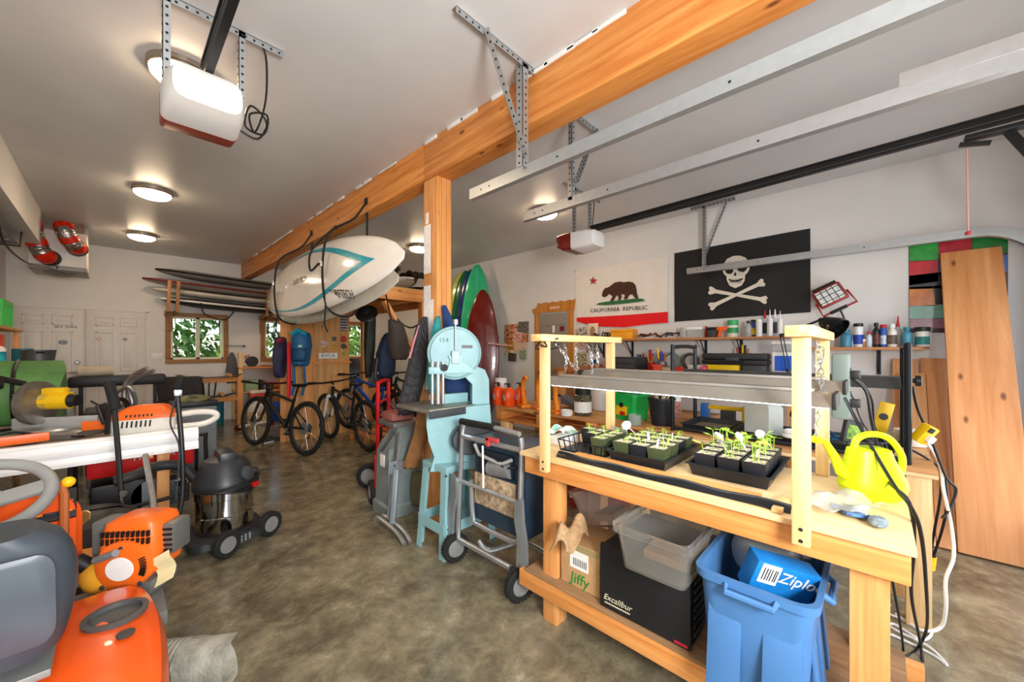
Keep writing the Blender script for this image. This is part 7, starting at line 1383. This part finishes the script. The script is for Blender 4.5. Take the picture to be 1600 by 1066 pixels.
_inv = Matrix.LocRotScale(o.location, o.rotation_euler, o.scale).inverted()
for ch in list(o2_.children): ch.parent = o; ch.matrix_parent_inverse = _inv; ch.location = b0
bpy.data.objects.remove(o2_)
# ---- tool table with white trim
TT = .775
o = thing('tool_table', 'plank table on timber trestles edged with stacked white trim', 'table', (-1.0, 3.66, 0)); MB().mm((0, .10, TT - .03), (1.40, 1.25, TT), bev=.003).build('tabletop', WOOD('grey_planks', '8a7a6a', '6a5c50', 0, .7), o)
for x in (.06, 1.22):
    for y in (.16, 1.1): MB().mm((x, y, 0), (x + .07, y + .07, TT - .031), bev=.003).build('leg', FIR_Z, o)
TRW = M('white_pvc_trim', 'f2f2f0', .35, var=.02)
for k in range(2):
    t_ = thing('trim_length', ['lower length of white moulded trim lying along the tool table', 'upper length of white moulded trim lying along the tool table'][k], 'trim', (-1.05, 3.66, .655 + k * .079), group='white trim lengths'); MB().prism([(0, 0), (.07, 0), (.07, .077), (.03, .077), (.02, .062), (.01, .058), (.004, .03), (0, .02)], (.745, 0, 0), (0, 1, 0), (0, 0, 1), 1.49).build('moulding', TRW, t_, smooth=False)
    if k == 0: 
        for x in (.2, 1.2): MB().mm((x, .0, -.02), (x + .04, .10, -.001), bev=.002).build('support_batten', FIR_Y, t_)
o = thing('miter_saw', 'yellow and grey mitre saw standing on the tool table', 'mitre saw', (-.30, 4.26, TT + .001), R(-30)); MB().mm((-.25, -.18, 0), (.25, .18, .05), bev=.012).build('base', ALU, o); MB().lathe(((.17, 0), (.175, .008), (.17, .016)), (0, 0, .05), n=28).build('turntable', ALU, o); MB().mm((-.24, .02, .05), (.24, .05, .13), bev=.006).build('fence', M('fence_alu', 'd0d2d2', .35, .6), o)
MB().lathe(((.05, -.025), (.15, -.02), (.155, .0), (.15, .03), (.05, .045)), (-.09, .0, .24), (1, -.05, 0), 32).build('blade_guard', M('guard_steel', '8a847a', .3, .6, var=.2), o)
for k in range(14): a = .3 + k * .18; MB().bar(Vector((-.125, .05 * math.cos(a), .24 + .05 * math.sin(a))), Vector((-.12, .148 * math.cos(a), .24 + .148 * math.sin(a))), .006, .006).build('guard_rib', GREY, o)
MB().cyl((-.05, .0, .25), (.10, .0, .25), .06, n=22).build('motor', YELLOW, o); MB().cyl((.10, 0, .25), (.14, 0, .25), .05, .04, n=20).build('motor_cap', BLACK, o); MB().cyl((-.06, .0, .25), (-.01, .0, .25), .06, n=20).build('gear_case', ALU, o); MB().mm((-.05, -.03, .30), (.08, .03, .345), bev=.015).build('top_housing', YELLOW, o); MB().tube([(-.14, -.02, .38), (-.2, -.1, .42), (-.17, -.16, .37)], .022, 8).build('handle', BLACK, o); MB().tube([(.0, .15, .1), (.02, .12, .3)], .03, 10).build('pivot_arm', ALU, o); MB().tube([(.2, .02, .24), (.3, .05, .12), (.2, -.15, .03), (.3, -.2, .02)], .007, 6, smooth=5).build('power_cord', BLACK, o); MB().lathe(((.03, 0), (.025, .03)), (-.02, -.19, .03), (0, -1, 0), 14).build('lock_knob', BLACK, o)
def chainsaw(label, loc, rz, body=STO):
    o = thing('chainsaw', label, 'chainsaw', loc, rz); WHT = M('saw_white', 'e9e4d8', .4)
    MB().loft([[(x, y, z) for x, y in ((q[0], q[1]) for q in rbox(a, b_, 4, .03))] for a, b_, z in ((.17, .08, .0), (.175, .085, .03), (.175, .085, .10))]).build('crankcase', WHT, o); MB().loft([[(x + c, y, z) for x, y in rbox(a, b_, 4, .03)] for a, b_, c, z in ((.175, .085, 0, .10), (.165, .08, .0, .14), (.11, .06, .02, .185), (.07, .05, .03, .195))]).build('top_cover', body, o)
    for k in range(7): MB().box((-.10 + k * .024, -.087, .07), (.009, .006, .045), rot=(0, .1, 0)).build('grille_slot', BLACK, o)
    for k in range(7): MB().box((-.08 + k * .022, -.083, .128), (.009, .006, .016), rot=(0, .2, 0)).build('cover_slot', BLACK, o)
    MB().tube([(.15, 0, .10), (.30, 0, .115), (.40, 0, .10), (.41, 0, .06), (.33, 0, .02), (.17, 0, .015)], .022, 10, smooth=5).build('rear_handle', WHT, o); MB().tube([(-.10, .1, .02), (-.12, .1, .2), (-.14, 0, .245), (-.16, -.1, .2), (-.17, -.1, .02)], .015, 8, smooth=5).build('front_handle', BLACK, o); MB().box((-.21, 0, .15), (.02, .17, .14), rot=(0, -.25, 0), bev=.006).build('hand_guard', BLACK, o)
    MB().mm((-.34, .055, .03), (-.15, .075, .095), bev=.008).build('guide_bar_cover', body, o)
    return o
chainsaw('orange and white chainsaw lying on the tool table', (.16, 3.87, TT + .02), R(-14))
tag(MB().bar((-.90, 3.78, TT + .055), (-.28, 3.80, TT + .07), .03, .055, bev=.006).build('bar_scabbard', STO), 'orange chainsaw bar scabbard lying behind the white trim', 'scabbard')
tag(MB().tube([(-.65, 3.87, TT + .02), (-.45, 3.9, TT + .10), (-.32, 3.87, TT + .06), (-.36, 3.86, TT + .02), (-.55, 3.88, TT + .05), (-.62, 3.9, TT + .1)], .007, 6, smooth=6).build('cord_tangle', BLACK), 'black cord lying loose by the mitre saw', 'cable')
GT = M('green_tarp', '5a8a4a', .6, var=.15, vscale=6, bump=1.0, bscale=9); o = thing('tarp_bundle', 'rolled green tarpaulin bundle tied with a strap on the tool table', 'tarpaulin', (-.68, 4.82, TT + .024))
MB().loft([[(x + .02 * math.sin(y * 9 + z * 7), y * (1 + .04 * math.sin(x * 15)), z) for y, z in ((.28 * math.cos(a), .25 + .245 * math.sin(a) * (1 + .06 * math.sin(a * 5))) for a in [2 * PI * i / 26 for i in range(26)])] for x in (-.36, -.3, -.15, 0, .15, .3, .4)]).build('tarp_roll', GT, o); MB().torus((.17, 0, .25), .285, .012, (1, 0, 0), 32, 6, sy=.9).build('strap', BLACK, o)
# ---- red generator and clutter under the table
o = thing('portable_generator', 'red portable generator in a black frame under the tool table', 'generator', (.16, 4.24, 0)); HR = M('generator_red', 'c81c1c', .35)
MB().mm((-.30, -.22, .46), (.30, .2, .68), bev=.04).build('fuel_tank', HR, o); MB().mm((-.28, -.16, .12), (.02, .16, .40), bev=.03).build('alternator', BLACK, o); MB().cyl((.05, -.16, .26), (.05, .12, .26), .12, n=22).build('engine', GREY, o); MB().mm((.14, -.2, .16), (.27, -.02, .36), bev=.02).build('carburettor', DGREY, o); MB().cyl((.22, -.2, .33), (.22, -.1, .33), .04).build('air_intake', ALU, o)
for y in (-.27, .25): MB().tube([(-.36, y, .03), (-.36, y, .64), (-.30, y, .70), (.30, y, .70), (.36, y, .64), (.36, y, .03)], .014, 8, smooth=4).build('frame_hoop', BLACK, o)
for x in (-.36, .36): MB().tube([(x, -.27, .03), (x, .25, .03)], .014, 8).build('frame_rail', BLACK, o)
text('lettering', 'HONDA', .06, WHITE, o, (.06, -.2235, .58), (1, 0, 0), (0, 0, 1), spacing=1.1)
o = thing('red_tank_machine', 'red topped pressure washer with black wheels under the tool table', 'pressure washer', (-.49, 3.98, 0)); MB().loft([[(x, y, z) for x, y in rbox(a, b_, 4, .06)] for a, b_, z in ((.22, .15, .26), (.24, .17, .32), (.2, .13, .40), (.12, .08, .43))]).build('red_cover', HR, o); MB().mm((-.22, -.15, .10), (.22, .15, .26), bev=.02).build('engine_block', BLACK, o); MB().tube([(-.26, -.17, .05), (-.26, -.17, .46), (.26, -.17, .46), (.26, -.17, .05)], .014, 8, smooth=3).build('frame', BLACK, o); wheel(o, (.2, -.2, .12), .118, .06, (0, 1, 0), tread=False); wheel(o, (-.2, -.2, .12), .118, .06, (0, 1, 0), tread=False)
o = thing('battery_case', 'orange and black battery case under the tool table', 'case', (-.915, 4.12, 0)); MB().mm((-.15, -.14, .0), (.13, .14, .56), bev=.02).build('case_body', BLACK, o); MB().mm((-.155, -.145, .56), (.135, .145, .64), bev=.015).build('orange_lid', ORANGE, o); MB().lathe(((.03, 0), (.03, .004)), (.05, -.146, .59), (0, -1, 0), 16).build('latch', BLACK, o)
# ---- left shelf unit with crate, bottles, pot
o = thing('side_shelves', 'wooden shelves on the side wall beside the double doors', 'shelf unit', (XL, 5.3, 0))
for z in (.75, 1.24, 1.58): MB().mm((.002, 0, z), (.68 if z < 1.5 else .42, 1.4, z + .025), bev=.003).build('shelf_board', WOOD('yellow_shelf', 'd09a50', 'a87030', 1), o)
for y in (.03, 1.33): MB().mm((.36, y, 0), (.40, y + .04, 1.58), bev=.003).build('upright', FIR_Z, o)
CG_ = M('crate_green', '12b428', .4); o = thing('green_crate', 'bright green plastic crate on the top side shelf', 'crate', (-.89, 6.15, 1.606))
g = MB(); a, b_, h = .17, .26, .26
for sx in (-1, 1): g.mm((sx * a - .006, -b_, 0), (sx * a + .006, b_, .03)).mm((sx * a - .008, -b_, h - .05), (sx * a + .008, b_, h))
for sy in (-1, 1): g.mm((-a, sy * b_ - .006, 0), (a, sy * b_ + .006, .03)).mm((-a, sy * b_ - .008, h - .05), (a, sy * b_ + .008, h))
for k in range(9):
    for sx in (-1, 1): y = -b_ + 2 * b_ * k / 8; g.mm((sx * a - .005, y - .008, .03), (sx * a + .005, y + .008, h - .05))
for k in range(7):
    for sy in (-1, 1): x = -a + 2 * a * k / 6; g.mm((x - .008, sy * b_ - .005, .03), (x + .008, sy * b_ + .005, h - .05))
g.mm((-a, -b_, 0), (a, b_, .008)); g.build('lattice_shell', CG_, o)
vessel('round_container', 'white round container resting in the green crate', 'container', (-.88, 6.05, 1.62), 30, 40, WHITE, WHITE, 'jar')
tag(MB().ball((0, 0, .06), .10, (1.6, .7, .6), rot=(0, .1, .4)).build('clay_pot', M('terracotta', 'b8643a', .8)), 'brown rounded pot on the green crate', 'pot').location = (-.90, 6.0, 1.90)
vessel('dark_jug', 'dark green jug standing by the crate', 'jug', (-.82, 5.75, 1.606), 26, 24, M('dark_green_jug', '1c4a3c', .4), WHITE, 'bottle')
o = thing('plastic_case', 'clear case with green ends hung above the crate', 'case', (XL + .004, 6.0, 2.05)); MB().mm((0, -.3, 0), (.13, .2, .08), bev=.004).build('clear_body', CLEAR, o); MB().mm((0, .2, -.005), (.135, .22, .085), bev=.004).build('green_end', M('lime_end', '7acc5a', .5), o); MB().mm((0, -.32, -.005), (.135, -.301, .085), bev=.004).build('green_end', M('lime_end', '7acc5a', .5), o)
o = thing('cooking_pot', 'dark grey cooking pot on the side shelf', 'pot', (-.48, 5.62, 1.266)); MB().lathe(((.085, 0), (.095, .01), (.108, .12), (.112, .122), (.102, .122), (.085, .02)), n=30).build('pot_shell', M('anodised_grey', '5c5e60', .4, .6), o); MB().tube([(.0, -.105, .1), (0, -.14, .1), (.05, -.14, .1)], .01, 8).build('handle', BLACK, o)
vessel('detergent_jug', 'white detergent jug with a teal label leaning on the side shelf', 'jug', (-.74, 5.5, 1.266), 34, 38, WHITE, WHITE, 'bottle', M('teal_decal', '2aa8b8', .5, var=.4, vscale=12)); vessel('teal_tin', 'teal tin beside the cooking pot', 'tin', (-.60, 5.9, 1.266), 22, 22, M('dark_teal', '1a6a72', .4), None, 'cup'); vessel('blue_bottle', 'blue bottle on the side shelf end', 'bottle', (-.95, 5.45, 1.266), 18, 30, BLUE, WHITE, 'bottle')
for i, (y, c, lb) in enumerate(((5.75, 'e0dcd6', 'white printed box leaning on the side shelf'), (5.9, 'cfc4ba', 'grey printed box leaning behind the detergent jug'), (6.15, 'd8481c', 'orange red canister box on the side shelf'))): boxthing('product_box', lb, 'box', (-.84, y, 1.266), (.2, .12, .27), M('pbx_' + c, c, .6, var=.12, vscale=30), R(10))
boxthing('red_crate', 'red plastic container on the lower side shelf', 'container', (-.55, 5.55, .776), (.2, .28, .34), M('crate_red', 'c8341c', .5), 0, M('crate_red', 'c8341c', .5)); vessel('green_tube', 'slim green tube standing beside the red container', 'tube', (-.50, 5.36, .776), 9, 75, M('green_tube', '2a7a68', .5), None, 'cup')
# ---- folded gear in front of the doors
o = thing('folded_stroller', 'grey tubular folded carrier standing before the white doors', 'carrier', (.02, 5.6, 0)); b0 = Vector(o.location)
for dx in (0, 14): MB().tube([pd(230 + dx * .7, 575 + dx * .3, 4.2) - b0, pd(197 + dx * .4, 597 + dx * .2, 4.2) - b0, pd(194 + dx, 640, 4.2) - b0, pd(190 + dx, 690, 4.2) - b0], .022, 10, smooth=4).build('frame_tube', TUB, o)
MB().tube([pd(170, 622, 4.2) - b0, pd(200, 605, 4.15) - b0, pd(212, 625, 4.2) - b0, pd(206, 640, 4.2) - b0], .02, 10, smooth=5).build('bent_tube', TUB, o); MB().mm((-.2, -.2, .05), (.3, .2, .75), bev=.03).build('body', M('carrier_grey', '9aa0a4', .5), o); MB().mm((-.22, -.22, .76), (.15, .22, .80), bev=.02).build('tray', DGREY, o)
for y in (-.2, .2): wheel(o, (.2, y, .1), .1, .04, (0, 1, 0), tread=False)
o = thing('tool_tote', 'camouflage topped grey tote before the white doors', 'tote', (.66, 5.9, 0)); MB().mm((-.2, -.18, 0), (.2, .18, .72), bev=.02).build('bin', GREY, o); MB().mm((-.21, -.19, .72), (.21, .19, .78), bev=.01).build('black_rim', BLACK, o); MB().ball((0, 0, .78), .18, (1, .9, .4)).build('camouflage_bag', PHOTO('camo', '3a4028', '7a7850', 14), o)
tag(MB().cyl((-.3, 6.9, 1.126), (.0, 6.92, 1.126), .06, n=20).build('rolled_mat', M('beige_roll', 'c8b8a0', .8)), 'beige rolled mat resting before the white doors', 'rolled mat')
o = thing('black_keyboard_case', 'long black instrument case on a stand before the doors', 'case', (-.02, 6.9, .82)); MB().mm((-.35, -.15, .12), (.5, .15, .245), bev=.03).build('case_body', BLACK, o)
for x in (-.25, .4): MB().tube([(x, 0, .12), (x, .0, -.82)], .02, 8).build('stand_leg', DGREY, o)

# ================================================================== SMALL FLOOR ITEMS
for i, (x, y, rz) in enumerate(((424, 690, .4), (458, 684, .5))):
    o = thing('shoe', 'dark grey shoe on the floor beside the black mountain bike', 'shoe', pz(x, y, 0), rz, group='pair of dark shoes')
    MB().loft([[(x_, y_ * w_, z_ * h_) for y_, z_ in ((-1, 0), (1, 0), (1, .4), (.7, 1), (-.7, 1), (-1, .4))] for x_, w_, h_ in ((-.14, .03, .08), (-.11, .04, .11), (-.04, .04, .10), (.05, .048, .06), (.12, .045, .05), (.15, .025, .03))]).build('upper', M('shoe_grey', '3a3632', .8), o); MB().mm((-.14, -.045, 0), (.15, .045, .015), bev=.006).build('sole', WHITE, o)
boxthing('red_toolbox', 'red metal toolbox on the floor under the pallet bench', 'toolbox', (2.95, 1.75, 0), (.3, .45, .3), M('toolbox_red', 'a82820', .4), 0, M('toolbox_red', 'a82820', .4))
for i in range(5):
    o = MB().mm((-.04, -.55, 0), (.04, .55, .035), bev=.003).build('offcut_board', [FIR_Y, PINE_Y][i % 2]); tag(o, ['bottom', 'second', 'third', 'fourth', 'topmost'][i] + ' timber offcut in the stack under the pallet bench', 'offcut', 'timber offcuts under the pallet bench'); o.location = (3.25, 2.35 + .03 * (i % 2), .0005 + i * .0355)
boxthing('cardboard_box', 'brown carton on the floor at the far end of the pallet bench', 'carton', (3.0, 2.5, 0), (.3, .4, .38), CARD)
